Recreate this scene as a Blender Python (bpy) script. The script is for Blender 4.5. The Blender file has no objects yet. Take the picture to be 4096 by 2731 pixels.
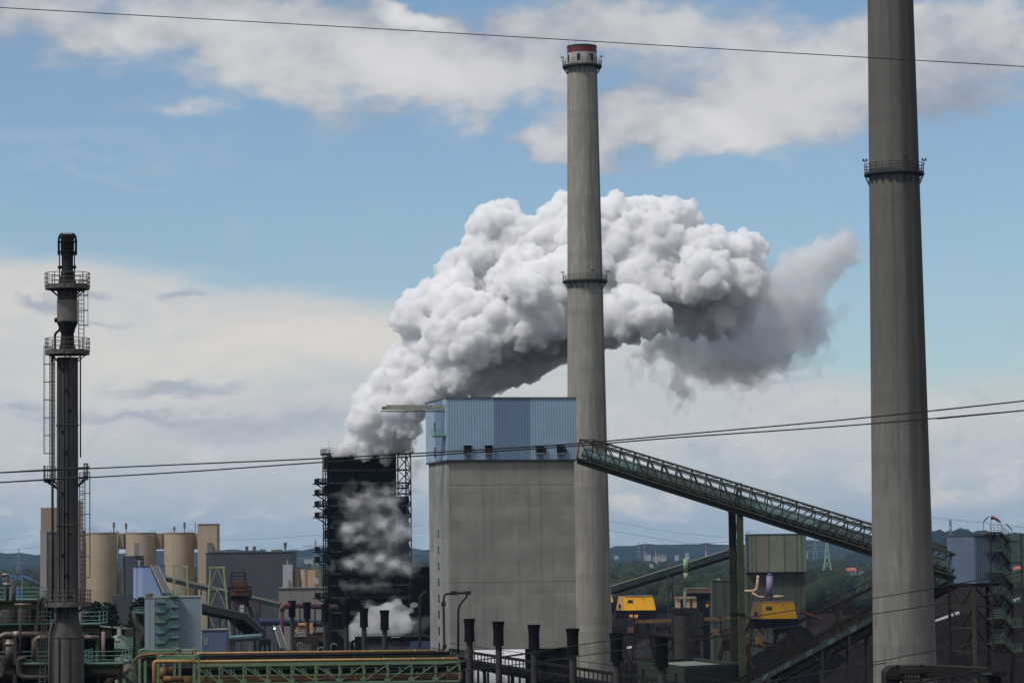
import bpy, bmesh, math, random
import numpy as np
from mathutils import Vector, Matrix, Euler

random.seed(7)
S = bpy.context.scene
COL = S.collection
rad = math.radians

# ------------------------------------------------------------------ camera
FPX, CXP, CYP = 11500.0, 2048.0, 1365.5          # focal length in photo pixels
PITCH, ROLL = math.atan(839.5 / 11500.0), 0.0118
CAM_H = 38.0
cam_d = bpy.data.cameras.new('camera')
cam = bpy.data.objects.new('camera', cam_d)
COL.objects.link(cam)
cam_d.sensor_width = 36.0
cam_d.lens = 36.0 * FPX / 4096.0
cam_d.clip_start, cam_d.clip_end = 1.0, 60000.0
CAM_M = Matrix.Rotation(math.pi / 2 + PITCH, 4, 'X') @ Matrix.Rotation(-ROLL, 4, 'Z')
cam.matrix_world = Matrix.Translation((0, 0, CAM_H)) @ CAM_M
S.camera = cam

# ------------------------------------------------------------------ sun, exposure
SUN_EL, SUN_AZ = rad(54), rad(-126)              # azimuth clockwise from +Y: sun on the left, a little behind the camera
sun_dir = Vector((math.sin(SUN_AZ) * math.cos(SUN_EL), math.cos(SUN_AZ) * math.cos(SUN_EL), math.sin(SUN_EL)))
sl = bpy.data.lights.new('sun', 'SUN')
sl.energy, sl.angle, sl.color = 2.7, rad(10), (1.0, 0.965, 0.92)
sun = bpy.data.objects.new('sun', sl)
COL.objects.link(sun)
sun.rotation_euler = sun_dir.to_track_quat('Z', 'Y').to_euler()
vs = S.view_settings
S.display_settings.display_device = 'sRGB'
vs.view_transform, vs.look, vs.gamma, vs.exposure = 'Standard', 'None', 1.0, 0.0
vs.use_curve_mapping = False
cy = S.cycles
cy.max_bounces, cy.diffuse_bounces, cy.glossy_bounces = 24, 3, 2
cy.transmission_bounces, cy.transparent_max_bounces, cy.volume_bounces = 2, 8, 18
cy.use_denoising = True
cy.denoiser = 'OPENIMAGEDENOISE'
cy.caustics_reflective = cy.caustics_refractive = False
cy.sample_clamp_indirect = 4.0

# ------------------------------------------------------------------ photo pixel -> world
_R, _U, _F = (CAM_M.to_3x3() @ Vector(v) for v in ((1, 0, 0), (0, 1, 0), (0, 0, -1)))
def P(px, py, d):
    """point at depth d (metres along +Y) seen at photo pixel (px, py)"""
    r = _F * FPX + _R * (px - CXP) - _U * (py - CYP)
    k = d / r.y
    return Vector((r.x * k, d, CAM_H + r.z * k))
def PZ(px, py, z):
    """point at height z seen at photo pixel"""
    r = _F * FPX + _R * (px - CXP) - _U * (py - CYP)
    k = (z - CAM_H) / r.z
    return Vector((r.x * k, r.y * k, z))
def AE(px, py):
    r = (_F * FPX + _R * (px - CXP) - _U * (py - CYP)).normalized()
    return math.atan2(r.x, r.y), math.asin(r.z)

# ------------------------------------------------------------------ shader helper
class N:
    """tiny expression wrapper round shader nodes"""
    def __init__(s, t, sock): s.t, s.s = t, sock
    def _m(s, op, *a, clamp=False):
        n = s.t.nodes.new('ShaderNodeMath'); n.operation = op; n.use_clamp = clamp
        for i, x in enumerate((s,) + a):
            if isinstance(x, N): s.t.links.new(x.s, n.inputs[i])
            else: n.inputs[i].default_value = x
        return N(s.t, n.outputs[0])
    def __add__(s, o): return s._m('ADD', o)
    __radd__ = __add__
    def __sub__(s, o): return s._m('SUBTRACT', o)
    def __rsub__(s, o): return (s * -1.0) + o
    def __mul__(s, o): return s._m('MULTIPLY', o)
    __rmul__ = __mul__
    def __truediv__(s, o): return s._m('DIVIDE', o)
    def pow(s, o): return s._m('POWER', o)
    def max(s, o): return s._m('MAXIMUM', o)
    def min(s, o): return s._m('MINIMUM', o)
    def clamp(s): return s._m('ADD', 0.0, clamp=True)
    def step(s, lo, hi, a=0.0, b=1.0, smooth=True):
        n = s.t.nodes.new('ShaderNodeMapRange'); n.interpolation_type = 'SMOOTHSTEP' if smooth else 'LINEAR'
        s.t.links.new(s.s, n.inputs[0])
        for i, x in enumerate((lo, hi, a, b)): n.inputs[i + 1].default_value = x
        return N(s.t, n.outputs[0])
def nnoise(t, vec, scale, detail=4.0, rough=0.5, dist=0.0):
    n = t.nodes.new('ShaderNodeTexNoise'); n.inputs['Scale'].default_value = scale
    n.inputs['Detail'].default_value = detail; n.inputs['Roughness'].default_value = rough; n.inputs['Distortion'].default_value = dist
    if vec is not None: t.links.new(vec, n.inputs['Vector'])
    return n
def nmap(t, vec, loc=(0, 0, 0), scale=(1, 1, 1), rot=(0, 0, 0)):
    n = t.nodes.new('ShaderNodeMapping')
    n.inputs['Location'].default_value, n.inputs['Scale'].default_value, n.inputs['Rotation'].default_value = loc, scale, rot
    t.links.new(vec, n.inputs['Vector'])
    return n.outputs[0]
def nmix(t, fac, a, b, blend='MIX'):
    n = t.nodes.new('ShaderNodeMix'); n.data_type = 'RGBA'; n.blend_type = blend; n.clamp_factor = True
    for sock, x in ((n.inputs[0], fac), (n.inputs[6], a), (n.inputs[7], b)):
        if isinstance(x, N): t.links.new(x.s, sock)
        elif isinstance(x, bpy.types.NodeSocket): t.links.new(x, sock)
        elif isinstance(x, (int, float)): sock.default_value = x
        else: sock.default_value = (*x, 1.0)
    return n.outputs[2]
def lin(c):
    return tuple((x / 255 / 12.92) if x <= 10 else ((x / 255 + 0.055) / 1.055) ** 2.4 for x in c)

# ------------------------------------------------------------------ world: daylight sky with broken cloud
W = bpy.data.worlds.new('World'); S.world = W; W.use_nodes = True
t = W.node_tree; t.nodes.clear()
SKY_STRENGTH = 0.1
sky = t.nodes.new('ShaderNodeTexSky'); sky.sky_type = 'NISHITA'; sky.sun_disc = False
sky.sun_elevation, sky.sun_rotation = SUN_EL, SUN_AZ
sky.altitude, sky.air_density, sky.dust_density, sky.ozone_density = 50, 1.0, 0.6, 1.5
tc = t.nodes.new('ShaderNodeTexCoord')
sx = t.nodes.new('ShaderNodeSeparateXYZ'); t.links.new(tc.outputs['Generated'], sx.inputs[0])
X_, Y_, Z_ = (N(t, sx.outputs[i]) for i in range(3))
AZ = X_._m('ARCTAN2', Y_) * 100.0                # hundredths of a radian: the frame is about 36 x 24 units
EL = Z_._m('ARCSINE') * 100.0
cb = t.nodes.new('ShaderNodeCombineXYZ'); t.links.new(AZ.s, cb.inputs[0]); t.links.new(EL.s, cb.inputs[1])
base = cb.outputs[0]
# wisps and lobes: warp the coordinates with two octaves of noise
def warp(vec, scale, amt, detail=5.0, stretch=(1, 1.6, 1)):
    nz = nnoise(t, nmap(t, vec, scale=stretch), scale, detail, 0.55)
    a = t.nodes.new('ShaderNodeVectorMath'); a.operation = 'SUBTRACT'; t.links.new(nz.outputs['Color'], a.inputs[0]); a.inputs[1].default_value = (.5, .5, .5)
    b = t.nodes.new('ShaderNodeVectorMath'); b.operation = 'MULTIPLY_ADD'; t.links.new(a.outputs[0], b.inputs[0])
    b.inputs[1].default_value = (amt, amt * .6, 0); t.links.new(vec, b.inputs[2])
    return b.outputs[0]
wv = warp(base, 0.22, 7.0)
K23 = 4096 / 2352
def lobe(vec, x, y, rx, ry, w, rot=0.0):
    az, el = AE(x * K23, y * K23)
    k = 100 * K23 / FPX
    m = t.nodes.new('ShaderNodeMapping'); m.vector_type = 'TEXTURE'
    m.inputs['Location'].default_value = (az * 100, el * 100, 0); m.inputs['Scale'].default_value = (rx * k * 1.5, ry * k * 1.5, 1)
    m.inputs['Rotation'].default_value = (0, 0, rot)
    t.links.new(vec, m.inputs['Vector'])
    g = t.nodes.new('ShaderNodeTexGradient'); g.gradient_type = 'SPHERICAL'; t.links.new(m.outputs[0], g.inputs[0])
    return N(t, g.outputs['Fac']) * w
def lobes(vec, L):
    c = None
    for a in L:
        q = lobe(vec, *a); c = q if c is None else c + q
    return c
CUM = [(40, 60, 190, 75, 1), (300, 120, 100, 60, .9), (430, 50, 270, 75, 1), (620, 130, 220, 85, 1), (850, 180, 280, 75, 1.3), (960, 110, 170, 70, 1),
       (950, 42, 85, 26, 1.6), (740, 90, 200, 80, .8), (1080, 150, 150, 90, .9), (1062, 283, 55, 30, .8), (430, 258, 100, 22, .5), (1300, 75, 230, 55, .9),
       (1500, 60, 220, 60, .9), (1230, 165, 120, 70, .8), (1250, 310, 70, 40, 1.0), (1400, 315, 190, 40, 1.3), (1600, 290, 150, 50, 1.3), (1700, 200, 170, 100, 1),
       (1850, 110, 190, 90, 1), (1850, 250, 210, 75, 1.0), (1480, 160, 120, 60, .55), (1340, 200, 90, 60, .5), (2080, 60, 130, 60, .6), (1330, 250, 90, 40, .6), (2000, 170, 150, 120, .9), (2180, 120, 150, 70, 1), (2330, 90, 120, 60, 1), (2160, 235, 110, 40, .7), (2300, 205, 130, 50, .7)]
cov = lobes(wv, CUM)
nz1 = N(t, nnoise(t, nmap(t, base, scale=(1, 1.7, 1)), 0.55, 7, 0.6).outputs['Fac'])
nz2 = N(t, nnoise(t, nmap(t, base, scale=(1, 1.5, 1)), 0.16, 4, 0.5).outputs['Fac'])
# beyond the frame cloud goes on unseen, thickened to grey the blue skylight
inside = AZ._m('ABSOLUTE').step(19.0, 24.0, 1.0, 0.0).min(EL.step(20.0, 25.0, 1.0, 0.0))
big = N(t, nnoise(t, tc.outputs['Generated'], 3.5, 6, 0.55).outputs['Fac']).step(.34, .56, 0, 1.3)
cov = cov * inside + big * (1.0 - inside)
a1 = (cov * 0.95 + (nz1 - .5) * 1.0).step(-.08, 0.95) * 0.95
shade1 = (cov * .35 + (nz2 - .5) * 2.2 + (nz1 - .5) * 1.1).step(-.4, .8)
CM = 1.0 / SKY_STRENGTH
cumcol = nmix(t, shade1, tuple(x * CM for x in lin((146, 156, 171))), tuple(x * CM for x in lin((208, 208, 209))))
hi = lobes(wv, [(950, 40, 75, 26, 1.3), (1640, 290, 90, 40, .8), (920, 150, 120, 50, .8), (600, 60, 150, 50, .5), (300, 120, 80, 50, .5)]).clamp()
cumcol = nmix(t, hi * 0.8, cumcol, tuple(x * CM for x in lin((226, 225, 225))))
# low bank: cream at its top, grey blue near the horizon
az0, el0 = AE(0, 600 * K23)
top = AZ.step(AE(0, 600)[0] * 100, AE(900 * K23, 600)[0] * 100, AE(0, 565 * K23)[1] * 100, AE(900 * K23, 685 * K23)[1] * 100, False)
top = top + AZ.step(AE(1250 * K23, 600)[0] * 100, AE(1900 * K23, 600)[0] * 100, 0.0, -2.6)
bn = N(t, nnoise(t, nmap(t, base, scale=(.35, 1.3, 1)), 0.5, 5, 0.5).outputs['Fac'])
bn2 = N(t, nnoise(t, nmap(t, wv, scale=(.3, 1.5, 1)), 0.45, 6, 0.55).outputs['Fac'])
softn = AZ.step(AE(1300 * K23, 600)[0] * 100, AE(1900 * K23, 600)[0] * 100, 1.0, 0.45)
a2 = ((top - EL) + (bn - .5) * 2.2).step(-0.35, 1.0) * (bn2.step(.28, .62, .72, .98)) * softn.max(EL.step(5.5, 8.0, 1.0, 0.0))
bankcol = nmix(t, EL.step(0.2, 4.5), tuple(x * CM for x in lin((160, 177, 192))), tuple(x * CM for x in lin((197, 200, 204))))
bankcol = nmix(t, EL.step(4.0, 10.5), bankcol, tuple(x * CM for x in lin((212, 209, 206))))
bn3 = N(t, nnoise(t, nmap(t, wv, scale=(.55, 1.6, 1)), 0.7, 7, 0.6).outputs['Fac'])
bankcol = nmix(t, bn3.step(.48, .72) * EL.step(7.0, 4.0) * .55, bankcol, tuple(x * CM for x in lin((218, 216, 214))))
bankcol = nmix(t, bn3.step(.46, .28) * EL.step(7.0, 4.0) * .45, bankcol, tuple(x * CM for x in lin((150, 168, 188))))
cream = (lobes(base, [(600, 800, 330, 60, 1.2), (330, 860, 260, 60, .9), (850, 760, 200, 60, .8), (150, 740, 200, 50, .6), (2190, 1150, 120, 18, .5)]) + lobes(warp(base, .9, 2.5), [(1440, 1155, 50, 22, 1.1), (1490, 1185, 60, 14, .6), (1560, 1150, 40, 12, .6), (2180, 1145, 60, 12, .7)]) + (bn2 - .5) * .8).clamp()
bankcol = nmix(t, cream * .75, bankcol, tuple(x * CM for x in lin((226, 218, 208))))
dk = lobes(warp(base, .8, 2.2), [(90, 692, 60, 16, 1.5), (225, 672, 30, 12, 1), (420, 676, 45, 12, 1.5), (60, 938, 60, 12, 1.2), (400, 895, 130, 18, 1.4), (300, 962, 200, 12, 1.1), (560, 985, 190, 28, .9), (235, 740, 50, 7, .8), (740, 955, 100, 20, .8), (1800, 868, 120, 6, .7)])
bankcol = nmix(t, (dk + (bn - .5) * .5).clamp() * .75, bankcol, tuple(x * CM for x in lin((158, 168, 182))))
tint = nmix(t, 1.0, sky.outputs[0], (0.83, 0.94, 1.03), 'MULTIPLY')
col = nmix(t, a1, tint, cumcol)
th = lobes(wv, [(120, 355, 330, 30, .5), (200, 408, 240, 8, .5), (2280, 800, 120, 10, .6)]).clamp()
col = nmix(t, th * .5, col, tuple(x * CM for x in lin((180, 192, 205))))
col = nmix(t, a2, col, bankcol)
bg = t.nodes.new('ShaderNodeBackground'); bg.inputs[1].default_value = SKY_STRENGTH; t.links.new(col, bg.inputs[0])
wo = t.nodes.new('ShaderNodeOutputWorld'); t.links.new(bg.outputs[0], wo.inputs[0])
W.cycles.sampling_method = 'MANUAL'; W.cycles.sample_map_resolution = 512

# ------------------------------------------------------------------ materials
KALB = 1.5                                      # seen colour under this light -> surface colour
MATS = {}
def mat(key, rgb, rough=.8, var=.18, scale=.35, metal=0.0, streak=0.0, bump=0.0, raw=False, lift=0.0, rust=0.0, sat=.76):
    if key in MATS: return MATS[key]
    m = bpy.data.materials.new(key); m.use_nodes = True; MATS[key] = m
    t = m.node_tree; b = t.nodes['Principled BSDF']
    c = np.array(lin(rgb)); c = (c * sat + c.mean() * (1 - sat)) * np.array((1.02, 1.0, .965)) * (1.0 if raw else KALB); c = np.minimum(c, .85)
    tc = t.nodes.new('ShaderNodeTexCoord'); o = tc.outputs['Object']
    n1 = N(t, nnoise(t, o, scale, 6, .6).outputs['Fac'])
    colr = nmix(t, n1.step(.3, .7), tuple(c * (1 - var)), tuple(np.minimum(c * (1 + var), .9)))
    if streak:
        n2 = N(t, nnoise(t, nmap(t, o, scale=(1, 1, .035)), 1.3, 5, .6).outputs['Fac'])
        n3 = N(t, nnoise(t, o, .08, 3, .5).outputs['Fac'])
        colr = nmix(t, n2.step(.48, .72) * n3.step(.35, .6, .3, 1.0) * streak, colr, tuple(c * .45))
    if lift:
        # horizontal pour lifts
        sp = t.nodes.new('ShaderNodeSeparateXYZ'); t.links.new(o, sp.inputs[0])
        z = (N(t, sp.outputs[2]) + (N(t, nnoise(t, o, .12, 3, .5).outputs['Fac']) - .5) * 1.2) / lift
        fl = z._m('FLOOR')
        wn = t.nodes.new('ShaderNodeTexWhiteNoise'); wn.noise_dimensions = '1D'; t.links.new(fl.s, wn.inputs['W'])
        colr = nmix(t, N(t, wn.outputs[0]) * .22, colr, tuple(c * .5))
        colr = nmix(t, z._m('FRACT').step(.0, .05, .3, 0.0), colr, tuple(c * .5))
    if rust:
        n4 = N(t, nnoise(t, o, scale * 2.3, 6, .65).outputs['Fac'])
        colr = nmix(t, n4.step(.52, .7) * rust, colr, (.085, .04, .022))
    t.links.new(colr, b.inputs['Base Color'])
    rr = n1.step(.2, .8, max(rough - .1, .05), min(rough + .1, 1)); t.links.new(rr.s, b.inputs['Roughness'])
    b.inputs['Metallic'].default_value = metal
    b.inputs['Specular IOR Level'].default_value = .3 if rough < .75 else (.12 if rough < .93 else 0.0)
    if bump:
        bp = t.nodes.new('ShaderNodeBump'); bp.inputs['Strength'].default_value = bump; bp.inputs['Distance'].default_value = .05
        nb = nnoise(t, o, 2.5, 6, .6); t.links.new(nb.outputs['Fac'], bp.inputs['Height']); t.links.new(bp.outputs[0], b.inputs['Normal'])
    return m

# ------------------------------------------------------------------ mesh helper
def V(*a): return Vector(a)
class MB:
    def __init__(s): s.v, s.f, s.n = [], [], 0
    def add(s, vs, fs):
        s.v += [tuple(p) for p in vs]; s.f += [tuple(i + s.n for i in f) for f in fs]; s.n += len(vs); return s
    def hexa(s, p):          # 8 points: bottom 0-3 ccw, top 4-7
        return s.add(p, [(3, 2, 1, 0), (4, 5, 6, 7), (0, 1, 5, 4), (1, 2, 6, 5), (2, 3, 7, 6), (3, 0, 4, 7)])
    def box(s, c, sz, yaw=0.0):
        c = Vector(c); hx, hy, hz = (x / 2 for x in sz); ca, sa = math.cos(yaw), math.sin(yaw)
        q = [(-hx, -hy), (hx, -hy), (hx, hy), (-hx, hy)]
        return s.hexa([(c.x + x * ca - y * sa, c.y + x * sa + y * ca, c.z + z) for z in (-hz, hz) for x, y in q])
    def beam(s, a, b, w, h=None, up=(0, 0, 1)):
        a, b = Vector(a), Vector(b); h = h or w; d = (b - a)
        if d.length < 1e-6: return s
        d.normalize(); u = Vector(up)
        if abs(d.dot(u)) > .98: u = Vector((0, 1, 0))
        x = d.cross(u).normalized(); y = x.cross(d)
        q = [x * sx * w / 2 + y * sy * h / 2 for sx, sy in ((-1, -1), (1, -1), (1, 1), (-1, 1))]
        return s.hexa([a + k for k in q] + [b + k for k in q])
    def tube(s, pts, r, n=8, caps=True):
        pts = [Vector(p) for p in pts]; rs = r if isinstance(r, (list, tuple)) else [r] * len(pts)
        vs, fs = [], []; px = None
        for i, p in enumerate(pts):
            d = (pts[min(i + 1, len(pts) - 1)] - pts[max(i - 1, 0)]).normalized()
            if px is None:
                u = Vector((0, 0, 1)) if abs(d.z) < .95 else Vector((0, 1, 0)); px = d.cross(u).normalized()
            px = (px - d * px.dot(d)).normalized(); py = d.cross(px)
            for k in range(n):
                a = 2 * math.pi * k / n; vs.append(p + (px * math.cos(a) + py * math.sin(a)) * rs[i])
        for i in range(len(pts) - 1):
            for k in range(n):
                k2 = (k + 1) % n; fs.append((i * n + k, i * n + k2, (i + 1) * n + k2, (i + 1) * n + k))
        if caps: fs.append(tuple(reversed(range(n)))); fs.append(tuple((len(pts) - 1) * n + k for k in range(n)))
        return s.add(vs, fs)
    def lathe(s, c, prof, n=32, closed=False, a0=0.0, a1=2 * math.pi):
        c = Vector(c); full = abs(a1 - a0 - 2 * math.pi) < 1e-6; m = n if full else n + 1
        vs = [(c.x + r * math.cos(a0 + (a1 - a0) * k / n), c.y + r * math.sin(a0 + (a1 - a0) * k / n), c.z + z) for r, z in prof for k in range(m)]
        fs = []
        for i in range(len(prof) - 1 + (1 if closed else 0)):
            j = (i + 1) % len(prof)
            for k in range(n):
                k2 = (k + 1) % m; fs.append((i * m + k, i * m + k2, j * m + k2, j * m + k))
        return s.add(vs, fs)
    def prism(s, poly, z0, z1):
        n = len(poly); a = sum(poly[i][0] * poly[(i + 1) % n][1] - poly[(i + 1) % n][0] * poly[i][1] for i in range(n))
        if a < 0: poly = poly[::-1]
        vs = [(x, y, z0) for x, y in poly] + [(x, y, z1) for x, y in poly]
        return s.add(vs, [tuple(reversed(range(n))), tuple(range(n, 2 * n))] + [(i, (i + 1) % n, n + (i + 1) % n, n + i) for i in range(n)])
    def corrug(s, a, b, z0, z1, out, pitch=.45, depth=.07):
        """a ribbed sheet wall from a to b (xy), facing 'out'"""
        a, b = Vector(a), Vector(b); L = (b - a).length; n = max(2, int(round(L / pitch))); d = (b - a) / n; o = Vector(out).normalized() * depth
        pr = []
        for i in range(n):
            for f, k in ((0, 0), (.35, 0), (.5, 1), (.85, 1)): pr.append(a + d * (i + f) + o * k)
        pr.append(b)
        m = len(pr)
        vs = [(p.x, p.y, z) for z in (z0, z1) for p in pr]
        return s.add(vs, [(i, i + 1, m + i + 1, m + i) for i in range(m - 1)])
    def build(s, name, m, parent=None, smooth=False, at=None):
        off = Vector((0, 0, 0))
        if parent is not None:
            r = parent; off = off + r.location
            while r.parent: r = r.parent; off = off + r.location
        loc = Vector(at) if at is not None else None
        sub = loc if loc is not None else off
        me = bpy.data.meshes.new(name)
        me.from_pydata([(x - sub.x, y - sub.y, z - sub.z) for x, y, z in s.v], [], s.f); me.update()
        if smooth: me.polygons.foreach_set('use_smooth', [True] * len(me.polygons)); me.update()
        me.materials.append(m)
        o = bpy.data.objects.new(name, me); COL.objects.link(o)
        if parent is not None: o.parent = parent
        if loc is not None: o.location = loc - off
        return o
def smooth_by_angle(o, ang=40):
    me = o.data
    me.polygons.foreach_set('use_smooth', [True] * len(me.polygons))
    bm = bmesh.new(); bm.from_mesh(me)
    for e in bm.edges:
        if len(e.link_faces) == 2 and e.calc_face_angle(0) > rad(ang): e.smooth = False
    bm.to_mesh(me); bm.free()
    return o
def tag(o, label=None, cat=None, group=None, kind=None):
    for k, v in (('label', label), ('category', cat), ('group', group), ('kind', kind)):
        if v: o[k] = v
    return o
def thing(name, loc, label, cat, group=None):
    o = bpy.data.objects.new(name, None); COL.objects.link(o); o.location = Vector(loc); o.empty_display_size = .5
    return tag(o, label, cat, group)
def link_copy(src, parent, loc, rotz=0.0, rot=None):
    o = src.copy(); COL.objects.link(o); o.parent = parent; o.location = loc
    o.rotation_euler = rot if rot is not None else (0, 0, rotz)
    return o
def copy_tree(o, parent=None):
    c = o.copy(); COL.objects.link(c); c.parent = parent
    for ch in list(o.children): copy_tree(ch, c)
    return c
def root_off(p):
    r = p; off = r.location.copy()
    while r.parent: r = r.parent; off = off + r.location
    return off
def railing(parent, pts, m, h=1.1, closed=False, spacing=1.3, r=.03, rails=(1.0, .66, .33), posts=True, toe=True):
    """handrails along a deck edge (one part) and single posts (sub-parts) under the deck part 'parent'"""
    pts = [Vector(p) for p in pts]; L = pts + ([pts[0]] if closed else [])
    mb = MB()
    for k in rails:
        for a, b in zip(L, L[1:]): mb.beam(a + V(0, 0, h * k), b + V(0, 0, h * k), r * 2)
    if toe:
        for a, b in zip(L, L[1:]): mb.beam(a + V(0, 0, .08), b + V(0, 0, .08), r, .16)
    pp = []
    for a, b in zip(L, L[1:]):
        n = max(1, int(round((b - a).length / spacing)))
        pp += [a + (b - a) * i / n for i in range(n)]
    if not closed: pp.append(L[-1])
    if posts == 'join':
        for p in pp: mb.beam(p, p + V(0, 0, h), r * 2)
    mb.build('handrail', m, parent)
    if posts is True:
        off = root_off(parent)
        pm = MB().beam((0, 0, 0), (0, 0, h), r * 2.2); first = None
        for p in pp:
            if first is None:
                first = pm.build('railing_post', m, parent, at=(0, 0, 0)); first.location = p - off
            else: link_copy(first, parent, p - off)
def ladder(parent, a, b, m, side=(1, 0, 0), w=.5, step=.4, cage=True, out=(0, -1, 0), name='ladder'):
    a, b = Vector(a), Vector(b); s = Vector(side).normalized() * w / 2; mb = MB()
    for k in (-1, 1): mb.beam(a + s * k, b + s * k, .07)
    n = int((b - a).length / step)
    for i in range(n):
        p = a + (b - a) * (i + .5) / n; mb.beam(p - s, p + s, .045)
    lad = mb.build(name, m, parent)
    if cage:
        o = Vector(out).normalized(); mb = MB(); d = (b - a).normalized(); n = max(2, int((b - a).length / 1.8))
        def ring(p): return [p - s, p - s * 1.3 + o * .35, p + o * .7, p + s * 1.3 + o * .35, p + s]
        st = a + d * 2.2
        for i in range(n + 1):
            q = ring(st + (b - st) * i / n)
            for u, v in zip(q, q[1:]): mb.beam(u, v, .05, .07)
        for k in range(1, 4):
            mb.beam(ring(st)[k], ring(b)[k], .04)
        mb.build('ladder_cage', m, lad)
    return lad
def front_box(mb, px0, px1, pyt, d, dep, zb=0.0, pyb=None, yaw=0.0):
    """box whose front face stands at depth d between two photo columns"""
    a, b = P(px0, pyt, d), P(px1, pyt, d); z1 = (a.z + b.z) / 2
    z0 = zb if pyb is None else P((px0 + px1) / 2, pyb, d).z
    w = (b.x - a.x) / math.cos(yaw) if yaw else b.x - a.x
    ca, sa = math.cos(yaw), math.sin(yaw)
    q = [(a.x, d), (a.x + w * ca, d + w * sa), (a.x + w * ca - dep * sa, d + w * sa + dep * ca), (a.x - dep * sa, d + dep * ca)]
    mb.prism(q, z0, z1); return q, z0, z1

# ------------------------------------------------------------------ steam (volumes in lobed closed meshes)
def vol_mat(key, col, dens, aniso=0.0):
    m = bpy.data.materials.new(key); m.use_nodes = True; t = m.node_tree; t.nodes.clear()
    v = t.nodes.new('ShaderNodeVolumePrincipled'); v.inputs['Color'].default_value = (*col, 1); v.inputs['Density'].default_value = dens
    v.inputs['Anisotropy'].default_value = aniso
    o = t.nodes.new('ShaderNodeOutputMaterial'); t.links.new(v.outputs[0], o.inputs['Volume'])
    return m
def ico(sub):
    bm = bmesh.new(); bmesh.ops.create_icosphere(bm, subdivisions=sub, radius=1.0)
    bm.verts.ensure_lookup_table(); v = np.array([p.co[:] for p in bm.verts]); f = np.array([[q.index for q in p.verts] for p in bm.faces]); bm.free(); return v, f
ICO = {k: ico(k) for k in (1, 2, 3)}
def drop_islands(me, keep):
    """throw away detached crumbs of fewer than 'keep' points"""
    n = len(me.vertices); e = np.empty(len(me.edges) * 2, np.int32); me.edges.foreach_get('vertices', e); e = e.reshape(-1, 2); lab = np.arange(n)
    while True:
        m = np.minimum(lab[e[:, 0]], lab[e[:, 1]]); old = lab.copy()
        np.minimum.at(lab, e[:, 0], m); np.minimum.at(lab, e[:, 1], m); lab = lab[lab]
        if (lab == old).all(): break
    cnt = np.bincount(lab, minlength=n); bad = cnt[lab] < keep
    if bad.any():
        bm = bmesh.new(); bm.from_mesh(me); bm.verts.ensure_lookup_table()
        bmesh.ops.delete(bm, geom=[bm.verts[i] for i in np.nonzero(bad)[0]], context='VERTS'); bm.to_mesh(me); bm.free()
def puff_mesh(name, spheres, voxel, m, disp=(), smooth=2, keep=60):
    """union of spheres (c, r, squash) -> remeshed, displaced closed surface"""
    vs, fs, n = [], [], 0
    for c, r, sub in spheres:
        v, f = ICO[sub]; vs.append(v * np.array(r if isinstance(r, (tuple, list)) else (r, r, r)) + np.array(c)); fs.append(f + n); n += len(v)
    vs, fs = np.concatenate(vs), np.concatenate(fs)
    me = bpy.data.meshes.new(name); me.vertices.add(len(vs)); me.vertices.foreach_set('co', vs.astype(np.float32).ravel())
    me.loops.add(fs.size); me.loops.foreach_set('vertex_index', fs.astype(np.int32).ravel())
    me.polygons.add(len(fs)); me.polygons.foreach_set('loop_start', np.arange(0, fs.size, 3, dtype=np.int32)); me.update(calc_edges=True)
    o = bpy.data.objects.new(name, me); COL.objects.link(o)
    r = o.modifiers.new('r', 'REMESH'); r.mode = 'VOXEL'; r.voxel_size = voxel
    if smooth:
        s = o.modifiers.new('s', 'SMOOTH'); s.factor = .5; s.iterations = smooth
    for i, (size, strength, kind) in enumerate(disp):
        tx = bpy.data.textures.new(name + str(i), kind); tx.noise_scale = size
        if kind == 'CLOUDS': tx.noise_depth = 4; tx.noise_type = 'SOFT_NOISE'
        dm = o.modifiers.new('d', 'DISPLACE'); dm.texture = tx; dm.strength = strength; dm.mid_level = .5; dm.texture_coords = 'GLOBAL'
    if disp:
        r = o.modifiers.new('r2', 'REMESH'); r.mode = 'VOXEL'; r.voxel_size = voxel
    dg = bpy.context.evaluated_depsgraph_get(); dg.update()
    new = bpy.data.meshes.new_from_object(o.evaluated_get(dg)); o.modifiers.clear(); o.data = new; bpy.data.meshes.remove(me)
    drop_islands(new, keep)
    new.materials.clear(); new.materials.append(m); new.name = name
    new.polygons.foreach_set('use_smooth', [True] * len(new.polygons)); new.update()
    return o
DP = 765.0
def Z5(x, y, dd=0.0):                            # tracing units of the plume -> world
    return P(x / 1.0226 + 1300, y / 1.0226 + 700, DP + dd)
MZ = DP / FPX / 1.0226
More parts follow.
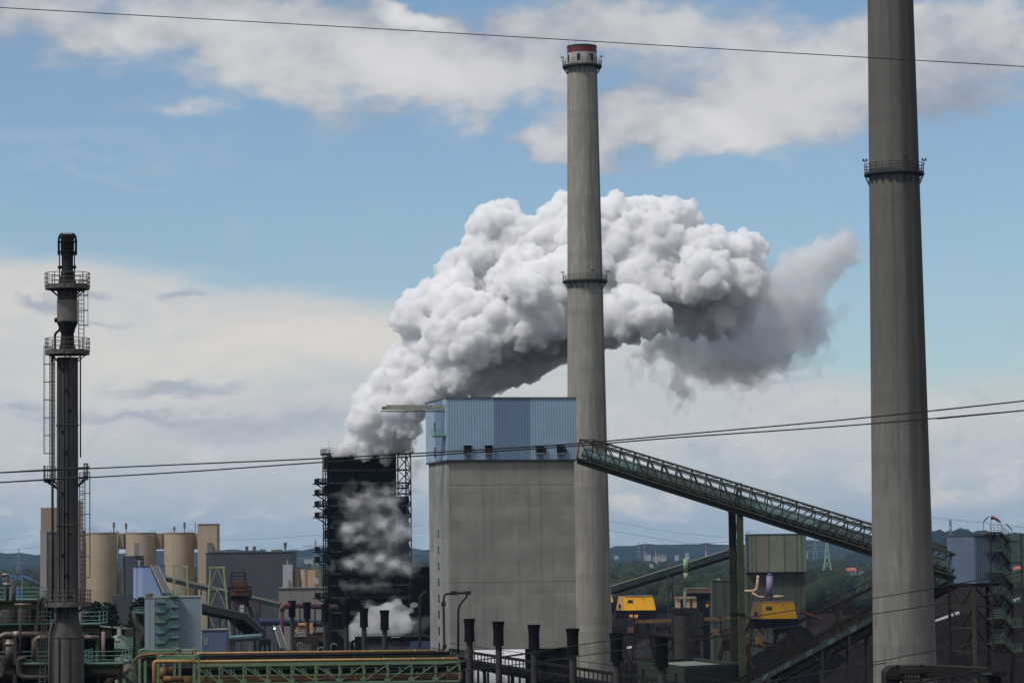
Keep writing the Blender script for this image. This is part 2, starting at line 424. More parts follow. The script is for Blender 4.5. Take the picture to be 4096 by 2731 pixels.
PRI = [(110, 1105, 45, 0), (300, 1105, 50, 2), (60, 1125, 26, 0), (150, 1000, 60, 0), (170, 930, 60, 0), (250, 950, 90, -3), (370, 860, 95, 0), (300, 780, 70, 0), (470, 870, 85, -8), (330, 960, 70, 4), (560, 470, 95, 0), (620, 480, 100, 2), (700, 430, 90, 4), (480, 450, 60, 6), (170, 1085, 78, 0), (250, 1055, 85, -4), (320, 1010, 75, -8), (200, 985, 82, 0), (210, 905, 72, 0), (330, 930, 95, -6), (275, 850, 85, 0), (420, 880, 90, -14), (335, 790, 90, 0),
       (430, 790, 110, -4), (520, 820, 108, -8), (620, 810, 95, 0), (700, 800, 90, 6), (780, 790, 80, 10), (850, 755, 90, 10), (920, 715, 80, 14),
       (400, 680, 95, 0), (500, 680, 120, -8), (600, 690, 110, -14), (365, 560, 88, 0), (440, 530, 92, 0), (380, 610, 95, 0), (560, 570, 125, -4), (680, 620, 125, -12), (780, 650, 125, -10),
       (880, 600, 125, -14), (960, 640, 110, -2), (560, 400, 95, 8), (500, 388, 50, 10), (650, 330, 115, 8), (680, 200, 95, 10), (735, 175, 80, 12), (640, 240, 70, 10), (780, 280, 115, 8),
       (800, 430, 135, -4), (900, 320, 125, 4), (945, 205, 100, 8), (990, 160, 88, 10), (1075, 155, 85, 10), (1050, 280, 145, 4), (880, 440, 110, -12), (820, 470, 85, -18),
       (1180, 165, 90, 10), (1265, 165, 92, 10), (1345, 165, 85, 10), (1430, 180, 88, 10), (1475, 205, 68, 12), (1200, 300, 145, 4), (1350, 300, 135, 2), (1480, 320, 105, 4), (1550, 300, 90, 2),
       (1600, 295, 85, 6), (1695, 330, 95, 6), (1745, 295, 68, 8), (1150, 450, 125, 2), (1300, 430, 135, -2), (1450, 440, 105, 0), (1555, 420, 115, -6), (1670, 450, 110, 2), (1730, 430, 75, 6),
       (1230, 570, 105, -22), (1320, 575, 90, -24), (1372, 585, 55, -24), (1150, 620, 95, -12), (1080, 660, 95, -4), (1490, 560, 100, 6), (1600, 560, 105, 6), (1690, 540, 85, 8), (1010, 420, 120, -10), (1080, 540, 110, -12)]
rng = random.Random(5)
def rdir(up=0.0):
    while True:
        v = Vector((rng.uniform(-1, 1), rng.uniform(-1, 1), rng.uniform(-1, 1)))
        if .1 < v.length < 1: return v.normalized()
sph = []
for x, y, r, dd in PRI:
    c = Z5(x, y, dd * .8 + rng.uniform(-3, 3)); R = r * MZ
    sph.append((c, R * .96, 3))
    for i in range(20):
        d = rdir(); r2 = R * rng.uniform(.2, .45); c2 = c + d * (R * 1.02 - r2 * .55)
        sph.append((c2, r2, 2))
        for j in range(8):
            d2 = (rdir() + d * .9).normalized(); r3 = r2 * rng.uniform(.28, .5); c3 = c2 + d2 * (r2 * 1.02 - r3 * .5)
            sph.append((c3, r3, 1))
steam = vol_mat('dense_steam', (.985, .986, .99), .85)
plume = puff_mesh('steam_plume', sph, 0.29, steam, disp=((4.5, -2.2, 'VORONOI'), (1.9, -1.25, 'VORONOI'), (.9, -.55, 'VORONOI'), (1.1, .5, 'CLOUDS')), smooth=1, keep=3000)
tag(plume, 'huge billowing white steam plume blowing rightwards from the dark quench tower', 'steam plume')
TRAIL = [(1900, 400, 80, 4), (2000, 350, 80, 6), (2080, 335, 72, 6), (2000, 430, 76, 6), (2140, 260, 45, 6), (2160, 310, 40, 6), (1960, 560, 95, 5), (1880, 520, 100, 4), (1720, 740, 90, 6), (1780, 470, 100, 4), (1870, 440, 88, 4), (1955, 365, 75, 6), (2040, 315, 68, 6), (2110, 285, 60, 6), (2150, 345, 42, 6), (2085, 385, 55, 6), (1950, 500, 90, 4), (1850, 590, 115, 4), (1965, 610, 75, 4),
         (1720, 670, 120, 6), (1870, 690, 100, 4), (1600, 690, 110, 8), (1500, 700, 90, 8), (1420, 690, 75, 8), (1350, 690, 55, 10), (1650, 770, 80, 8), (1550, 780, 65, 8), (1790, 760, 75, 6), (1970, 700, 55, 6), (2030, 660, 45, 6), (1460, 790, 48, 8), (1440, 850, 40, 8), (1470, 900, 36, 8), (1450, 950, 28, 8), (1330, 740, 40, 8), (1270, 740, 28, 8), (1720, 810, 70, 8), (1600, 830, 50, 8), (1860, 760, 60, 6), (1900, 640, 70, 6), (2060, 600, 40, 6)]
HANG = [(1290, 790, 22, 8), (1255, 850, 16, 8), (1420, 900, 26, 8), (1480, 960, 20, 8), (1500, 900, 26, 8), (1560, 860, 24, 8), (1660, 880, 22, 8), (1700, 930, 18, 8), (1740, 960, 16, 8), (1880, 820, 26, 8), (1910, 870, 16, 8), (1930, 900, 12, 8), (2000, 760, 30, 8), (2060, 720, 24, 8), (2090, 660, 22, 8), (2110, 560, 30, 8), (2135, 590, 16, 8), (1260, 960, 12, 8), (1245, 1030, 14, 8), (1390, 1020, 14, 8), (1710, 1040, 14, 8), (2090, 920, 14, 8), (1340, 830, 24, 8), (1320, 900, 12, 8), (1380, 840, 22, 8), (1240, 780, 26, 8), (1800, 840, 30, 8)]
def trail_lobes(k, seed):
    rg = random.Random(seed); out = []
    for x, y, r, dd in TRAIL:
        c = Z5(x, y, dd + 4 + rg.uniform(-5, 5)); R = r * MZ * k
        out.append((c, R * .85, 2))
        for i in range(16):
            d = rdir(); r2 = R * rg.uniform(.22, .45); c2 = c + d * (R * 1.02 - r2 * .4)
            out.append((c2, r2, 1))
            for j in range(4):
                d2 = (rdir() + d).normalized(); r3 = r2 * rg.uniform(.25, .5); out.append((c2 + d2 * r2, r3, 1))
    return out
trail = puff_mesh('trailing_vapour', trail_lobes(1.12, 3), 0.6, vol_mat('thin_steam', (.93, .93, .945), 0.06), disp=((5, 3.4, 'CLOUDS'), (2, 2.0, 'CLOUDS')), smooth=3, keep=400)  # greyer steam colour stands in for the plume's shade on its trail
trail.parent = plume
trail = puff_mesh('trailing_vapour', trail_lobes(.86, 4), 0.6, vol_mat('thick_steam', (.94, .94, .95), 0.16), disp=((5, 3.0, 'CLOUDS'), (2, 1.6, 'CLOUDS')), smooth=3, keep=400)  # inner layer, its shade put into the grey colour too
trail.parent = plume
sph = []
for x, y, r, dd in HANG:
    c = Z5(x, y, dd + rng.uniform(-3, 3)); R = r * MZ
    for i in range(14):
        q = c + V(rng.gauss(0, .55) * R, rng.gauss(0, .5) * R, rng.gauss(0, .8) * R); r2 = R * rng.uniform(.4, .9)
        sph.append((q, (r2 * .8, r2, r2 * 1.5), 1))
ragged = puff_mesh('ragged_vapour', sph, 0.5, vol_mat('ragged_steam', (.90, .91, .94), 0.055), disp=((4, 2.4, 'CLOUDS'), (1.5, 1.0, 'CLOUDS')), smooth=4, keep=80); ragged['kind'] = 'stuff'  # shadow on these low shreds is put into their darker bluish colour
ragged.parent = plume
sph = []
for x, y, r in ((80, 1118, 40), (130, 1110, 45), (290, 1110, 50), (320, 1085, 40), (345, 1120, 26), (230, 1120, 50), (40, 1130, 22), (380, 1190, 30), (372, 1235, 26), (355, 1280, 22), (392, 1170, 20)):
    c = Z5(x, y, rng.uniform(-3, 6)); R = r * MZ
    for i in range(9):
        q = c + V(rng.gauss(0, .6) * R, rng.gauss(0, .5) * R, rng.gauss(0, .6) * R); sph.append((q, R * rng.uniform(.35, .7), 1))
veil = puff_mesh('veil', sph, 0.45, vol_mat('veil_steam', (.93, .93, .945), 0.10), disp=((4, 2.6, 'CLOUDS'), (1.5, 1.4, 'CLOUDS')), smooth=1)
veil.parent = plume

# ------------------------------------------------------------------ ground, hills, woodland, haze
def terrain(name, rows, m):
    """rows: list of lists of points, same length -> sheet"""
    n = len(rows[0]); mb = MB()
    mb.add([p for r in rows for p in r], [(i * n + k, i * n + k + 1, (i + 1) * n + k + 1, (i + 1) * n + k) for i in range(len(rows) - 1) for k in range(n - 1)])
    return tag(mb.build(name, m, smooth=True), kind='structure')
mg = bpy.data.materials.new('works_ground'); mg.use_nodes = True; MATS['works_ground'] = mg
t = mg.node_tree; b_ = t.nodes['Principled BSDF']; tcg = t.nodes.new('ShaderNodeTexCoord'); o_ = tcg.outputs['Object']
g1 = N(t, nnoise(t, nmap(t, o_, scale=(1, .25, 1)), .03, 8, .6).outputs['Fac']); g2 = N(t, nnoise(t, o_, .25, 5, .6).outputs['Fac'])
sp_ = t.nodes.new('ShaderNodeSeparateXYZ'); t.links.new(o_, sp_.inputs[0])
far = N(t, sp_.outputs[1]).step(1700, 2300)
near = nmix(t, g1.step(.35, .65), (.006, .005, .005), (.016, .012, .011)); near = nmix(t, g2.step(.5, .75) * .6, near, (.022, .018, .017))
fld = nmix(t, N(t, nnoise(t, o_, .0012, 4, .5).outputs['Fac']).step(.4, .6), (.035, .055, .025), (.10, .12, .05))
t.links.new(nmix(t, far, near, fld), b_.inputs['Base Color']); b_.inputs['Roughness'].default_value = 1.0; b_.inputs['Specular IOR Level'].default_value = 0.0
xs = [-26000 + 52000 * i / 40 for i in range(41)]
terrain('ground', [[(x, y, 0) for x in xs] for y in (-2000, 0, 1000, 2000, 4000, 8000, 16000, 30000)], mg)
FOREST = (.030, .048, .022)
mh = mat('hill_forest', (25, 38, 40), 1, .5, .004)
def interp(L, x):
    for (a, b), (c, d) in zip(L, L[1:]):
        if x <= c: return b + (d - b) * (x - a) / (c - a)
    return L[-1][1]
def hill(name, prof, d, front, back, m, amp):
    x0, x1 = prof[0][0], prof[-1][0]; n = 220; rows = []
    rg = random.Random(len(prof)); zz = [0.0] * 6
    for k, (f, dd) in enumerate(((0.0, -front), (.25, -front * .62), (.62, -front * .32), (.9, -front * .1), (1.0, 0), (.8, back * .4), (0.0, back))):
        r = []
        for i in range(n + 1):
            x = x0 + (x1 - x0) * i / n; p = P(x, interp(prof, x), d)
            z = max(p.z, 8) * f + (math.sin(i * 1.7) * .5 + math.sin(i * .63 + k) + rg.uniform(-.6, .6)) * amp * (f > .3)
            q = P(x, 2200, d + dd); r.append((q.x, d + dd, z if f > 0 else -2))
        rows.append(r)
    return terrain(name, rows, m)
hill('hills', [(-1500, 2222), (0, 2213), (180, 2211), (500, 2207), (900, 2203), (1165, 2198), (1260, 2196), (1700, 2194), (2200, 2190), (2450, 2186), (2560, 2181), (2680, 2175), (2760, 2172), (2830, 2177), (2930, 2179), (3050, 2170), (3230, 2161), (3400, 2161), (3600, 2150), (4300, 2140), (5600, 2150)], 8200, 1500, 3000, mh, 3)
hill('hills', [(3380, 2215), (3560, 2160), (3740, 2124), (3800, 2119), (3860, 2117), (3920, 2121), (3970, 2130), (4010, 2139), (4060, 2133), (4110, 2122), (4300, 2118), (4800, 2140), (5600, 2170)], 4600, 1300, 1500, mh, 2)
hill('hills', [(3900, 2205), (4010, 2160), (4060, 2139), (4096, 2134), (4300, 2130), (4700, 2150)], 3300, 500, 600, mat('hill_wood', (30, 38, 26), 1, .5, .02), 2)

# far woodland: one canopy of thousands of crowns
mw = bpy.data.materials.new('foliage'); mw.use_nodes = True; t = mw.node_tree; b_ = t.nodes['Principled BSDF']
gi = t.nodes.new('ShaderNodeNewGeometry'); tcw = t.nodes.new('ShaderNodeTexCoord')
nf = N(t, nnoise(t, tcw.outputs['Object'], .5, 4, .6).outputs['Fac']); ri = N(t, gi.outputs['Random Per Island'])
cw = nmix(t, ri, (.008, .014, .008), (.026, .037, .018)); cw = nmix(t, nf.step(.45, .7) * .6, cw, (.042, .052, .025))
t.links.new(cw, b_.inputs['Base Color']); b_.inputs['Roughness'].default_value = .9; b_.inputs['Specular IOR Level'].default_value = .03
nr = np.random.RandomState(3)
v1, f1 = ICO[1]; v2, f2 = ICO[2]
def crowns(n, d0, d1, px0, px1, hmin, hmax):
    vs, fs, k = [], [], 0
    for i in range(n):
        u = nr.rand(); d = 1.0 / (1 / d0 + (1 / d1 - 1 / d0) * u)
        x = px0 + (px1 - px0) * nr.rand(); X = (x - CXP) / FPX * d
        h = hmin + (hmax - hmin) * nr.rand(); r = h * (.42 + .25 * nr.rand())
        v, f = (v2, f2) if d < 2300 else (v1, f1)
        w = v * (1 + .55 * (nr.rand(len(v), 1) - .45)) * np.array((r, r, h * .55)) + np.array((X, d, h * .5))
        vs.append(w); fs.append(f + k); k += len(v)
    return np.concatenate(vs), np.concatenate(fs)
def raw_mesh(name, vs, fs, m):
    me = bpy.data.meshes.new(name); me.vertices.add(len(vs)); me.vertices.foreach_set('co', vs.astype(np.float32).ravel())
    me.loops.add(fs.size); me.loops.foreach_set('vertex_index', fs.astype(np.int32).ravel())
    me.polygons.add(len(fs)); me.polygons.foreach_set('loop_start', np.arange(0, fs.size, 3, dtype=np.int32)); me.update(calc_edges=True)
    me.materials.append(m); o = bpy.data.objects.new(name, me); COL.objects.link(o); return o
vs_, fs_ = crowns(11000, 1750, 7400, -300, 4400, 8, 19)
tag(raw_mesh('woodland', vs_, fs_, mw), kind='stuff')

# haze: one closed box of even thin air round everything
hz = MB().box((0, 7000, 95), (34000, 19000, 200)); hzo = hz.build('haze', vol_mat('air', (.40, .64, 1.0), 3.0e-5)); hzo['kind'] = 'stuff'; hzo.display_type = 'WIRE'

# ------------------------------------------------------------------ far buildings, masts and pylons
WH = mat('white_render', (130, 130, 128), .8, .06); RED = mat('red_tiles', (150, 62, 48), .8, .2); GREYR = mat('slate', (60, 62, 66), .8, .2)
DKG = mat('window_dark', (26, 28, 32), .2, .2)
def block_house(px0, px1, pyt, pyb, d, label, floors=2, m=WH, group=None):
    d = 11500 * 20 / max(pyb - (2205 - (px0 - 2048) * ROLL), 33); a, b = P(px0, pyt, d), P(px1, pyb, d); w = b.x - a.x; z0, z1 = min(b.z, 2), a.z; zt = b.z + 1
    T = thing('apartment_block', ((a.x + b.x) / 2, d, 0), label, 'building', group)
    MB().prism([(a.x, d), (b.x, d), (b.x, d + 14), (a.x, d + 14)], 0, z1).build('wall', m, T)
    MB().prism([(a.x - .5, d - .5), (b.x + .5, d - .5), (b.x + .5, d + 14.5), (a.x - .5, d + 14.5)], z1, z1 + .7).build('roof', GREYR, T)
    nc = max(2, int(w / 6)); h = (z1 - zt) / floors
    for j in range(floors):
        for i in range(nc):
            x = a.x + w * (i + .5) / nc; MB().box((x, d - .05, zt + h * (j + .5)), (w / nc * .5, .2, h * .45)).build('window', DKG, T)
    return T
block_house(2458, 2474, 2218, 2227, 3600, 'small low white building among trees just right of the tall middle chimney', 1)
block_house(2578, 2588, 2212, 2226, 4200, 'narrow bright white building at the wood edge left of the flat roofed one', 2)
block_house(2588, 2604, 2215, 2222, 4220, 'low white annexe touching the narrow bright building at the wood edge', 1)
block_house(2614, 2632, 2224, 2241, 3300, 'lower wing of the pale flat roofed building, left end', 2)
block_house(2633, 2666, 2220, 2235, 3310, 'pale flat roofed building with rows of windows rising from the wood', 2)
block_house(2636, 2662, 2214, 2220, 4600, 'long white building behind the pale flat roofed one', 1)
block_house(2742, 2757, 2208, 2224, 3900, 'white tower like block with darker top floor standing above the wood', 3)
block_house(2700, 2716, 2219, 2223, 4000, 'tiny white building between the tower like block and pale flat roofed one', 1)
block_house(2600, 2613, 2253, 2258, 2900, 'lone white shed deep inside the dark wood', 1)
block_house(3224, 3232, 2206, 2224, 3400, 'white house end showing beside the upper green bin', 2)
block_house(1216, 1252, 2232, 2242, 3500, 'white long house with reddish roof left of the quench tower', 1)
block_house(1262, 1285, 2226, 2236, 3700, 'white block half hidden by the quench tower platforms', 1)
def gable_house(px0, px1, pye, pyr, d, label, front_gable, m=WH, r=RED):
    d = 11500 * 20 / max(pye + 9 - (2205 - (px0 - 2048) * ROLL), 33); a, b = P(px0, pye, d), P(px1, pye, d); zr = P(px0, pyr, d).z; dep = 9
    T = thing('house', ((a.x + b.x) / 2, d, 0), label, 'house', 'houses at the wood edge')
    MB().prism([(a.x, d), (b.x, d), (b.x, d + dep), (a.x, d + dep)], 0, a.z).build('wall', m, T)
    x0, x1, y0, y1, ze = a.x - .4, b.x + .4, d - .4, d + dep + .4, a.z
    mb = MB(); xm, ym = (x0 + x1) / 2, (y0 + y1) / 2
    if front_gable:
        mb.add([(x0, y0, ze), (xm, y0, zr), (x1, y0, ze), (x0, y1, ze), (xm, y1, zr), (x1, y1, ze)], [(0, 1, 4, 3), (1, 2, 5, 4), (0, 3, 5, 2)])
        MB().add([(a.x, d, ze), (b.x, d, ze), ((a.x + b.x) / 2, d, zr - .3)], [(0, 1, 2)]).build('gable', m, T)
    else:
        mb.add([(x0, y0, ze), (x1, y0, ze), (x1, y1, ze), (x0, y1, ze), (x0 + 1, ym, zr), (x1 - 1, ym, zr)], [(0, 1, 5, 4), (2, 3, 4, 5), (1, 2, 5), (3, 0, 4), (0, 3, 2, 1)])
    mb.build('roof', r, T)
    for k in (.3, .7): MB().box((a.x + (b.x - a.x) * k, d - .03, ze - 1.6), (1.2, .12, 1.2)).build('window', DKG, T)
    return T
gable_house(3388, 3426, 2281, 2270, 1850, 'house with broad bright red roof at the wood edge', False)
gable_house(3440, 3461, 2290, 2278, 1800, 'white gabled house with grey roof right of the red roofed one', True, WH, GREYR)
gable_house(3406, 3420, 2294, 2286, 1780, 'small white outbuilding in front of the red roofed house', True, WH, GREYR)
gable_house(4060, 4086, 2276, 2263, 1500, 'red roofed house right of the blue grey transfer tower', False)
STEEL_F = mat('far_steel', (92, 102, 110), .7, .1)
def pylon(px, pyt, pyb, d, label, w=.16, m=STEEL_F, arms=(.55, .7, .85), spread=.34):
    a, b = P(px, pyt, d), P(px, pyb, d); H = a.z - 0.0; x = b.x
    T = thing('pylon', (x, d, 0), label, 'pylon')
    wb, wt = H * w, H * .018; legs = []
    mb = MB(); th = .16 + d * .00005
    lv = [0, .2, .38, .53, .66, .78, .9, 1]
    def at(f, i):
        k = wb * (1 - f) ** 1.3 / 2 + wt / 2; return V(x + k * (1 if i in (1, 2) else -1), d + k * (1 if i in (2, 3) else -1), H * f)
    for i in range(4):
        l = MB()
        for f, g in zip(lv, lv[1:]): l.beam(at(f, i), at(g, i), th)
        l.build('leg', m, T)
    for f, g in zip(lv, lv[1:]):
        for i in range(4):
            j = (i + 1) % 4; mb.beam(at(f, i), at(g, j), th * .7); mb.beam(at(g, i), at(f, j), th * .7)
    mb.build('lattice', m, T)
    for f in arms:
        L = H * spread * (1.2 - f); z = H * f; q = MB()
        for s in (-1, 1):
            q.beam((x, d, z + H * .02), (x + s * L, d, z), th); q.beam((x, d, z - H * .02), (x + s * L, d, z), th)
        q.build('cross_arm', m, T)
    return T
pylon(3805, 2076, 2240, 1900, 'dark lattice pylon beside the right chimney before the nearer hill', spread=.16, arms=(.66, .8), w=.12)
pylon(3308, 2143, 2203, 2700, 'pale green lattice pylon on the horizon left of the right chimney', m=mat('pale_green_steel', (118, 150, 128), .6, .1), arms=(.93,), w=.22, spread=.1)
pylon(2555, 2164, 2185, 6400, 'left one of two tiny pylons on the blue hill crest', arms=(.6, .8))
pylon(2578, 2165, 2185, 6400, 'right one of two tiny pylons on the blue hill crest', arms=(.6, .8))
pylon(75, 2196, 2220, 4200, 'tiny grey pylon on the left horizon', arms=(.6, .8))
pylon(1262, 2158, 2225, 2300, 'grey pylon behind the platforms of the quench tower', arms=(.7, .9), spread=.7)
pylon(3260, 2143, 2165, 6000, 'small pylon on the hill crest right of the green bin', arms=(.5, .7), spread=.7)
def mast(px, pyt, d, label):
    a = P(px, pyt, d); T = thing('radio_mast', (a.x, d, 0), label, 'mast')
    for k in range(5):
        MB().beam((a.x, d, a.z * k / 5), (a.x, d, a.z * (k + 1) / 5), .9).build('mast_section', mat('mast_red', (150, 70, 66), .7) if k % 2 == 0 else mat('mast_white', (185, 180, 178), .7), T)
mast(2823, 2176, 3600, 'tall red and white striped mast above the wood left of the trestle')
mast(2623, 2192, 4600, 'short red and white mast above the pale flat roofed building')
mast(2915, 2176, 5200, 'faint red and white mast next to the trestle leg')
# far power lines
WIRE_F = mat('far_wire', (70, 76, 84), .6, .05)
def wire(pts, d0, d1, r, label, m, group, name='power_line', ext=0):
    n = len(pts); L = []
    q = [P(x, y, d0 + (d1 - d0) * i / (n - 1)) for i, (x, y) in enumerate(pts)]
    if ext:
        q = [q[0] + (q[0] - q[1]).normalized() * ext] + q + [q[-1] + (q[-1] - q[-2]).normalized() * ext]; n += 2
    # catenary-like smoothing through the given points
    for i in range(n - 1):
        p0, p1, p2, p3 = q[max(i - 1, 0)], q[i], q[i + 1], q[min(i + 2, n - 1)]
        for k in range(10):
            s = k / 10; L.append(.5 * ((2 * p1) + (p2 - p0) * s + (2 * p0 - 5 * p1 + 4 * p2 - p3) * s * s + (3 * p1 - p0 - 3 * p2 + p3) * s ** 3))
    L.append(q[-1])
    mb = MB().tube(L, r, 6); return tag(mb.build(name, m, smooth=True), label, 'cable', group)
FG = 'thin far power lines'; EXT_F = 0
wire([(1900, 2010), (2450, 2085), (2650, 2122), (2930, 2152), (3100, 2165)], 2300, 2700, .10, 'thin far line sloping down from the middle chimney to the trestle, upper', WIRE_F, FG, ext=EXT_F)
wire([(1900, 2030), (2450, 2122), (2600, 2148), (2780, 2176), (2900, 2190)], 2300, 2700, .12, 'thin far line sloping down from the middle chimney to the trestle, lower', WIRE_F, FG, ext=EXT_F)
wire([(2448, 2183), (2600, 2182), (2760, 2175), (2980, 2160), (3230, 2132), (3500, 2083), (3610, 2062)], 1500, 1900, .13, 'far line rising across the blue hill behind the trestle and green bin', WIRE_F, FG, ext=EXT_F)
wire([(3600, 2062), (3735, 2069), (3805, 2076), (3960, 2091), (4100, 2107), (4300, 2122)], 1900, 1700, .10, 'far line running right from the dark pylon', WIRE_F, FG, ext=EXT_F)
wire([(3600, 2065), (3735, 2073), (3805, 2081), (3960, 2096), (4100, 2111), (4300, 2128)], 1905, 1705, .07, 'far line close below the one leaving the dark pylon', WIRE_F, FG, ext=EXT_F)
wire([(-300, 2205), (0, 2162), (160, 2139), (400, 2110)], 2000, 2200, .09, 'upper far line entering at the left edge behind the flare stack', WIRE_F, FG, ext=EXT_F)
wire([(-300, 2230), (0, 2203), (160, 2187), (400, 2165)], 2000, 2200, .09, 'lower far line entering at the left edge behind the flare stack', WIRE_F, FG, ext=EXT_F)
wire([(870, 2158), (1000, 2156), (1262, 2140), (1700, 2100)], 2300, 2300, .10, 'upper far line from the beige tower to the quench tower', WIRE_F, FG, ext=EXT_F)
wire([(1150, 2195), (1200, 2192), (1275, 2183), (1700, 2130)], 2300, 2300, .12, 'lower far line from the dark hall to the quench tower', WIRE_F, FG, ext=EXT_F)

# ------------------------------------------------------------------ tall chimneys
DARKST = mat('dark_green_steel', (36, 42, 40), .7, .25)
def chim_mat(key, rgb, seed, dirt):
    m = bpy.data.materials.new(key); m.use_nodes = True; t = m.node_tree; b = t.nodes['Principled BSDF']; c = np.array(lin(rgb)) * KALB
    o = t.nodes.new('ShaderNodeTexCoord').outputs['Object']; sp = t.nodes.new('ShaderNodeSeparateXYZ'); t.links.new(o, sp.inputs[0])
    x, y, z = (N(t, sp.outputs[i]) for i in range(3))
    an = y._m('ARCTAN2', x) * 4.0; cb = t.nodes.new('ShaderNodeCombineXYZ'); t.links.new(an.s, cb.inputs[0]); t.links.new(z.s, cb.inputs[1]); cb.inputs[2].default_value = seed
    u = cb.outputs[0]
    blot = N(t, nnoise(t, nmap(t, u, scale=(.5, .06, 1)), 1.0, 5, .6).outputs['Fac'])
    stre = N(t, nnoise(t, nmap(t, u, scale=(1.5, .035, 1)), 1.6, 5, .6).outputs['Fac'])
    diag = N(t, nnoise(t, nmap(t, u, scale=(1.0, .13, 1), rot=(0, 0, -.22)), 1.2, 6, .64).outputs['Fac'])
    fine = N(t, nnoise(t, u, 2.2, 5, .6).outputs['Fac'])
    col = nmix(t, blot.step(.3, .7), tuple(c * .86), tuple(np.minimum(c * 1.1, .9)))
    col = nmix(t, diag.step(.54, .64) * .5, col, tuple(np.minimum(c * 1.45, .9)))
    col = nmix(t, diag.step(.47, .34) * .55, col, tuple(c * .58))
    col = nmix(t, stre.step(.55, .72) * .42, col, tuple(c * .45))
    zl = (z + (fine - .5) * .5) / 1.3; fl = zl._m('FLOOR'); wn = t.nodes.new('ShaderNodeTexWhiteNoise'); wn.noise_dimensions = '1D'; t.links.new(fl.s, wn.inputs['W'])
    col = nmix(t, N(t, wn.outputs[0]) * .26 + zl._m('FRACT').step(0, .06, .22, 0), col, tuple(c * .5))
    col = nmix(t, fine.step(.4, .8) * .2, col, tuple(c * .6))
    # dark stain bands at the given angles, weaker towards the foot
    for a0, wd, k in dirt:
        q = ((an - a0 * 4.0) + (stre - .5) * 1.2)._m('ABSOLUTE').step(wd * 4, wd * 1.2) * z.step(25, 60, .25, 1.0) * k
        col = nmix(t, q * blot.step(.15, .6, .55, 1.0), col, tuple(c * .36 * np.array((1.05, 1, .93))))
    if seed > 3: col = nmix(t, (z + (blot - .5) * 30).step(36, 66) * .62, col, tuple(c * .42))  # right chimney: tone darkens towards the top
    t.links.new(col, b.inputs['Base Color']); b.inputs['Roughness'].default_value = .95; b.inputs['Specular IOR Level'].default_value = .05
    bp = t.nodes.new('ShaderNodeBump'); bp.inputs['Strength'].default_value = .25; bp.inputs['Distance'].default_value = .06
    t.links.new(fine.s, bp.inputs['Height']); t.links.new(bp.outputs[0], b.inputs['Normal'])
    return m
def chimney(pts, d, ztop, m, label, plats):
    """pts: (px, py, half width px) samples along the shaft"""
    k = d / FPX; q = [(P(x, y, d), r * k) for x, y, r in pts]
    cx = sum(p.x for p, r in q) / len(q); zs = [(p.z, r) for p, r in q]
    (za, ra), (zb, rb) = zs[-1], zs[0]
    R = lambda z: rb + (ra - rb) * (zb - z) / (zb - za)
    T = thing('chimney', (cx, d, 0), label, 'chimney')
    n = 30; prof = [(R(ztop * i / n), ztop * i / n) for i in range(n + 1)]
    return T, cx, R, prof
def chim_platform(T, cx, d, z, R, reach=.95, nb=20, lamps=(), m=DARKST):
    c = (cx, d, z); ro = R + reach
    deck = MB().lathe(c, [(R + .02, -.14), (ro, -.14), (ro, .06), (R + .02, .06)], 40, closed=True).build('platform', m, T)
    pts = [(cx + ro * .985 * math.cos(2 * math.pi * i / 24), d + ro * .985 * math.sin(2 * math.pi * i / 24), z + .05) for i in range(24)]
    railing(deck, pts, m, 1.15, True, spacing=9, r=.032)
    for i in range(nb):
        a = 2 * math.pi * (i + .4) / nb; ca, sa = math.cos(a), math.sin(a)
        MB().beam((cx + (ro - .08) * ca, d + (ro - .08) * sa, z - .14), (cx + (R + .02) * ca, d + (R + .02) * sa, z - 1.35), .09).build('bracket', m, deck)
    for a in lamps:
        x, y = cx + ro * math.cos(a), d + ro * math.sin(a); q = MB().beam((x, y, z + 1.1), (x, y, z + 1.75), .07)
        for s in (-1, 1): q.box((x + s * .2, y, z + 1.75), (.2, .2, .32)); q.beam((x, y, z + 1.55), (x + s * .2, y, z + 1.65), .05)
        q.build('warning_lamp', mat('lamp_black', (24, 24, 26), .5), deck)
# middle chimney
D2 = 525.0
mid_pts = [(2328, 260, 60), (2346, 1500, 79), (2362, 2731, 91)]
ztop2 = P(2330, 186, D2).z
mc = chim_mat('middle_chimney_concrete', (123, 120, 111), 1.0, [(-.42, .16, .8), (-1.15, .05, .45)])
T, cx2, R2, prof = chimney(mid_pts, D2, ztop2, mc, 'pale concrete chimney with red and white top standing before the steam plume', None)
zred, zwh = P(2330, 215, D2).z, P(2330, 268, D2).z
MB().lathe((cx2, D2, 0), [(r, z) for r, z in prof if z < zwh] + [(R2(zwh), zwh)], 48).build('shaft', mc, T, True)
RB, WB = mat('red_paint_band', (92, 20, 28), .6, .3, .6), mat('white_paint_band', (138, 136, 134), .7, .15, .5, streak=.5)
MB().lathe((cx2, D2, 0), [(R2(zwh) + .01, zwh), (R2(zred) + .01, zred)], 48).build('white_band', WB, T, True)
MB().lathe((cx2, D2, 0), [(R2(zred) + .03, zred), (R2(ztop2) + .03, ztop2 - .3)], 48).build('red_band', RB, T, True)
MB().lathe((cx2, D2, 0), [(R2(ztop2) + .08, ztop2 - .3), (R2(ztop2) + .08, ztop2), (R2(ztop2) - .5, ztop2), (R2(ztop2) - .5, ztop2 - 4), (0.0, ztop2 - 4)], 48).build('rim', mat('rim_green', (30, 52, 46), .6), T)
zop = P(2330, 237, D2).z
for a in (-1.83, -.86, -2.75, 0.2, 1.2, 2.2):
    r = R2(zop) - .1; MB().box((cx2 + r * math.cos(a), D2 + r * math.sin(a), zop), (.34, .55, 1.25), a).build('opening', mat('opening_dark', (34, 36, 36), .9), T)
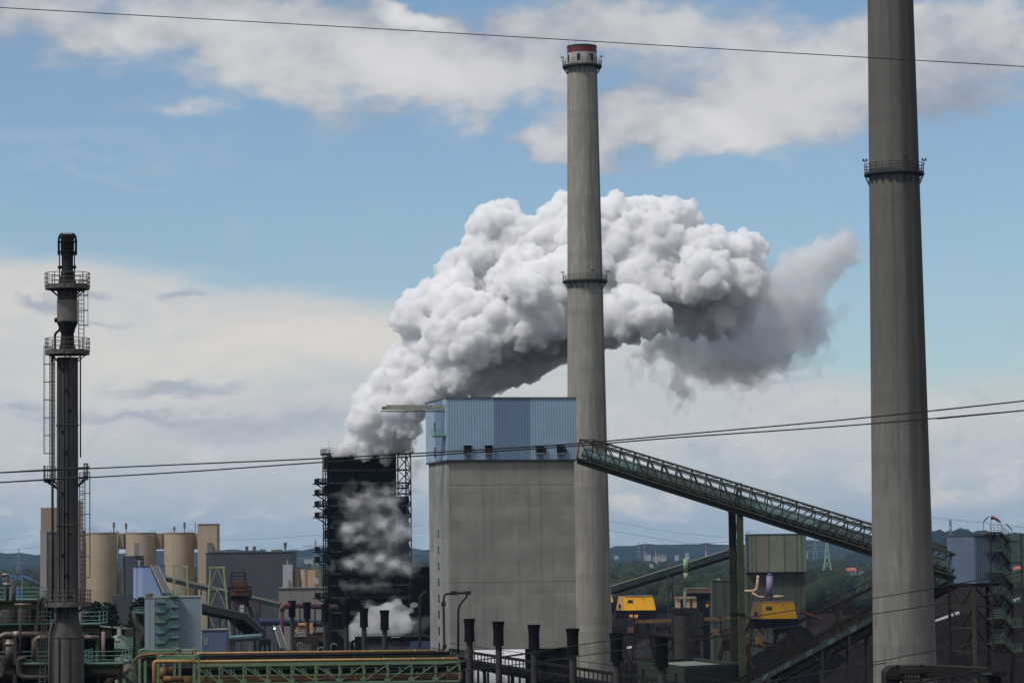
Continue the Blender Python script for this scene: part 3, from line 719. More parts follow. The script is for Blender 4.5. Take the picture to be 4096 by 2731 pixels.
for i in range(8):
    a = i * math.pi / 4 + .3; r = R2(ztop2) - .1; MB().beam((cx2 + r * math.cos(a), D2 + r * math.sin(a), ztop2 - .5), (cx2 + r * math.cos(a), D2 + r * math.sin(a), ztop2 + 1.0), .035).build('lightning_rod', DARKST, T)
chim_platform(T, cx2, D2, P(2330, 268, D2).z, R2(P(2330, 268, D2).z), .9, 20, (-.25, -1.2, 3.2, 1.6))
chim_platform(T, cx2, D2, P(2343, 1127, D2).z, R2(P(2343, 1127, D2).z), .9, 20, (-.15, -1.25, 3.3, 1.6))
# right chimney
D1 = 360.0
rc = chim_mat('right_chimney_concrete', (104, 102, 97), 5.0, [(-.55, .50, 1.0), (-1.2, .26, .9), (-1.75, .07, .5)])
T, cx1, R1, prof = chimney([(3557, 0, 92), (3584, 690, 106), (3598, 1600, 116), (3616, 2731, 126)], D1, 128.0, rc, 'wide stained concrete chimney rising out of the top of the picture at right', None)
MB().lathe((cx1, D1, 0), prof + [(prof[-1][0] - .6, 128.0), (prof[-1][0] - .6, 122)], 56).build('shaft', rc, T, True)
chim_platform(T, cx1, D1, P(3584, 697, D1).z, R1(P(3584, 697, D1).z), .62, 22, (3.3, -1.3, -.1), DARKST)

# ------------------------------------------------------------------ coal tower
DC = 470.0; YC = math.radians(13.2)
ex, ey = V(math.cos(YC), math.sin(YC), 0), V(-math.sin(YC), math.cos(YC), 0)
O = P(1785, 1590, DC); O.z = 0
WC, LC = 21.9, 17.0
ZT, ZC = P(1785, 1590, DC).z, P(1785, 1838, DC).z
C = lambda u, v, z=0.0: O + ex * u + ey * v + V(0, 0, z)      # u along the front, v into the depth
T = thing('coal_tower', C(WC / 2, LC / 2), 'big grey concrete coal tower with blue ribbed cladding on its upper storey', 'tower')
CON = mat('tower_concrete', (123, 120, 113), .9, .14, .25, streak=.55, lift=2.4, bump=.2)
CONL = mat('tower_concrete_side', (114, 116, 115), .9, .14, .25, streak=.6, lift=3.1, bump=.2)
BL1, BL2 = mat('cladding_light_blue', (108, 136, 160), .55, .06, .3), mat('cladding_mid_blue', (80, 106, 134), .55, .06, .3)
def quad_block(mb, u0, u1, v0, v1, z0, z1):
    return mb.prism([tuple(C(u, v)[:2]) for u, v in ((u0, v0), (u1, v0), (u1, v1), (u0, v1))], z0, z1)
ZB = P(1830, 2600, DC).z
ins = .34
# concrete shaft in pour lifts with recessed joints
zj = [ZB] + [P(1830, y, DC).z for y in (2330, 1940)] + [ZC - .02]
for a, b in zip(zj, zj[1:]):
    quad_block(MB(), ins, WC - ins, ins, LC - ins, a + .05, b).build('concrete_lift', CON, T)
    quad_block(MB(), ins + .07, WC - ins - .07, ins + .07, LC - ins - .07, a - .02, a + .05).build('joint', mat('joint_dark', (62, 60, 57), .9), T)
    quad_block(MB(), ins - .10, ins - .003, ins + .5, LC - ins - .5, a + .03, b).build('side_panel', CONL, T)
# legs under the bunker
quad_block(MB(), ins, 4.3, ins + .2, LC - ins, 0, ZB - .03).build('leg', CON, T)
quad_block(MB(), WC - 5.2, WC - ins, ins + 1, LC - ins, 0, ZB - .03).build('leg', mat('sooty_concrete', (30, 30, 30), .95), T)
# cladding storey
zc0 = ZC
def clad(u0, u1, m, name='cladding_panel'):
    MB().corrug(C(u0, 0)[:2] + (0,), C(u1, 0)[:2] + (0,), zc0, ZT - .12, -ey, .46, .03).build(name, m, T)
def uof(px):                                    # column on the front face under a photo column
    best = min(range(0, 2200), key=lambda i: abs((lambda p: CXP + FPX * p.x / p.y)(C(i / 100, 0)) - (px + 0)))
    return best / 100
u1, u2 = 21.9 * (1975 - 1785) / 521, 21.9 * (2120 - 1785) / 521
clad(0, u1, BL1); clad(u1, u2, BL2); clad(u2, WC, BL1)
def clad_side(v0, v1, m):
    MB().corrug(C(0, v0)[:2] + (0,), C(0, v1)[:2] + (0,), zc0, ZT - .12, -ex, .46, .035).build('cladding_panel', m, T)
clad_side(0, 3.2, BL1); clad_side(3.2, 9.5, BL2); clad_side(9.5, LC, BL1)
quad_block(MB(), .06, WC - .003, .06, LC - .003, ZC - .01, ZT - .12).build('upper_storey', BL1, T)
quad_block(MB(), -.1, WC + .1, -.14, LC + .1, ZT - .12, ZT + .1).build('roof', mat('roof_edge_dark', (70, 76, 82), .7), T)
quad_block(MB(), -.09, WC + .06, -.09, LC + .06, ZC - .28, ZC - .012).build('drip_edge', mat('drip_edge', (44, 48, 54), .7), T)
DARKV = mat('vent_dark', (26, 26, 28), .8)
for px, py in ((1868, 1797), (1951, 1797), (2157, 1797), (2240, 1797)):
    u = 21.9 * (px - 1785) / 521; z = P(px, py, DC + u * .228).z; c = C(u, -.12, z)
    w = MB().box(c, (1.22, .34, 1.25), YC).build('vent_opening', DARKV, T)
    MB().box(C(u, -.28, z + .66), (1.4, .55, .07), YC).build('hood', mat('hood_blue', (78, 92, 108), .6), w)
    MB().box(C(u, -.2, z - .68), (1.3, .4, .1), YC).build('sill', mat('sill_pale', (140, 140, 136), .7), w)
    s = MB()
    for j in range(5): s.box(C(u - .5 + j * .25, -.11, z - 1.25), (.05, .06, 1.0), YC)
    s.build('drip_stain_rail', mat('rusty_rail', (70, 66, 64), .8), w)
for px in (2174, 2257):
    u = 21.9 * (px - 1785) / 521; MB().box(C(u, -.18, P(px, 1802, DC + u * .228).z), (.55, .4, .7), YC).build('motor_box', mat('box_black', (22, 22, 24), .6), T)
for py in (1707, 1808):                           # slit windows of the cladding side face
    z = P(1734, py, DC + 9).z; MB().box(C(-.1, 9.3, z), (.2, .9, 1.45), YC).build('window', DKG, T)
for i in range(12):                               # stair windows down the concrete side
    y = 1876 + i * 64.5; z = P(1742, y, DC + 8).z
    if z > ZB - 6: MB().box(C(ins - .12, 8.6, z), (.12, .8, 1.35), YC).build('window', DKG if i > 3 else mat('window_pale', (112, 124, 124), .4), T)
# roof monorail beam and hook balcony on the side face
MB().beam(C(.2, 1.6, P(1775, 1627, DC).z), C(-9.7, 1.6, P(1775, 1627, DC).z), .75, .75).build('monorail_beam', mat('beam_cream', (134, 130, 120), .8, .2, 1.2, rust=.3), T)
MB().beam(C(.2, 1.6, P(1775, 1643, DC).z), C(-10.6, 1.6, P(1775, 1643, DC).z), .95, .14).build('beam_flange', mat('flange_dark', (52, 50, 46), .8), T)
MB().box(C(-9.95, 1.6, P(1775, 1630, DC).z), (.9, .5, .5), YC).build('end_stop', mat('end_stop', (100, 96, 88), .8), T)
MB().beam(C(-.5, 1.4, P(1770, 1640, DC).z), C(-.5, 1.4, P(1770, 1712, DC).z), .07).build('hanging_cable', DARKV, T)
zb_ = P(1762, 1741, DC).z
TEALR = mat('teal_railing', (96, 146, 130), .6, .15)
bal = quad_block(MB(), -2.0, -.09, .4, 2.4, zb_ - .22, zb_).build('balcony', mat('balcony_green', (70, 104, 92), .7), T)
railing(bal, [C(-.1, .4, zb_), C(-2, .4, zb_), C(-2, 2.4, zb_), C(-.1, 2.4, zb_)], TEALR, 1.15, spacing=.7, r=.028)

# ------------------------------------------------------------------ quench tower
DQ = 765.0; YQ = math.radians(13.2)
fx, fy = V(math.cos(YQ), math.sin(YQ), 0), V(-math.sin(YQ), math.cos(YQ), 0)
OQ = P(1325, 1812, DQ); ZQ = OQ.z; OQ.z = 0
Q = lambda u, v, z=0.0: OQ + fx * u + fy * v + V(0, 0, z)
T = thing('quench_tower', Q(9, 8), 'soot black quench tower ringed by platforms with steam pouring from its top', 'tower')
SOOT = mat('sooty_wood', (20, 20, 21), .95, .35, .5, streak=.6); SOOTS = mat('sooty_steel', (15, 15, 16), .85, .3)
WQ, LQ = 21.8, 7.0
def qblock(mb, u0, u1, v0, v1, z0, z1): return mb.prism([tuple(Q(u, v)[:2]) for u, v in ((u0, v0), (u1, v0), (u1, v1), (u0, v1))], z0, z1)
# shaft walls of upright boards between ring beams
lev = [P(1300, y, DQ).z for y in (1836, 1880, 1932, 1976, 2022, 2067, 2110, 2160, 2205, 2245, 2295, 2342, 2390, 2450, 2520)]
zz = [ZQ - .3] + lev[1:] + [0]
for a, b in zip(zz, zz[1:]):
    n = 13
    for i in range(n):
        u0, u1_ = 17.6 * i / n, 17.6 * (i + 1) / n; dv = random.uniform(0, .08)
        qblock(MB(), u0 + .03, u1_ - .03, dv, .45, b + .18, a - .18).build('wall_board', SOOT, T)
    for i in range(4):
        v0, v1 = .5 + 6.4 * i / 4, .5 + 6.4 * (i + 1) / 4; du = random.uniform(0, .08)
        qblock(MB(), du, .45, v0 + .03, v1 - .03, b + .18, a - .18).build('wall_board', SOOT, T)
    qblock(MB(), -.5, 21.2, -.8, .5, b - .26, b + .18).build('ring_beam', mat('ring_beam_grey', (46, 46, 46), .9, .5, .7), T)
    qblock(MB(), -.18, .45, .55, LQ, b - .18, b + .18).build('ring_beam', SOOTS, T)
qblock(MB(), .5, 17.5, .5, LQ, 0, ZQ - 2.5).build('inner_lining', SOOT, T)
# open steel bay at the right end
for u in (18.0, 21.5):
    for v in (.1, LQ): MB().beam(Q(u, v, 0), Q(u, v, ZQ - .2), .34).build('column', SOOTS, T)
br = MB()
for a, b in zip(zz, zz[1:]):
    br.beam(Q(18, .1, b), Q(21.5, .1, b), .3); br.beam(Q(18, .1, b), Q(21.5, .1, a), .22); br.beam(Q(18, .1, a), Q(21.5, .1, b), .2)
    br.beam(Q(21.5, .1, b), Q(21.5, LQ, b), .25); br.beam(Q(21.5, .1, b), Q(21.5, LQ, a), .2)
br.build('bracing', SOOTS, T)
for k, (a, b) in enumerate(zip(zz, zz[1:])):
    if k >= 3:
        for i in range(4): qblock(MB(), 17.75 + i * .8, 18.45 + i * .8, .15 + random.uniform(0, .1), .6, b + .15, a - (.2 if k % 3 else .7)).build('wall_board', SOOT, T)
    if k % 2 == 0: qblock(MB(), -.95, -.2, .4, 6.6, b + .4, a - .5).build('side_duct', SOOTS, T)
# columns and bracing standing proud of the left face
for v in (-.05, 3.5, 7): MB().beam(Q(-1.1, v, 0), Q(-1.1, v, ZQ - .3), .3).build('column', SOOTS, T)
br = MB()
for a, b in zip(zz, zz[1:]):
    for v in (0, 3.5, 7): br.beam(Q(-1.1, v, b), Q(0, v, b), .25); br.beam(Q(-1.1, v, b), Q(0, v, a), .12)
br.build('bracing', SOOTS, T)
# platforms
dk = qblock(MB(), -1.6, WQ + .4, -1.5, LQ + 1.0, ZQ - .3, ZQ - .05).build('platform', SOOTS, T)
railing(dk, [Q(-1.6, -1.5, ZQ), Q(WQ + .4, -1.5, ZQ), Q(WQ + .4, LQ + 1, ZQ), Q(-1.6, LQ + 1, ZQ)], SOOTS, 1.25, True, 2.4, .05)
for i, y in enumerate((1932, 1976, 2022, 2067, 2205, 2245, 2390)):
    z = P(1280, y, DQ).z
    d = qblock(MB(), -3.4, -.2, -.6, 7.0, z - .3, z).build('platform', SOOTS, T)
    railing(d, [Q(-.2, -.6, z), Q(-3.4, -.6, z), Q(-3.4, 7, z), Q(-.2, 7, z)], SOOTS, 1.25, False, .8, .06)
    MB().beam(Q(-3.2, 5, z - .2), Q(-.3, 5, z - 2.0), .3).build('bracket', SOOTS, d); MB().beam(Q(-4.3, 5, z - .14), Q(-3, 5, z - .14), .28).build('bracket', SOOTS, d)
for i, y in enumerate((1950, 2005, 2055, 2195, 2240)):
    z = P(1620, y, DQ).z
    d = qblock(MB(), 17.2, 20.6, -1.6, -.2, z - .26, z).build('platform', SOOTS, T)
    railing(d, [Q(17.2, -1.6, z), Q(20.6, -1.6, z), Q(20.6, -.2, z)], SOOTS, 1.25, False, .8, .06)
for y in (1976, 2022, 2067, 2110, 2205, 2245, 2295, 2384):
    z = P(1450, y, DQ).z; d = qblock(MB(), 2.5, 16, -1.0, -.2, z - .2, z).build('platform', SOOTS, T)
    railing(d, [Q(2.5, -1.0, z), Q(16, -1.0, z)], SOOTS, 1.2, False, 1.7, .04)
for u in (6, 11.5): MB().tube([Q(u, -.5, 30), Q(u, -.5, ZQ - 2)], .22, 8).build('riser_pipe', SOOTS, T)
for k, h in enumerate((3.2, 2.4)):
    MB().beam(Q(-1 + k * 2.4, -1.3, ZQ), Q(-1 + k * 2.4, -1.3, ZQ + h), .05).build('lightning_rod', SOOTS, T)
# steam clinging to its front and welling up at its foot
Z4 = lambda x, y, d: P(1200 + x / 1.521, 1700 + y / 1.521, d)
mz4 = 745 / FPX / 1.521
WISP = [(330, 470, 70, 42), (400, 430, 80, 32), (470, 460, 85, 38), (560, 470, 48, 46), (530, 400, 55, 26), (400, 350, 32, 13), (290, 630, 60, 42), (350, 600, 70, 26), (370, 690, 70, 30), (280, 690, 46, 36),
        (500, 600, 85, 48), (600, 630, 80, 58), (560, 690, 66, 34), (470, 560, 60, 20), (650, 640, 40, 50), (300, 840, 70, 40), (380, 810, 85, 42), (480, 810, 85, 38), (560, 845, 90, 48), (640, 865, 48, 42), (430, 875, 90, 26),
        (260, 960, 34, 18), (300, 985, 40, 20), (390, 985, 70, 20), (500, 965, 90, 16), (590, 1005, 46, 14), (250, 1060, 18, 13), (185, 870, 36, 22), (440, 720, 50, 16), (330, 520, 40, 14)]
RWISP = [(700, 300, 26, 36), (735, 258, 22, 16), (660, 400, 26, 60), (690, 360, 20, 40), (740, 540, 18, 26), (700, 600, 30, 40), (665, 500, 24, 40), (755, 490, 12, 20)]
BASE = [(520, 1130, 110, 50), (580, 1180, 100, 60), (460, 1180, 110, 55), (400, 1230, 90, 60), (550, 1260, 130, 50), (340, 1290, 60, 45), (560, 1090, 50, 28), (640, 1230, 60, 50), (430, 1110, 50, 22), (320, 1230, 40, 50)]
def wisps(L, d, flat, kids, k, seed):
    rg = random.Random(seed); out = []
    for x, y, rx, ry in L:
        c = Z4(x, y, d + rg.uniform(-2, 2)); a, b = rx * mz4 * k, ry * mz4 * k
        out.append((c, (a * .7, min(a, b) * 1.1 * flat, b * .7), 2))
        for i in range(kids):
            q = c + V(rg.gauss(0, .6) * a, rg.uniform(-1, 1) * b * .5, rg.gauss(0, .75) * b); r = min(a, b) * rg.uniform(.2, .6)
            out.append((q, (r * 1.3, r * flat, r * .85), 1))
    return out
DSP = ((2.6, 2.0, 'CLOUDS'), (1.1, .9, 'CLOUDS'))
for k, dn in ((1.6, .025), (1.15, .06), (.8, .15), (.5, .28)):
    w1 = puff_mesh('steam_wisps', wisps(WISP, 752, .9, 14, k, 2), .38, vol_mat('wisp_steam', (.98, .98, .985), dn), disp=DSP, smooth=2, keep=120); w1['kind'] = 'stuff'
VEIL = [(430, 470, 150, 90), (480, 640, 170, 110), (450, 840, 180, 90), (400, 990, 150, 50), (560, 740, 110, 120), (330, 560, 80, 80), (500, 560, 110, 60)]
w1 = puff_mesh('steam_wisps', wisps(VEIL, 753, .45, 26, 1.0, 11), .42, vol_mat('veil_wisp', (.96, .96, .97), .03), disp=DSP, smooth=2, keep=120); w1['kind'] = 'stuff'
for k, dn in ((1.5, .03), (.9, .07)):
    w2 = puff_mesh('steam_wisps', wisps(RWISP, 770, .8, 10, k, 4), .4, vol_mat('grey_steam', (.93, .93, .94), dn), disp=DSP, smooth=2, keep=120); w2['kind'] = 'stuff'
w3 = puff_mesh('ground_steam', wisps(BASE, 738, .8, 16, 1.05, 5), .4, vol_mat('base_steam', (.985, .985, .99), .26), disp=DSP, smooth=2, keep=200)
tag(w3, 'bright steam cloud welling up at the foot of the quench tower', 'steam cloud')
w3b = puff_mesh('steam_fringe', wisps(BASE, 738, .8, 12, 1.4, 6), .45, vol_mat('base_fringe', (.96, .96, .97), .035), disp=DSP, smooth=2, keep=200); w3b.parent = w3
rg = random.Random(9); L3 = []
for i in range(60): L3.append((P(rg.uniform(1880, 2230), rg.uniform(2595, 2690), 600 + rg.uniform(-8, 8)), rg.uniform(2.5, 4.5), 1))
w4 = puff_mesh('ground_steam', L3, .7, MATS.setdefault('bs', vol_mat('low_steam', (.97, .97, .975), .2)), disp=((4, 2, 'CLOUDS'),), smooth=1)
tag(w4, 'pale steam filling the open bay under the concrete coal tower', 'steam cloud')

# ------------------------------------------------------------------ lattice conveyor gallery
KALB = 1.3
OLIVE = mat('olive_steel', (35, 36, 25), .7, .25, .5); OLIVED = mat('olive_steel_dark', (26, 27, 19), .8, .25, .5)
TUBE = mat('teal_belt_cover', (37, 53, 51), .6, .3, .6, rust=.25); TEAL = mat('teal_paint', (50, 78, 71), .6, .2, .6); UNDER = mat('gallery_underside', (17, 18, 14), .9, .3)
BELT = mat('dark_belt', (26, 26, 26), .9, .3)
def gallery(name, label, A, B, width, height, n, cover=True, chord=.26, m=OLIVE, under=.75, trim=True):
    A, B = Vector(A), Vector(B); d = (B - A).normalized(); s = V(d.y, -d.x, 0).normalized()
    if s.y > 0: s = -s                          # s points to the camera
    up = s.cross(d); up = up if up.z > 0 else -up
    T = thing(name, (A + B) / 2, label, 'conveyor')
    L = (B - A).length
    F = lambda t, w, h: A + d * (t * L) - s * w + up * h    # w: away from camera
    for w in (0, width):
        MB().beam(F(0, w, 0), F(1, w, 0), chord, chord * 1.3, up).build('bottom_chord', m, T)
        MB().beam(F(0, w, height), F(1, w, height), chord, chord, up).build('top_chord', m, T)
    MB().beam(F(0, width / 2, -.12), F(1, width / 2, -.12), width + .3, .12, up).build('floor', UNDER, T)
    if under: MB().beam(F(0, width / 2, -.18 - under / 2), F(1, width / 2, -.18 - under / 2), width * .96, under, up).build('underside_pan', UNDER, T)
    for i in range(n + 1):
        t = i / n
        for w in (0, width):
            MB().beam(F(t, w, 0), F(t, w, height), chord * .55).build('upright', m, T)
            if i < n:
                a, b = (0, 1) if i < n * .52 else (1, 0)
                MB().beam(F(t, w, height * b), F((i + 1) / n, w, height * a), chord * .55).build('brace', m, T)
        MB().beam(F(t, 0, height), F(t, width, height), chord * .5).build('roof_beam', m, T)
        if i < n: MB().beam(F(t, 0, height), F((i + 1) / n, width, height), chord * .3).build('roof_brace', m, T)
    if cover:
        k = 4
        for j in range(n // k + (1 if n % k else 0)):
            t0, t1 = j * k / n, min(1, (j + 1) * k / n); nn = 9; vs, fs = [], []
            for t in (t0 + .0006, t1 - .0006):
                for q in range(nn + 1):
                    a = math.pi * q / nn; vs.append(F(t, width * .55 + math.cos(a) * width * .3, height * .22 + math.sin(a) * height * .36))
            fs = [(q, q + 1, nn + 2 + q, nn + 1 + q) for q in range(nn)]
            MB().add(vs, fs).build('belt_cover', TUBE if j % 3 else mat('teal_belt_cover_light', (56, 82, 84), .6, .3, .6), T, True)
        MB().beam(F(0, width * .55, height * .15), F(1, width * .55, height * .15), width * .6, height * .13, up).build('belt', BELT, T)
        mb = MB()
        for i in range(n * 3): mb.beam(F((i + .5) / n / 3, width * .26, 0), F((i + .5) / n / 3, width * .26, height * .2), .1)
        mb.build('roller_stand', m, T)
    if trim:
        mb = MB()
        for h in (.32, .17): mb.beam(F(0, .1, height * h), F(1, .1, height * h), .055, .055, up)
        for i in range(n * 2): mb.beam(F(i / n / 2, .1, 0), F(i / n / 2, .1, height * .32), .05)
        mb.build('walkway_railing', TEAL, T)
        MB().beam(F(0, width * .5, height * .86), F(1, width * .5, height * .86), .16, .12, up).build('cable_tray', m, T)
        MB().tube([F(0, width * .8, height * .74), F(1, width * .8, height * .74)], .09, 6).build('service_pipe', m, T)
    return T
gA, gB = P(2309, 1832, 474), P(3862, 2318, 411)
gallery('conveyor_gallery', 'long olive lattice conveyor gallery sloping down from the coal tower past both chimneys', gA, gB, 3.0, 3.15, 25)
# trestle under it
GIRD = mat('trestle_olive', (50, 54, 32), .7, .2, .4)
T = thing('trestle', (P(2948, 2300, 458).x, 458, 0), 'tall two legged olive steel trestle carrying the long sloping conveyor gallery', 'trestle')
for (xa, xb, d0, mm) in ((2921, 2947, 454, mat('trestle_shaded', (38, 40, 28), .8, .2)), (2953, 2976, 446, GIRD)):  # shaded left leg and lit right leg, painted as two olive tones
    za = P(2940, 2048, d0).z; a = P(xa, 2300, d0).x; b = P(xb, 2300, d0).x
    for z0, z1 in ((0, 14), (14.05, 28), (28.05, za)):
        w = .12 * (za - z0) / za
        MB().prism([(a - w, d0), (b + w, d0), (b + w, d0 + 1.3), (a - w, d0 + 1.3)], z0, z1).build('leg_section', mm, T)
    for z in (14, 28, za): MB().box(((a + b) / 2, d0 + .65, z), (b - a + .36, 1.7, .16)).build('splice_flange', OLIVED, T)
    for k in (.2, .8): MB().beam((a + (b - a) * k, d0 + .6, za), (a + (b - a) * k, d0 + .6, za + (2.0 if xa < 2930 else 4.6)), .22).build('bearing_post', OLIVE, T)
xa, xb = P(2947, 2300, 454).x, P(2953, 2300, 446).x
for i in range(9):
    z = 4 + i * 4.4
    MB().beam((xa - .2, 454.6, z), (xb + .2, 446.6, z), .28, .5).build('cross_beam', OLIVED, T)
    MB().beam((xa - .2, 454.6, z), (xb + .2, 446.6, z + 4.2), .16).build('brace', OLIVED, T)
# lower gallery rising to the transfer tower
gallery('conveyor_gallery', 'lower teal sided conveyor gallery climbing behind the right chimney to the transfer tower', P(2960, 2772, 436), P(3850, 2290, 424), 3.0, 2.1, 24, False, .2, OLIVED, 1.1)
T = thing('lattice_side', (0, 0, 0), '', ''); bpy.data.objects.remove(T)
lg = [o for o in bpy.data.objects if o.get('label', '').startswith('lower teal')][0]
a_, b_2 = P(2960, 2772, 436), P(3850, 2290, 424)
for i in range(30):
    p, q = a_ + (b_2 - a_) * (i + .06) / 30, a_ + (b_2 - a_) * (i + .94) / 30
    MB().hexa([p + V(0, -.22, .05), q + V(0, -.22, .05), q + V(0, -.16, .05), p + V(0, -.16, .05), p + V(0, -.22, .85), q + V(0, -.22, .85), q + V(0, -.16, .85), p + V(0, -.16, .85)]).build('side_panel', mat('teal_panel', (34, 50, 46), .7, .4, .8, rust=.4) if i % 3 else mat('teal_panel_light', (48, 72, 66), .7, .3, .8, rust=.2), lg)
for px, py in ((3078, 2706), (3290, 2600), (3398, 2540), (3470, 2500)):
    d0 = 430; T = thing('conveyor_support', (P(px, py, d0).x, d0, 0), 'olive post frame under the lower conveyor gallery at photo column %s' % {3078: 'far left of the green hall', 3290: 'third from the chimney', 3398: 'second from the chimney', 3470: 'nearest to the chimney'}[px], 'support', 'posts under the lower gallery')
    T['label'] = {3078: 'olive post frame under the lowest end of the lower conveyor gallery', 3290: 'olive post frame midway under the lower conveyor gallery', 3398: 'olive post frame second left from the right chimney', 3470: 'olive post frame closest to the left edge of the right chimney'}[px]
    x = P(px, py, d0).x; zt = P(px, py, d0).z
    for s in (0, 2.6): MB().beam((x, d0 + s, 0), (x, d0 + s, zt), .36).build('leg', OLIVE, T)
    for z in (zt - 3.2, zt - 7): MB().beam((x, d0, z), (x, d0 + 2.6, z + 3), .15).build('brace', OLIVE, T)
    MB().beam((x - 1.6, d0, zt - .3), (x, d0, zt - 2.2), .15).build('brace', OLIVE, T); MB().beam((x + 1.6, d0, zt + .2), (x, d0, zt - 2.2), .15).build('brace', OLIVE, T)

# ------------------------------------------------------------------ transfer tower with outside stair
DT = 408.0; YT = rad(22)
tx, ty = V(math.cos(YT), math.sin(YT), 0), V(-math.sin(YT), math.cos(YT), 0)
OT = P(3887, 2142, DT); zt1, zt0 = OT.z, P(3887, 2332, DT).z; OT.z = 0
TT = lambda u, v, z=0.0: OT + tx * u + ty * v + V(0, 0, z)
T = thing('transfer_tower', TT(3, 3), 'blue grey clad transfer tower on olive steel legs with zigzag outside stairs and windsock', 'tower')
CLT = [mat('cladding_grey_blue', (72, 90, 116), .6, .08), mat('cladding_pale_blue', (102, 118, 142), .6, .08), mat('cladding_shade_blue', (76, 92, 116), .6, .08)]
MB().prism([tuple(TT(u, v)[:2]) for u, v in ((.06, .06), (6.2, .06), (6.2, 6.9), (.06, 6.9))], zt0, zt1).build('core', CLT[0], T)
def tc_(a, b, out, m): MB().corrug(tuple(a)[:2] + (0,), tuple(b)[:2] + (0,), zt0, zt1, out, .4, .05).build('cladding_panel', m, T)
tc_(TT(0, 0), TT(.55, 0), -ty, CLT[1]); tc_(TT(.55, 0), TT(2.0, 0), -ty, CLT[0]); tc_(TT(2.0, 0), TT(6.2, 0), -ty, CLT[2]); tc_(TT(0, 0), TT(0, 6.9), -tx, CLT[0])
MB().prism([tuple(TT(u, v)[:2]) for u, v in ((-.12, -.12), (6.3, -.12), (6.3, 7), (-.12, 7))], zt1, zt1 + .14).build('roof', mat('roof_grey', (70, 74, 80), .7), T)
MB().prism([tuple(TT(u, v)[:2]) for u, v in ((-.2, -.2), (6.5, -.2), (6.5, 7), (-.2, 7))], zt0 - .35, zt0 - .01).build('floor_frame', OLIVED, T)
for u in (.15, 6.4):
    for v in (.1, 6.8): MB().beam(TT(u, v, 0), TT(u, v, zt0 - .35), .5 if (u, v) == (.15, .1) else .38).build('leg', GIRD if v < 1 else OLIVED, T)
lv = [0] + [P(3900, y, DT).z for y in (2608, 2512, 2425)] + [zt0 - .4]
for a, b in zip(lv, lv[1:]):
    for (p, q) in (((.15, .1), (6.4, .1)), ((.15, .1), (.15, 6.8)), ((6.4, .1), (6.4, 6.8))):
        MB().beam(TT(*p, b), TT(*q, b), .22).build('cross_beam', OLIVE, T)
        m_ = ((p[0] + q[0]) / 2, (p[1] + q[1]) / 2)
        MB().beam(TT(*p, b), TT(*m_, a), .17).build('brace', OLIVED, T); MB().beam(TT(*q, b), TT(*m_, a), .17).build('brace', OLIVED, T)
# stair: landings and flights on the right part of the front
ST = mat('stair_olive', (56, 56, 38), .7, .2); STR = mat('stair_rail_teal', (70, 104, 92), .6, .15)
def tz(px, py): return P(px, py, DT).z
zL = [(2130, 2163), (2202, 2247), (2288, 2328), (2373, 2410), (2470, 2508), (2570, 2606)]
for i, (ya, yb) in enumerate(zL):
    za, zb = tz(3960, ya), tz(4040, yb)
    l1 = MB().prism([tuple(TT(u, v)[:2]) for u, v in ((2.0, -1.7), (3.9, -1.7), (3.9, -.12), (2.0, -.12))], za - .2, za).build('landing', ST, T)
    railing(l1, [TT(2.0, -1.7, za), TT(3.9, -1.7, za)], STR, 1.1, False, .6, .028)
    l2 = MB().prism([tuple(TT(u, v)[:2]) for u, v in ((5.4, -1.7), (7.0, -1.7), (7.0, -.12), (5.4, -.12))], zb - .2, zb).build('landing', ST, T)
    railing(l2, [TT(5.4, -1.7, zb), TT(7, -1.7, zb), TT(7, -.12, zb)], STR, 1.1, False, .6, .028)
    def flight(ua, za_, ub, zb_, v):
        f = MB()
        for k in (0, .75): f.beam(TT(ua, v - k, za_), TT(ub, v - k, zb_), .08, .32)
        n = 9
        for j in range(n): f.box(TT(ua + (ub - ua) * (j + .5) / n, v - .37, za_ + (zb_ - za_) * (j + .5) / n), (.2, .75, .05), YT)
        f = f.build('stair_flight', ST, T)
        railing(f, [TT(ua, v - .75, za_ + .1), TT(ub, v - .75, zb_ + .1)], STR, 1.05, False, .5, .026, posts='join', toe=False)
    flight(3.9, za - .1, 5.4, zb - .1, -.9)
    if i < len(zL) - 1: flight(5.4, zb - .1, 3.9, tz(3960, zL[i + 1][0]) - .1, -.14)
    MB().beam(TT(3.0, -1.6, za - .2), TT(3.0, -.1, za - 1.5), .1).build('bracket', ST, T)
for u in (2.0, 7.0): MB().beam(TT(u, -1.7, 0), TT(u, -1.7, tz(3960, 2130)), .16).build('stair_post', OLIVE, T)
for y in (2225, 2308): MB().box(TT(5.9, -.1, tz(4030, y) + .2), (.8, .12, 1.9), YT).build('door', mat('door_rust', (76, 62, 62), .7), T)
for px, py, s in ((3934, 2130, 1), (4047, 2150, -1)):
    d0 = DT - 1; a = P(px, py + 10, d0); tp = P(px, 2085 if s > 0 else 2117, d0); e = P(3955 if s > 0 else 4025, 2065 if s > 0 else 2095, d0)
    l = thing('lamp_post', (a.x, d0, zt1), 'slanted floodlight on a post at the %s of the transfer tower roof' % ('left' if s > 0 else 'right'), 'lamp')
    MB().beam(a, tp, .07).build('post', mat('grey_post', (70, 74, 76), .6), l); MB().beam(tp, e, .3, .14).build('lamp_head', mat('lamp_grey', (60, 60, 62), .5), l)
d0 = DT + 2; l = thing('windsock', P(3964, 2130, d0), 'red and white windsock on a pole above the transfer tower', 'windsock')
MB().beam(P(3964, 2142, d0), P(3964, 2066, d0), .07).build('pole', mat('grey_post', (70, 74, 76), .6), l)
sk = [(3964, 2070), (3975, 2070), (3984, 2074), (3993, 2081), (4003, 2089)]
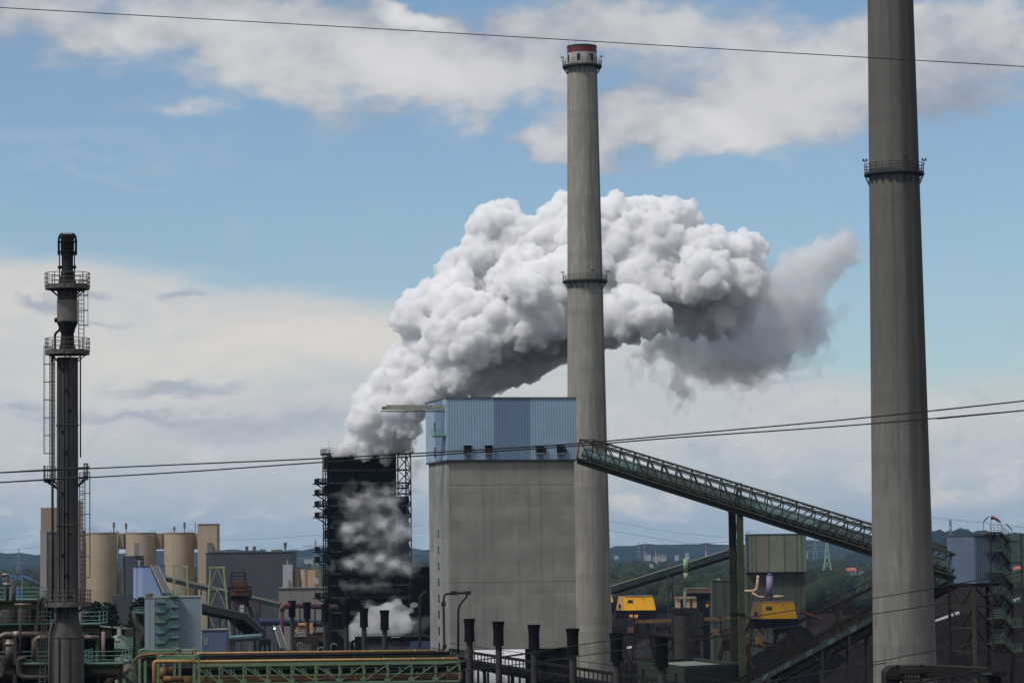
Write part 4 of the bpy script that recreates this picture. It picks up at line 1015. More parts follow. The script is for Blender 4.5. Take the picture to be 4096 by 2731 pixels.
for i, (a, b) in enumerate(zip(sk, sk[1:])):
    MB().tube([P(*a, d0), P(*b, d0)], [.30 - .035 * i, .30 - .035 * (i + 1)], 10, False).build('sock_band', mat('sock_red', (120, 40, 40), .8) if i % 2 == 0 else mat('sock_white', (120, 108, 104), .8), l, True)

# ------------------------------------------------------------------ green bins, ducts and stockyard machines
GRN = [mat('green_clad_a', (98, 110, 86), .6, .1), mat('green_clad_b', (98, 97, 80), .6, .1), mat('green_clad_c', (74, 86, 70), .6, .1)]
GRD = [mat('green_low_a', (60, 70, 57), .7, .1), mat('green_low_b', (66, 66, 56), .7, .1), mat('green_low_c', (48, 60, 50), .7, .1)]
DB = 905.0
T = thing('coal_bin', (P(3105, 2300, DB).x, DB + 8, 0), 'green striped two storey coal bin left of the right chimney', 'bin')
def striped(px0, px1, yt, z0, z1, d, dep, cols, pitch=.55, stripes=None):
    a, b = P(px0, yt, d).x, P(px1, yt, d).x
    MB().prism([(a, d + .1), (b, d + .1), (b, d + dep), (a, d + dep)], z0, z1).build('wall', cols[0], T)
    for (s0, s1, ci) in stripes:
        MB().corrug((a + (b - a) * s0, d, 0), (a + (b - a) * s1, d, 0), z0 + .02, z1 - .02, (0, -1, 0), pitch, .045).build('cladding_panel', cols[ci], T)
    MB().corrug((a, d + dep, 0), (a, d + .1, 0), z0 + .02, z1 - .02, (-1, 0, 0), pitch, .1).build('cladding_panel', cols[1], T)
    MB().prism([(a - .2, d - .2), (b + .2, d - .2), (b + .2, d + dep + .2), (a - .2, d + dep + .2)], z1, z1 + .25).build('roof', mat('roof_dkgreen', (44, 52, 44), .7), T)
stp = [(0, .03, 1), (.03, .06, 2), (.06, .09, 0), (.09, .12, 2), (.12, .15, 1), (.15, .33, 1), (.33, .36, 2), (.36, .60, 0), (.60, .635, 2), (.635, .82, 1), (.82, .86, 2), (.86, .9, 0), (.9, .94, 2), (.94, 1, 1)]
zT, zM = P(3105, 2137, DB).z, P(3105, 2287, DB).z
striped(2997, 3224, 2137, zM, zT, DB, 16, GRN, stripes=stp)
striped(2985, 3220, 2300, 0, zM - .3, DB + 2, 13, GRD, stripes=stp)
for i in range(3): MB().beam((P(2990 + i * 6, 2137, DB).x, DB + 3, zT), (P(2990 + i * 6, 2137, DB).x, DB + 3, zT + 1.2), .12).build('roof_railing', TEAL, T)
MB().box((P(2992, 2200, DB).x, DB + 2, (zT + zM) / 2), (.9, 3, zT - zM)).build('stair_tower', mat('teal_dim', (48, 66, 62), .7, .3), T)
DBF = DB - 3
PUR = mat('purple_paint', (112, 97, 140), .6, .12); BEI = mat('beige_duct', (164, 134, 102), .7, .15)
T = thing('filter_pipe', (P(3078, 2345, DBF).x, DBF, 0), 'upright purple filter pipe in front of the green bin', 'pipe')
MB().tube([P(3078, 2381, DBF), P(3078, 2303, DBF)], 1.0, 18).build('pipe', PUR, T, True)
MB().tube([P(3080, 2400, DBF), P(3078, 2381, DBF)], [.4, .8], 14).build('hopper', mat('purple_dark', (84, 72, 104), .6), T, True)
for s in (-.9, .9): MB().beam((P(3078, 2381, DBF).x + s, DBF, 0), (P(3078, 2381, DBF).x + s, DBF, P(3078, 2383, DBF).z), .16).build('leg', OLIVE, T)
MB().tube([P(3078, 2303, DBF), P(3078, 2292, DBF)], [1.0, .35], 14).build('top_cone', mat('purple_dark', (84, 72, 104), .6), T, True)
T = thing('air_duct', (P(3020, 2360, DBF).x, DBF, 0), 'bent beige air duct left of the purple pipe on the green bin', 'duct')
def bend(pts, n=5):
    out = []
    pts = [Vector(p) for p in pts]
    for i, p in enumerate(pts):
        if i in (0, len(pts) - 1): out.append(p); continue
        a, b = pts[i - 1], pts[i + 1]; r = min((a - p).length, (b - p).length) * .42
        u, v = p + (a - p).normalized() * r, p + (b - p).normalized() * r
        for k in range(n + 1):
            s = k / n; out.append(u * (1 - s) ** 2 + p * 2 * s * (1 - s) + v * s * s)
    return out
MB().tube(bend([P(2975, 2363, DBF), P(3028, 2363, DBF), P(3032, 2300, DBF)]), .42, 12).build('duct', BEI, T, True)
MB().tube(bend([P(3008, 2368, DBF), P(3035, 2388, DBF), P(3058, 2386, DBF)]), .36, 12).build('duct', BEI, T, True)
for y in (2310, 2337): MB().tube([P(3031, y, DBF), P(3031, y + 3, DBF)], .5, 12).build('flange', mat('beige_dark', (130, 104, 80), .7), T, True)
T = thing('air_duct', (P(3115, 2385, DBF).x, DBF, 0), 'short straight beige duct right of the purple pipe', 'duct')
MB().tube([P(3090, 2385, DBF), P(3134, 2385, DBF)], .45, 12).build('duct', BEI, T, True); MB().tube([P(3112, 2385, DBF), P(3114, 2385, DBF)], .52, 12).build('flange', mat('beige_dark', (130, 104, 80), .7), T, True)
MB().beam((P(3112, 2385, DBF).x, DBF, 0), P(3112, 2389, DBF), .2).build('leg', OLIVE, T)
# dark green hall left of the bin
T = thing('machine_hall', (P(2915, 2350, 925).x, 930, 0), 'low dark green hall partly behind the trestle legs', 'hall')
zH = P(2915, 2322, 925).z
striped(2848, 2998, 2322, 0, zH, 925, 12, GRD, stripes=[(0, .12, 2), (.12, .3, 0), (.3, .36, 2), (.36, .7, 0), (.7, 1, 2)])
MB().box((P(2877, 2320, 925).x, 928, zH + .5), (1, 1, .7)).build('roof_vent', WB, T)
# far inclined conveyor
gallery('conveyor_gallery', 'far grey inclined conveyor rising from the middle chimney to the trestle before the wood', P(2440, 2368, 1010), P(2945, 2212, 960), 3.2, 1.7, 16, False, .3, mat('grey_green_steel', (46, 54, 48), .8, .25), .3, False)
gl = [o for o in bpy.data.objects if o.get('label', '').startswith('far grey')][0]
a_, b_2 = P(2440, 2368, 1010), P(2945, 2212, 960)
for i in range(14):
    p, q = a_ + (b_2 - a_) * (i + .01) / 14, a_ + (b_2 - a_) * (i + .99) / 14
    MB().hexa([p + V(0, -.3, .2), q + V(0, -.3, .2), q + V(0, -.2, .2), p + V(0, -.2, .2), p + V(0, -.3, 1.8), q + V(0, -.3, 1.8), q + V(0, -.2, 1.8), p + V(0, -.2, 1.8)]).build('side_panel', mat('dim_teal_panel', (32, 42, 40), .8, .4), gl)
    MB().hexa([p + V(0, -.4, 1.9), q + V(0, -.4, 1.9), q + V(0, 3, 1.9), p + V(0, 3, 1.9), p + V(0, -.4, 2.1), q + V(0, -.4, 2.1), q + V(0, 3, 2.1), p + V(0, 3, 2.1)]).build('roof_sheet', mat('pale_roof', (118, 112, 104), .7, .2), gl)
T = thing('conveyor_support', (P(2680, 2300, 985).x, 985, 0), 'tall grey post under the far inclined conveyor', 'support')
for s in (-1, 1): MB().beam((P(2680, 2300, 985).x + s * .8, 985 + s, 0), (P(2680, 2300, 985).x + s * .8, 985 + s, P(2680, 2287, 985).z), .5).build('leg', mat('grey_green_steel', (46, 54, 48), .8, .25), T)
for z in (4, 10, 16, 22): MB().beam((P(2680, 2300, 985).x - .8, 984, z), (P(2680, 2300, 985).x + .8, 986, z + 5), .25).build('brace', OLIVED, T)
# light green stack and yard house
DG = 900.0
LG = mat('light_green_paint', (110, 142, 104), .6, .12)
T = thing('exhaust_stack', (P(2742, 2400, DG).x, DG, 0), 'light green upright exhaust stack before the dark wood', 'stack')
MB().tube([P(2744, 2320, DG), P(2743, 2290, DG)], [.62, .72], 16).build('lower_pipe', LG, T, True); MB().tube([P(2743, 2289, DG), P(2742, 2232, DG)], .74, 16).build('upper_pipe', LG, T, True)
MB().box(P(2741, 2330, DG), (3.0, 2.6, 1.2)).build('fan_box', mat('box_dkgreen', (44, 58, 36), .7), T)
MB().beam((P(2738, 2400, DG).x, DG, 0), P(2738, 2336, DG), .8).build('leg', LG, T); MB().tube(bend([P(2744, 2320, DG - 1), P(2746, 2335, DG - 1), P(2755, 2345, DG - 1)]), .2, 8).build('drain_pipe', TEAL, T, True)
T = thing('yard_building', (P(2790, 2360, DG).x, DG + 4, 0), 'low building with pale beige roof panel beside the light green stack', 'building')
front_box(m := MB(), 2745, 2846, 2353, DG + 2, 10, 0, 2371); m.build('roof_fascia', mat('fascia_beige', (172, 140, 112), .8, .15), T)
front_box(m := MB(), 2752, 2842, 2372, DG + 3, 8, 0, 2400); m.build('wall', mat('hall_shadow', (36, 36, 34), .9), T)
MB().box((P(2796, 2350, DG).x, DG + 4, P(2796, 2350, DG).z), (7.6, 6, .2)).build('roof', mat('teal_dim', (48, 66, 62), .7, .3), T)
for i in range(4): MB().beam((P(2760 + i * 26, 2372, DG).x, DG + 2.2, 0), (P(2760 + i * 26, 2372, DG).x, DG + 2.2, P(2760, 2372, DG).z), .4).build('column', OLIVED, T)
T = thing('loading_gate', (P(2735, 2410, DG - 20).x, DG - 20, 0), 'small beige loading gate with dark openings under the light green stack', 'gate')
for xa, xb in ((2703, 2721), (2745, 2760), (2770, 2786)):
    front_box(m := MB(), xa, xb, 2393, DG - 20, 4, 0, 2430); m.build('pillar', BEI, T)
front_box(m := MB(), 2702, 2786, 2386, DG - 20.5, 5, 0, 2394); m.build('lintel', mat('beige_dark', (130, 104, 80), .7), T)
front_box(m := MB(), 2690, 2800, 2430, DG - 22, 8, 0); m.build('base_wall', mat('grey_base', (34, 31, 31), .9), T)
# yellow houses of the stockyard machines
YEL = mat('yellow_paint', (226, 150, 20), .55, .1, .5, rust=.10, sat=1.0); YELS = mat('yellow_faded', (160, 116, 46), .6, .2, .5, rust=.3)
RUSTB = mat('rust_brown', (40, 27, 24), .9, .35, .5); RUSTO = mat('rust_orange', (74, 44, 30), .9, .35, .5); DARKB = mat('dark_base', (20, 17, 17), .9, .3)
def yard_machine(x0, x1, x2, yt, yb, d, label, win):
    """side face x0-x1, front face x1-x2, tapering upwards"""
    T = thing('stacker_machine', (P((x1 + x2) / 2, yb, d).x, d + 3, 0), label, 'machine', 'yellow stockyard machines')
    a, b, c = P(x1, yb, d), P(x2, yb, d), P(x0, yb, d + 6)
    k = d / FPX; sl = .9; zt = P(x1, yt, d).z; zb = a.z
    A0, B0 = V(a.x, d, zb), V(b.x, d, zb); Cc, Dd = V(c.x, d + 6, zb), V(b.x + (c.x - a.x), d + 6, zb)
    up = lambda p, dx, dy: V(p.x + dx, p.y + dy, zt)
    A1, B1, D1_, C1 = up(A0, sl * .45, sl), up(B0, -sl, sl), up(Dd, -sl * .8, -sl * .5), up(Cc, sl * .9, -sl * .5)
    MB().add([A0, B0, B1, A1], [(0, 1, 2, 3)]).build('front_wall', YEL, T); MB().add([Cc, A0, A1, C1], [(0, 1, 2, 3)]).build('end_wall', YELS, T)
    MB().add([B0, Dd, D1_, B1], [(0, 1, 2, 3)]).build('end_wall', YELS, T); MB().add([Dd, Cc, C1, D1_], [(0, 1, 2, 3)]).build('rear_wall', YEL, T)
    MB().add([A1, B1, D1_, C1], [(0, 1, 2, 3)]).build('roof', mat('roof_rusty', (120, 92, 78), .8, .25, .8, rust=.5), T)
    MB().beam(A1 + V(.1, -.1, .12), B1 + V(-.1, -.1, .12), .3, .3).build('roof_edge', mat('edge_pale', (150, 132, 118), .7, .3, 1.0, rust=.5), T)
    F = lambda s, h: A0 + (B0 - A0) * s + (A1 - A0) * h * (1 - s) + (B1 - B0) * h * s + V(0, -.06, 0)
    for s in win:
        MB().add([F(s, .5), F(s + .055, .5), F(s + .05, .74), F(s - .005, .74)], [(0, 1, 2, 3)]).build('window', DKG, T)
    MB().add([F(.62, .74), F(.68, .74), F(.68, .9), F(.62, .9)], [(0, 1, 2, 3)]).build('hatch', YELS, T)
    MB().beam(F(.4, 0), F(.4, .5), .07).build('seam', YELS, T)
    MB().box((A0 + Cc) / 2 + V(-.1, 0, 1.3), (.5, 1.3, 1.3)).build('end_window', DKG, T)
    MB().prism([(c.x - .2, d - .2), (b.x + .2, d - .2), (b.x + .2, d + 6.4), (c.x - .2, d + 6.4)], zb - 2.6, zb - .04).build('machine_bed', DARKB, T)
    # slewing base, portal legs, boom
    mx = (a.x + b.x) / 2 + 1
    MB().lathe((mx, d + 3, zb - 4.2), [(2.6, 0), (2.6, 1.5)], 20).build('slewing_ring', RUSTB, T)
    for s in (-1, 1):
        for q in (-1, 1): MB().beam((mx + s * 1.6, d + 3 + q * 1.6, zb - 4.2), (mx + s * 4.2, d + 3 + q * 3.5, .9), .6).build('leg', RUSTB, T)
        MB().box((mx, d + 3 + s * 3.5, .6), (11, .9, 1.0)).build('bogie', DARKB, T)
    MB().beam((c.x, d + 2, zb - .6), (c.x - 4.5, d + 3, zb - 9), .8).build('strut', RUSTO, T)
    MB().beam((c.x - .3, d + 2.4, zb + .2), (c.x + 3.5, d + 2.4, zb - 4.4), .6).build('strut', RUSTO, T)
    return T, mx, zb
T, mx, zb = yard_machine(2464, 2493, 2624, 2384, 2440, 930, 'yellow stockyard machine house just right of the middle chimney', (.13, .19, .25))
MB().beam((mx - 3, 926, zb - 3.6), P(2985, 2468, 890), .9, 1.1).build('boom', mat('rust_yellow', (86, 62, 36), .9, .3, .6, rust=.4), T)
for x in (2524, 2545): MB().tube([P(x - 7, 2467, 925), P(x + 7, 2467, 925)], .75, 12).build('cable_drum', YELS, T)
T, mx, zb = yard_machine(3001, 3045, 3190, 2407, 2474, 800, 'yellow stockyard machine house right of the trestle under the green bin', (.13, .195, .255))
MB().beam((mx + 3, 801, zb - 1.5), P(3530, 2330, 860), .8, 1.0).build('boom', RUSTB, T)
for i in range(10):
    p = V(mx + 3, 801, zb - 1.5); q = P(3530, 2330, 860)
    a, b = p + (q - p) * i / 10, p + (q - p) * (i + 1) / 10
    MB().beam(a + V(0, 0, 2.2), b + V(0, 0, 2.2), .3).build('boom_chord', RUSTB, T); MB().beam(a, b + V(0, 0, 2.2), .2).build('boom_brace', RUSTB, T)
MB().tube([P(3200, 2445, 795), P(3290, 2478, 795)], .55, 10).build('feed_tube', mat('rust_red', (96, 58, 48), .9, .3), T)
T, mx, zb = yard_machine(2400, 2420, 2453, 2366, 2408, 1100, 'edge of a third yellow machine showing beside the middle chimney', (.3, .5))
# excavator
DE = 940; T = thing('excavator', (P(2860, 2440, DE).x, DE, 0), 'small excavator with raised yellow arm and white counterweight in the ore yard', 'excavator')
zg = P(2860, 2446, DE).z
MB().box(P(2862, 2437, DE), (3.6, 2.6, 1.3)).build('body', DARKB, T); MB().box(P(2877, 2433, DE), (2.4, 2.5, 1.1)).build('counterweight', WH, T)
MB().beam(P(2862, 2436, DE), P(2848, 2413, DE), .55).build('boom', YEL, T); MB().beam(P(2848, 2413, DE), P(2832, 2417, DE), .5).build('stick', YEL, T); MB().box(P(2830, 2421, DE), (1.0, 1.0, .7)).build('bucket', YEL, T)
for s in (-1, 1): MB().box(P(2862, 2445, DE) + V(0, s * 1.2, 0), (4.4, .6, .9)).build('track', DARKB, T)
MB().box(P(2862, 2447, DE) + V(0, 1, -zg / 2 + .2), (8, 8, max(zg - .5, .2))).build('mound_pad', mat('works_ground', (0, 0, 0)), T)
# ------------------------------------------------------------------ stockpiles and yard strips
COAL = mat('coal', (34, 33, 37), .95, .4, .8, bump=.8); ORE = mat('iron_ore', (33, 26, 26), .95, .25, .4, bump=.6); COALB = mat('coal_black', (15, 15, 17), .95, .4, .8, bump=.8)
def pile(name, px0, px1, pytop, d, label, m, w=22, seed=1, ends=12):
    a, b = P(px0, pytop, d), P(px1, pytop, d); H = a.z; n = 60; rg = random.Random(seed); rows = []
    for f, y in ((0, -w), (.35, -w * .66), (.7, -w * .3), (.96, -w * .06), (1, 0), (.6, w * .4), (0, w)):
        r = []
        for i in range(n + 1):
            s = i / n; x = a.x - ends + (b.x - a.x + 2 * ends) * s; e = min(1, (x - a.x + ends) / (H * 1.4) if s < .5 else (b.x + ends - x) / (H * 1.4)); e = max(0, e)
            z = H * f * e * (1 + .05 * math.sin(s * 23 + seed)) + rg.uniform(-.25, .25) * (f > 0)
            r.append((x, d + y * (.4 + .6 * e) + rg.uniform(-.4, .4), max(z, -.3)))
        rows.append(r)
    nn = len(rows[0]); mb = MB(); mb.add([p for r in rows for p in r], [(i * nn + k, i * nn + k + 1, (i + 1) * nn + k + 1, (i + 1) * nn + k) for i in range(len(rows) - 1) for k in range(nn - 1)])
    return tag(mb.build(name, m, smooth=True), label, 'stockpile', 'ore and coal stockpiles')
pile('coal_pile', 2590, 2900, 2520, 990, 'grey coal stockpile behind the concrete column', COAL, 20, 1)
pile('coal_pile', 3000, 3380, 2512, 772, 'dark stockpile under the right yellow machine', COALB, 22, 2)
pile('ore_pile', 3280, 3480, 2440, 1180, 'brown ore stockpile left of the right chimney', ORE, 26, 3)
pile('ore_pile', 3700, 4300, 2335, 900, 'tall brown ore wall behind the transfer tower', ORE, 46, 4, 30)
pile('ore_pile', 3650, 4400, 2470, 720, 'nearer dark ore wall behind the transfer tower legs', mat('ore_dark', (26, 22, 23), .95, .3, .5, bump=.6), 30, 5, 30)
pile('coal_pile', 470, 700, 2412, 690, 'steep black coal pile left of the pale blue transfer building', COALB, 40, 6, 8)
pile('coal_pile', -200, 300, 2470, 900, 'long black coal pile behind the flare stack platforms', COALB, 40, 7)
pile('coal_pile', 800, 1250, 2505, 1000, 'low black coal heap below the dark hall', COALB, 22, 8)
LIL = mat('wet_concrete', (132, 134, 152), .35, .15, .2)  # pale lilac puts the wet surface's sky reflection into the colour
def strip(px0, px1, py, d, w, label, z=.35, m=LIL):
    a, b = PZ(px0, py, z), PZ(px1, py + 8, z)
    T = tag(MB().prism([(a.x, a.y), (b.x, b.y), (b.x + 3, b.y + w), (a.x + 3, a.y + w)], 0, z).build('concrete_strip', m), label, 'strip'); return T
strip(2498, 2700, 2590, 0, 22, 'wet pale concrete strip left of the concrete column')
strip(2762, 2850, 2618, 0, 18, 'wet pale concrete strip right of the concrete column')
strip(3425, 3500, 2668, 0, 20, 'wet pale concrete strip at the foot of the right chimney, left side')
strip(3745, 4000, 2712, 0, 22, 'wet pale concrete strip right of the right chimney at the bottom')
q0, q1 = P(3745, 2480, 700), P(3838, 2450, 690)
tag(MB().hexa([q0 + V(0, 0, -.3), q1 + V(0, 0, -.3), q1 + V(0, 3, -.3), q0 + V(0, 3, -.3), q0 + V(0, 0, .0), q1 + V(0, 0, .3), q1 + V(0, 3, .3), q0 + V(0, 3, .0)]).build('metal_roof', mat('pale_metal', (140, 140, 156), .4), None), 'narrow pale sloping roof just right of the right chimney', 'roof')
q0, q1 = P(4050, 2407, 700), P(4082, 2392, 700)
tag(MB().hexa([q0 + V(0, 0, -.2), q1 + V(0, 0, -.2), q1 + V(0, 3, -.2), q0 + V(0, 3, -.2), q0 + V(0, 0, .2), q1 + V(0, 0, .2), q1 + V(0, 3, .2), q0 + V(0, 3, .2)]).build('metal_roof', mat('pale_metal', (140, 140, 156), .4), None), 'small pale sloping roof right of the transfer tower stairs', 'roof')
# concrete column and green hall near the bottom
T = thing('concrete_column', (P(2730, 2600, 520).x, 520, 0), 'round grey concrete column in front of the coal yard', 'column')
zc = P(2730, 2456, 520).z; MB().lathe((P(2730, 2600, 520).x, 520, 0), [(1.45, 0), (1.45, zc)], 28).build('shaft', mat('grey_column', (58, 56, 55), .9, .15, .4, streak=.4, lift=3), T, True)
MB().lathe((P(2730, 2600, 520).x, 520, zc), [(1.55, 0), (1.55, .25), (.4, .25), (.4, .8), (0, .8)], 28).build('cap', DARKB, T)
zr = 20.4; qa, qb, qc = PZ(2550, 2640, zr), PZ(2735, 2662, zr), PZ(2965, 2650, zr); qd = qa + qc - qb
T = thing('plant_hall', ((qa.x + qc.x) / 2, (qb.y + qd.y) / 2, 0), 'dark green ribbed hall with shallow parapet at the bottom behind the black capped stacks', 'hall')
PG, PGS = mat('hall_green', (40, 54, 40), .6, .1), mat('hall_green_side', (38, 48, 38), .6, .1)
poly = [tuple(p[:2]) for p in (qa, qb, qc, qd)]
MB().prism(poly, 0, zr - .7).build('wall', PGS, T)
def nrm(a, b): d_ = (b - a).normalized(); n_ = V(d_.y, -d_.x, 0); return n_ if n_.y < 0 else -n_
MB().corrug(tuple(qa)[:2] + (0,), tuple(qb)[:2] + (0,), 0, zr, nrm(qa, qb), .5, .1).build('cladding_panel', PGS, T)
MB().corrug(tuple(qb)[:2] + (0,), tuple(qc)[:2] + (0,), 0, zr, nrm(qb, qc), .5, .1).build('cladding_panel', PG, T)
for a, b in ((qa, qd), (qd, qc)): MB().beam(V(a.x, a.y, zr - .35), V(b.x, b.y, zr - .35), .25, .7).build('parapet', PGS, T)
MB().prism([tuple((V(p[0], p[1], 0) * .93 + (qa + qc) / 2 * .07 - V(0, 0, (qa + qc).z / 2 * .07))[:2]) for p in poly], zr - .69, zr - .5).build('roof', mat('roof_pale_green', (92, 104, 92), .8, .25), T)
for s in (.15, .5, .85):
    p = qa + (qb - qa) * s + nrm(qa, qb) * .14; MB().box((p.x, p.y, zr - 2.2), (1.2, .12, 2.0), math.atan2(qb.y - qa.y, qb.x - qa.x)).build('window', DKG, T)
# rusty bucket wheel reclaimers and ore wagons between the stockpiles
RUSTD = mat('rust_dark_red', (36, 22, 20), .95, .35, .7); RUSTR = mat('rust_red_frame', (50, 30, 25), .95, .35, .7)
def wheel_machine(px, py, d, s, label):
    g = P(px, py, d); X, zc = g.x, max(g.z, 5)
    T = thing('wheel_reclaimer', (X, d, 0), label, 'machine', 'rusty wheel reclaimers in the ore yard')
    wx = X - s * 9
    rim = MB(); n = 20
    for k in range(n):
        a, b = 2 * math.pi * k / n, 2 * math.pi * (k + 1) / n
        rim.beam((wx + 3.4 * math.cos(a), d - 2, zc + 3.4 * math.sin(a)), (wx + 3.4 * math.cos(b), d - 2, zc + 3.4 * math.sin(b)), .5, .7)
    for k in range(5): rim.beam((wx, d - 2, zc), (wx + 3.4 * math.cos(k * 1.2566), d - 2, zc + 3.4 * math.sin(k * 1.2566)), .35)
    rim.build('wheel', RUSTR, T)
    for k in range(8):
        a = 2 * math.pi * (k + .5) / 8; MB().box((wx + 4.0 * math.cos(a), d - 2, zc + 4.0 * math.sin(a)), (1.1, 1.3, 1.1)).build('bucket', RUSTD, T)
    A, B = V(wx, d - 1, zc), V(X + s * 9, d, zc + 3.2)
    for h in (0, 1.8): MB().beam(A + V(0, 0, h * .4), B + V(0, 0, h), .5).build('boom_chord', RUSTR, T)
    for k in range(8): MB().beam(A + (B - A) * k / 8, A + (B - A) * (k + 1) / 8 + V(0, 0, 1.2), .25).build('boom_brace', RUSTD, T)
    for q in (-1, 1):
        MB().beam((X + s * 4, d + q * 2, zc + 2), (X + s * 1, d + q * 3.4, .8), .7).build('leg', RUSTR, T); MB().beam((X + s * 4, d + q * 2, zc + 2), (X + s * 8, d + q * 3.4, .8), .7).build('leg', RUSTR, T)
        MB().box((X + s * 4.5, d + q * 3.4, .6), (11, 1.1, 1.1)).build('bogie', RUSTD, T)
    MB().box((X + s * 8, d, zc + 2.2), (4, 3, 2.6)).build('counterweight', RUSTD, T); MB().beam((X + s * 3, d, zc + 1.5), (X + s * 2.4, d, zc + 8), .5).build('mast', RUSTR, T)
    MB().beam((X + s * 2.4, d, zc + 8), A + V(0, 0, .8), .18).build('stay', RUSTD, T); MB().beam((X + s * 2.4, d, zc + 8), B + V(0, 0, 1.8), .18).build('stay', RUSTD, T)
    MB().box((X + s * 1.0, d - 1.8, zc + 3.4), (1.8, 1.6, 1.7)).build('cab', mat('cab_dull_yellow', (96, 72, 34), .8, .3), T)
wheel_machine(2850, 2570, 880, 1, 'rusty wheel reclaimer between the concrete column and the trestle')
wheel_machine(3050, 2612, 735, -1, 'rusty wheel reclaimer right of the trestle below the yellow machine')
wheel_machine(2535, 2560, 900, -1, 'rusty wheel reclaimer just right of the middle chimney')
wheel_machine(3300, 2470, 960, 1, 'rusty wheel reclaimer near the left edge of the right chimney')
a, b = PZ(2440, 2638, 1.0), PZ(3110, 2652, 1.0); T = thing('yard_conveyor', (a + b) / 2, 'low rust red belt conveyor running level across the ore yard', 'conveyor')
for i in range(24):
    p, q = a + (b - a) * (i + .02) / 24, a + (b - a) * (i + .98) / 24
    MB().beam(p + V(0, 0, .6), q + V(0, 0, .6), 2.0, .8).build('frame_section', RUSTR if i % 3 else RUSTD, T); MB().beam(p + V(0, 0, 1.06), q + V(0, 0, 1.06), 1.5, .1).build('belt', BELT, T)
    MB().beam((p.x, p.y, 0), p + V(0, 0, .3), .3).build('leg', RUSTD, T)
for i, (px, py, lab) in enumerate(((2984, 2540, 'white site cabin by the right wheel reclaimer'), (2966, 2528, 'small blue site cabin left of the white one'), (3240, 2563, 'small white cabin alone in the dark yard'))):
    g = PZ(px, py, 0); T = thing('site_cabin', (g.x, g.y, 0), lab, 'cabin', 'site cabins in the yard')
    MB().box((g.x, g.y + 1, 1.3), (2.6 if i != 2 else 1.6, 2.2, 2.6)).build('wall', mat('cabin_blue', (60, 96, 130), .7) if i == 1 else WH, T); MB().box((g.x, g.y + 1, 2.68), (2.9, 2.5, .16)).build('roof', GREYR, T)


# ------------------------------------------------------------------ beige silo works at left, far
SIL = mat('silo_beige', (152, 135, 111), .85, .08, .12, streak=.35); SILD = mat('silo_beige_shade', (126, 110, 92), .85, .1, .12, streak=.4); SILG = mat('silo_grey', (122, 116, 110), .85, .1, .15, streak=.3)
DS = 1000.0
VENT = mat('vent_grey', (92, 92, 92), .7)
def silo(px, r, pyt, label, m=SIL, d=DS, vents=()):
    c = P(px, pyt, d); R = r * d / FPX
    T = thing('silo', (c.x, d + R, 0), label, 'silo', 'beige concrete silos')
    MB().lathe((c.x, d + R, 0), [(R, 0), (R, c.z)], 40).build('barrel', m, T, True)
    MB().lathe((c.x, d + R, c.z), [(R + .12, -.25), (R + .12, .12), (0, .2)], 40).build('roof', SILD, T)
    for vx, hh in vents:
        v = P(vx, pyt, d).x
        MB().tube([(v, d + R, c.z), (v, d + R, c.z + hh * .5)], .18, 8).build('vent_pipe', VENT, T); MB().tube([(v, d + R, c.z + hh * .45), (v, d + R, c.z + hh)], .42, 10).build('vent_cowl', VENT, T)
    for vx in (px - r * .5, px + r * .62):
        v = P(vx, pyt, d).x; mb = MB()
        for k in range(4): mb.beam((v + k * .6, d + R * .7, c.z), (v + k * .6, d + R * .7, c.z + 1.0), .07)
        mb.beam((v, d + R * .7, c.z + 1), (v + 1.8, d + R * .7, c.z + 1), .07); mb.build('roof_railing', VENT, T)
    return T
silo(398, 67, 2130, 'wide beige silo directly right of the flare stack', vents=((446, 3.6),))
silo(556, 61, 2130, 'middle beige silo behind the blue clad building', vents=((496, 3.4),))
silo(709, 61, 2130, 'right beige silo next to the beige square tower', vents=((690, 2.2), (731, 3.6)))
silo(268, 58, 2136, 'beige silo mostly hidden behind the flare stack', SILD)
for xa, xb, nm in ((464, 496, 'left of the middle silo'), (616, 649, 'right of the middle silo'), (769, 792, 'between the right silo and square tower')):
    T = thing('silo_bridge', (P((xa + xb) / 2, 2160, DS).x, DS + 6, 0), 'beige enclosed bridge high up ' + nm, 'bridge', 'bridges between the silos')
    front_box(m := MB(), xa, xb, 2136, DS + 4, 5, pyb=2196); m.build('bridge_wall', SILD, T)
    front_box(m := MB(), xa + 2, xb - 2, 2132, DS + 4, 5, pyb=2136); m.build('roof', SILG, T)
T = thing('silo_tower', (P(829, 2250, DS - 4).x, DS, 0), 'square beige tower at the right end of the silo row', 'tower')
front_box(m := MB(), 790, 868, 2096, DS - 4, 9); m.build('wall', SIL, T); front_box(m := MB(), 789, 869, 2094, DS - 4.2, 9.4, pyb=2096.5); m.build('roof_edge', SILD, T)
front_box(m := MB(), 829, 848, 2170, DS - 4.6, .6, pyb=2196); m.build('louvre', mat('louvre_red', (110, 76, 66), .8), T); front_box(m := MB(), 832, 852, 2182, DS - 5.4, 1.4, pyb=2212); m.build('duct', VENT, T)
x_ = P(790, 2096, DS).x; MB().beam((x_ - .3, DS - 4, P(790, 2096, DS).z - 3), (x_ - .3, DS - 4, P(790, 2088, DS).z), .25).build('ladder', VENT, T)
T = thing('silo_tower', (P(250, 2250, DS - 30).x, DS - 26, 0), 'grey tower with tan top box behind the flare stack at far left', 'tower')
front_box(m := MB(), 161, 322, 2126, DS - 30, 10); m.build('wall', SILG, T); front_box(m := MB(), 163, 310, 2029, DS - 30.4, 9, pyb=2121); m.build('top_box', SILD, T)
front_box(m := MB(), 159, 324, 2121, DS - 30.6, 11, pyb=2126.5); m.build('ledge', SILG, T)
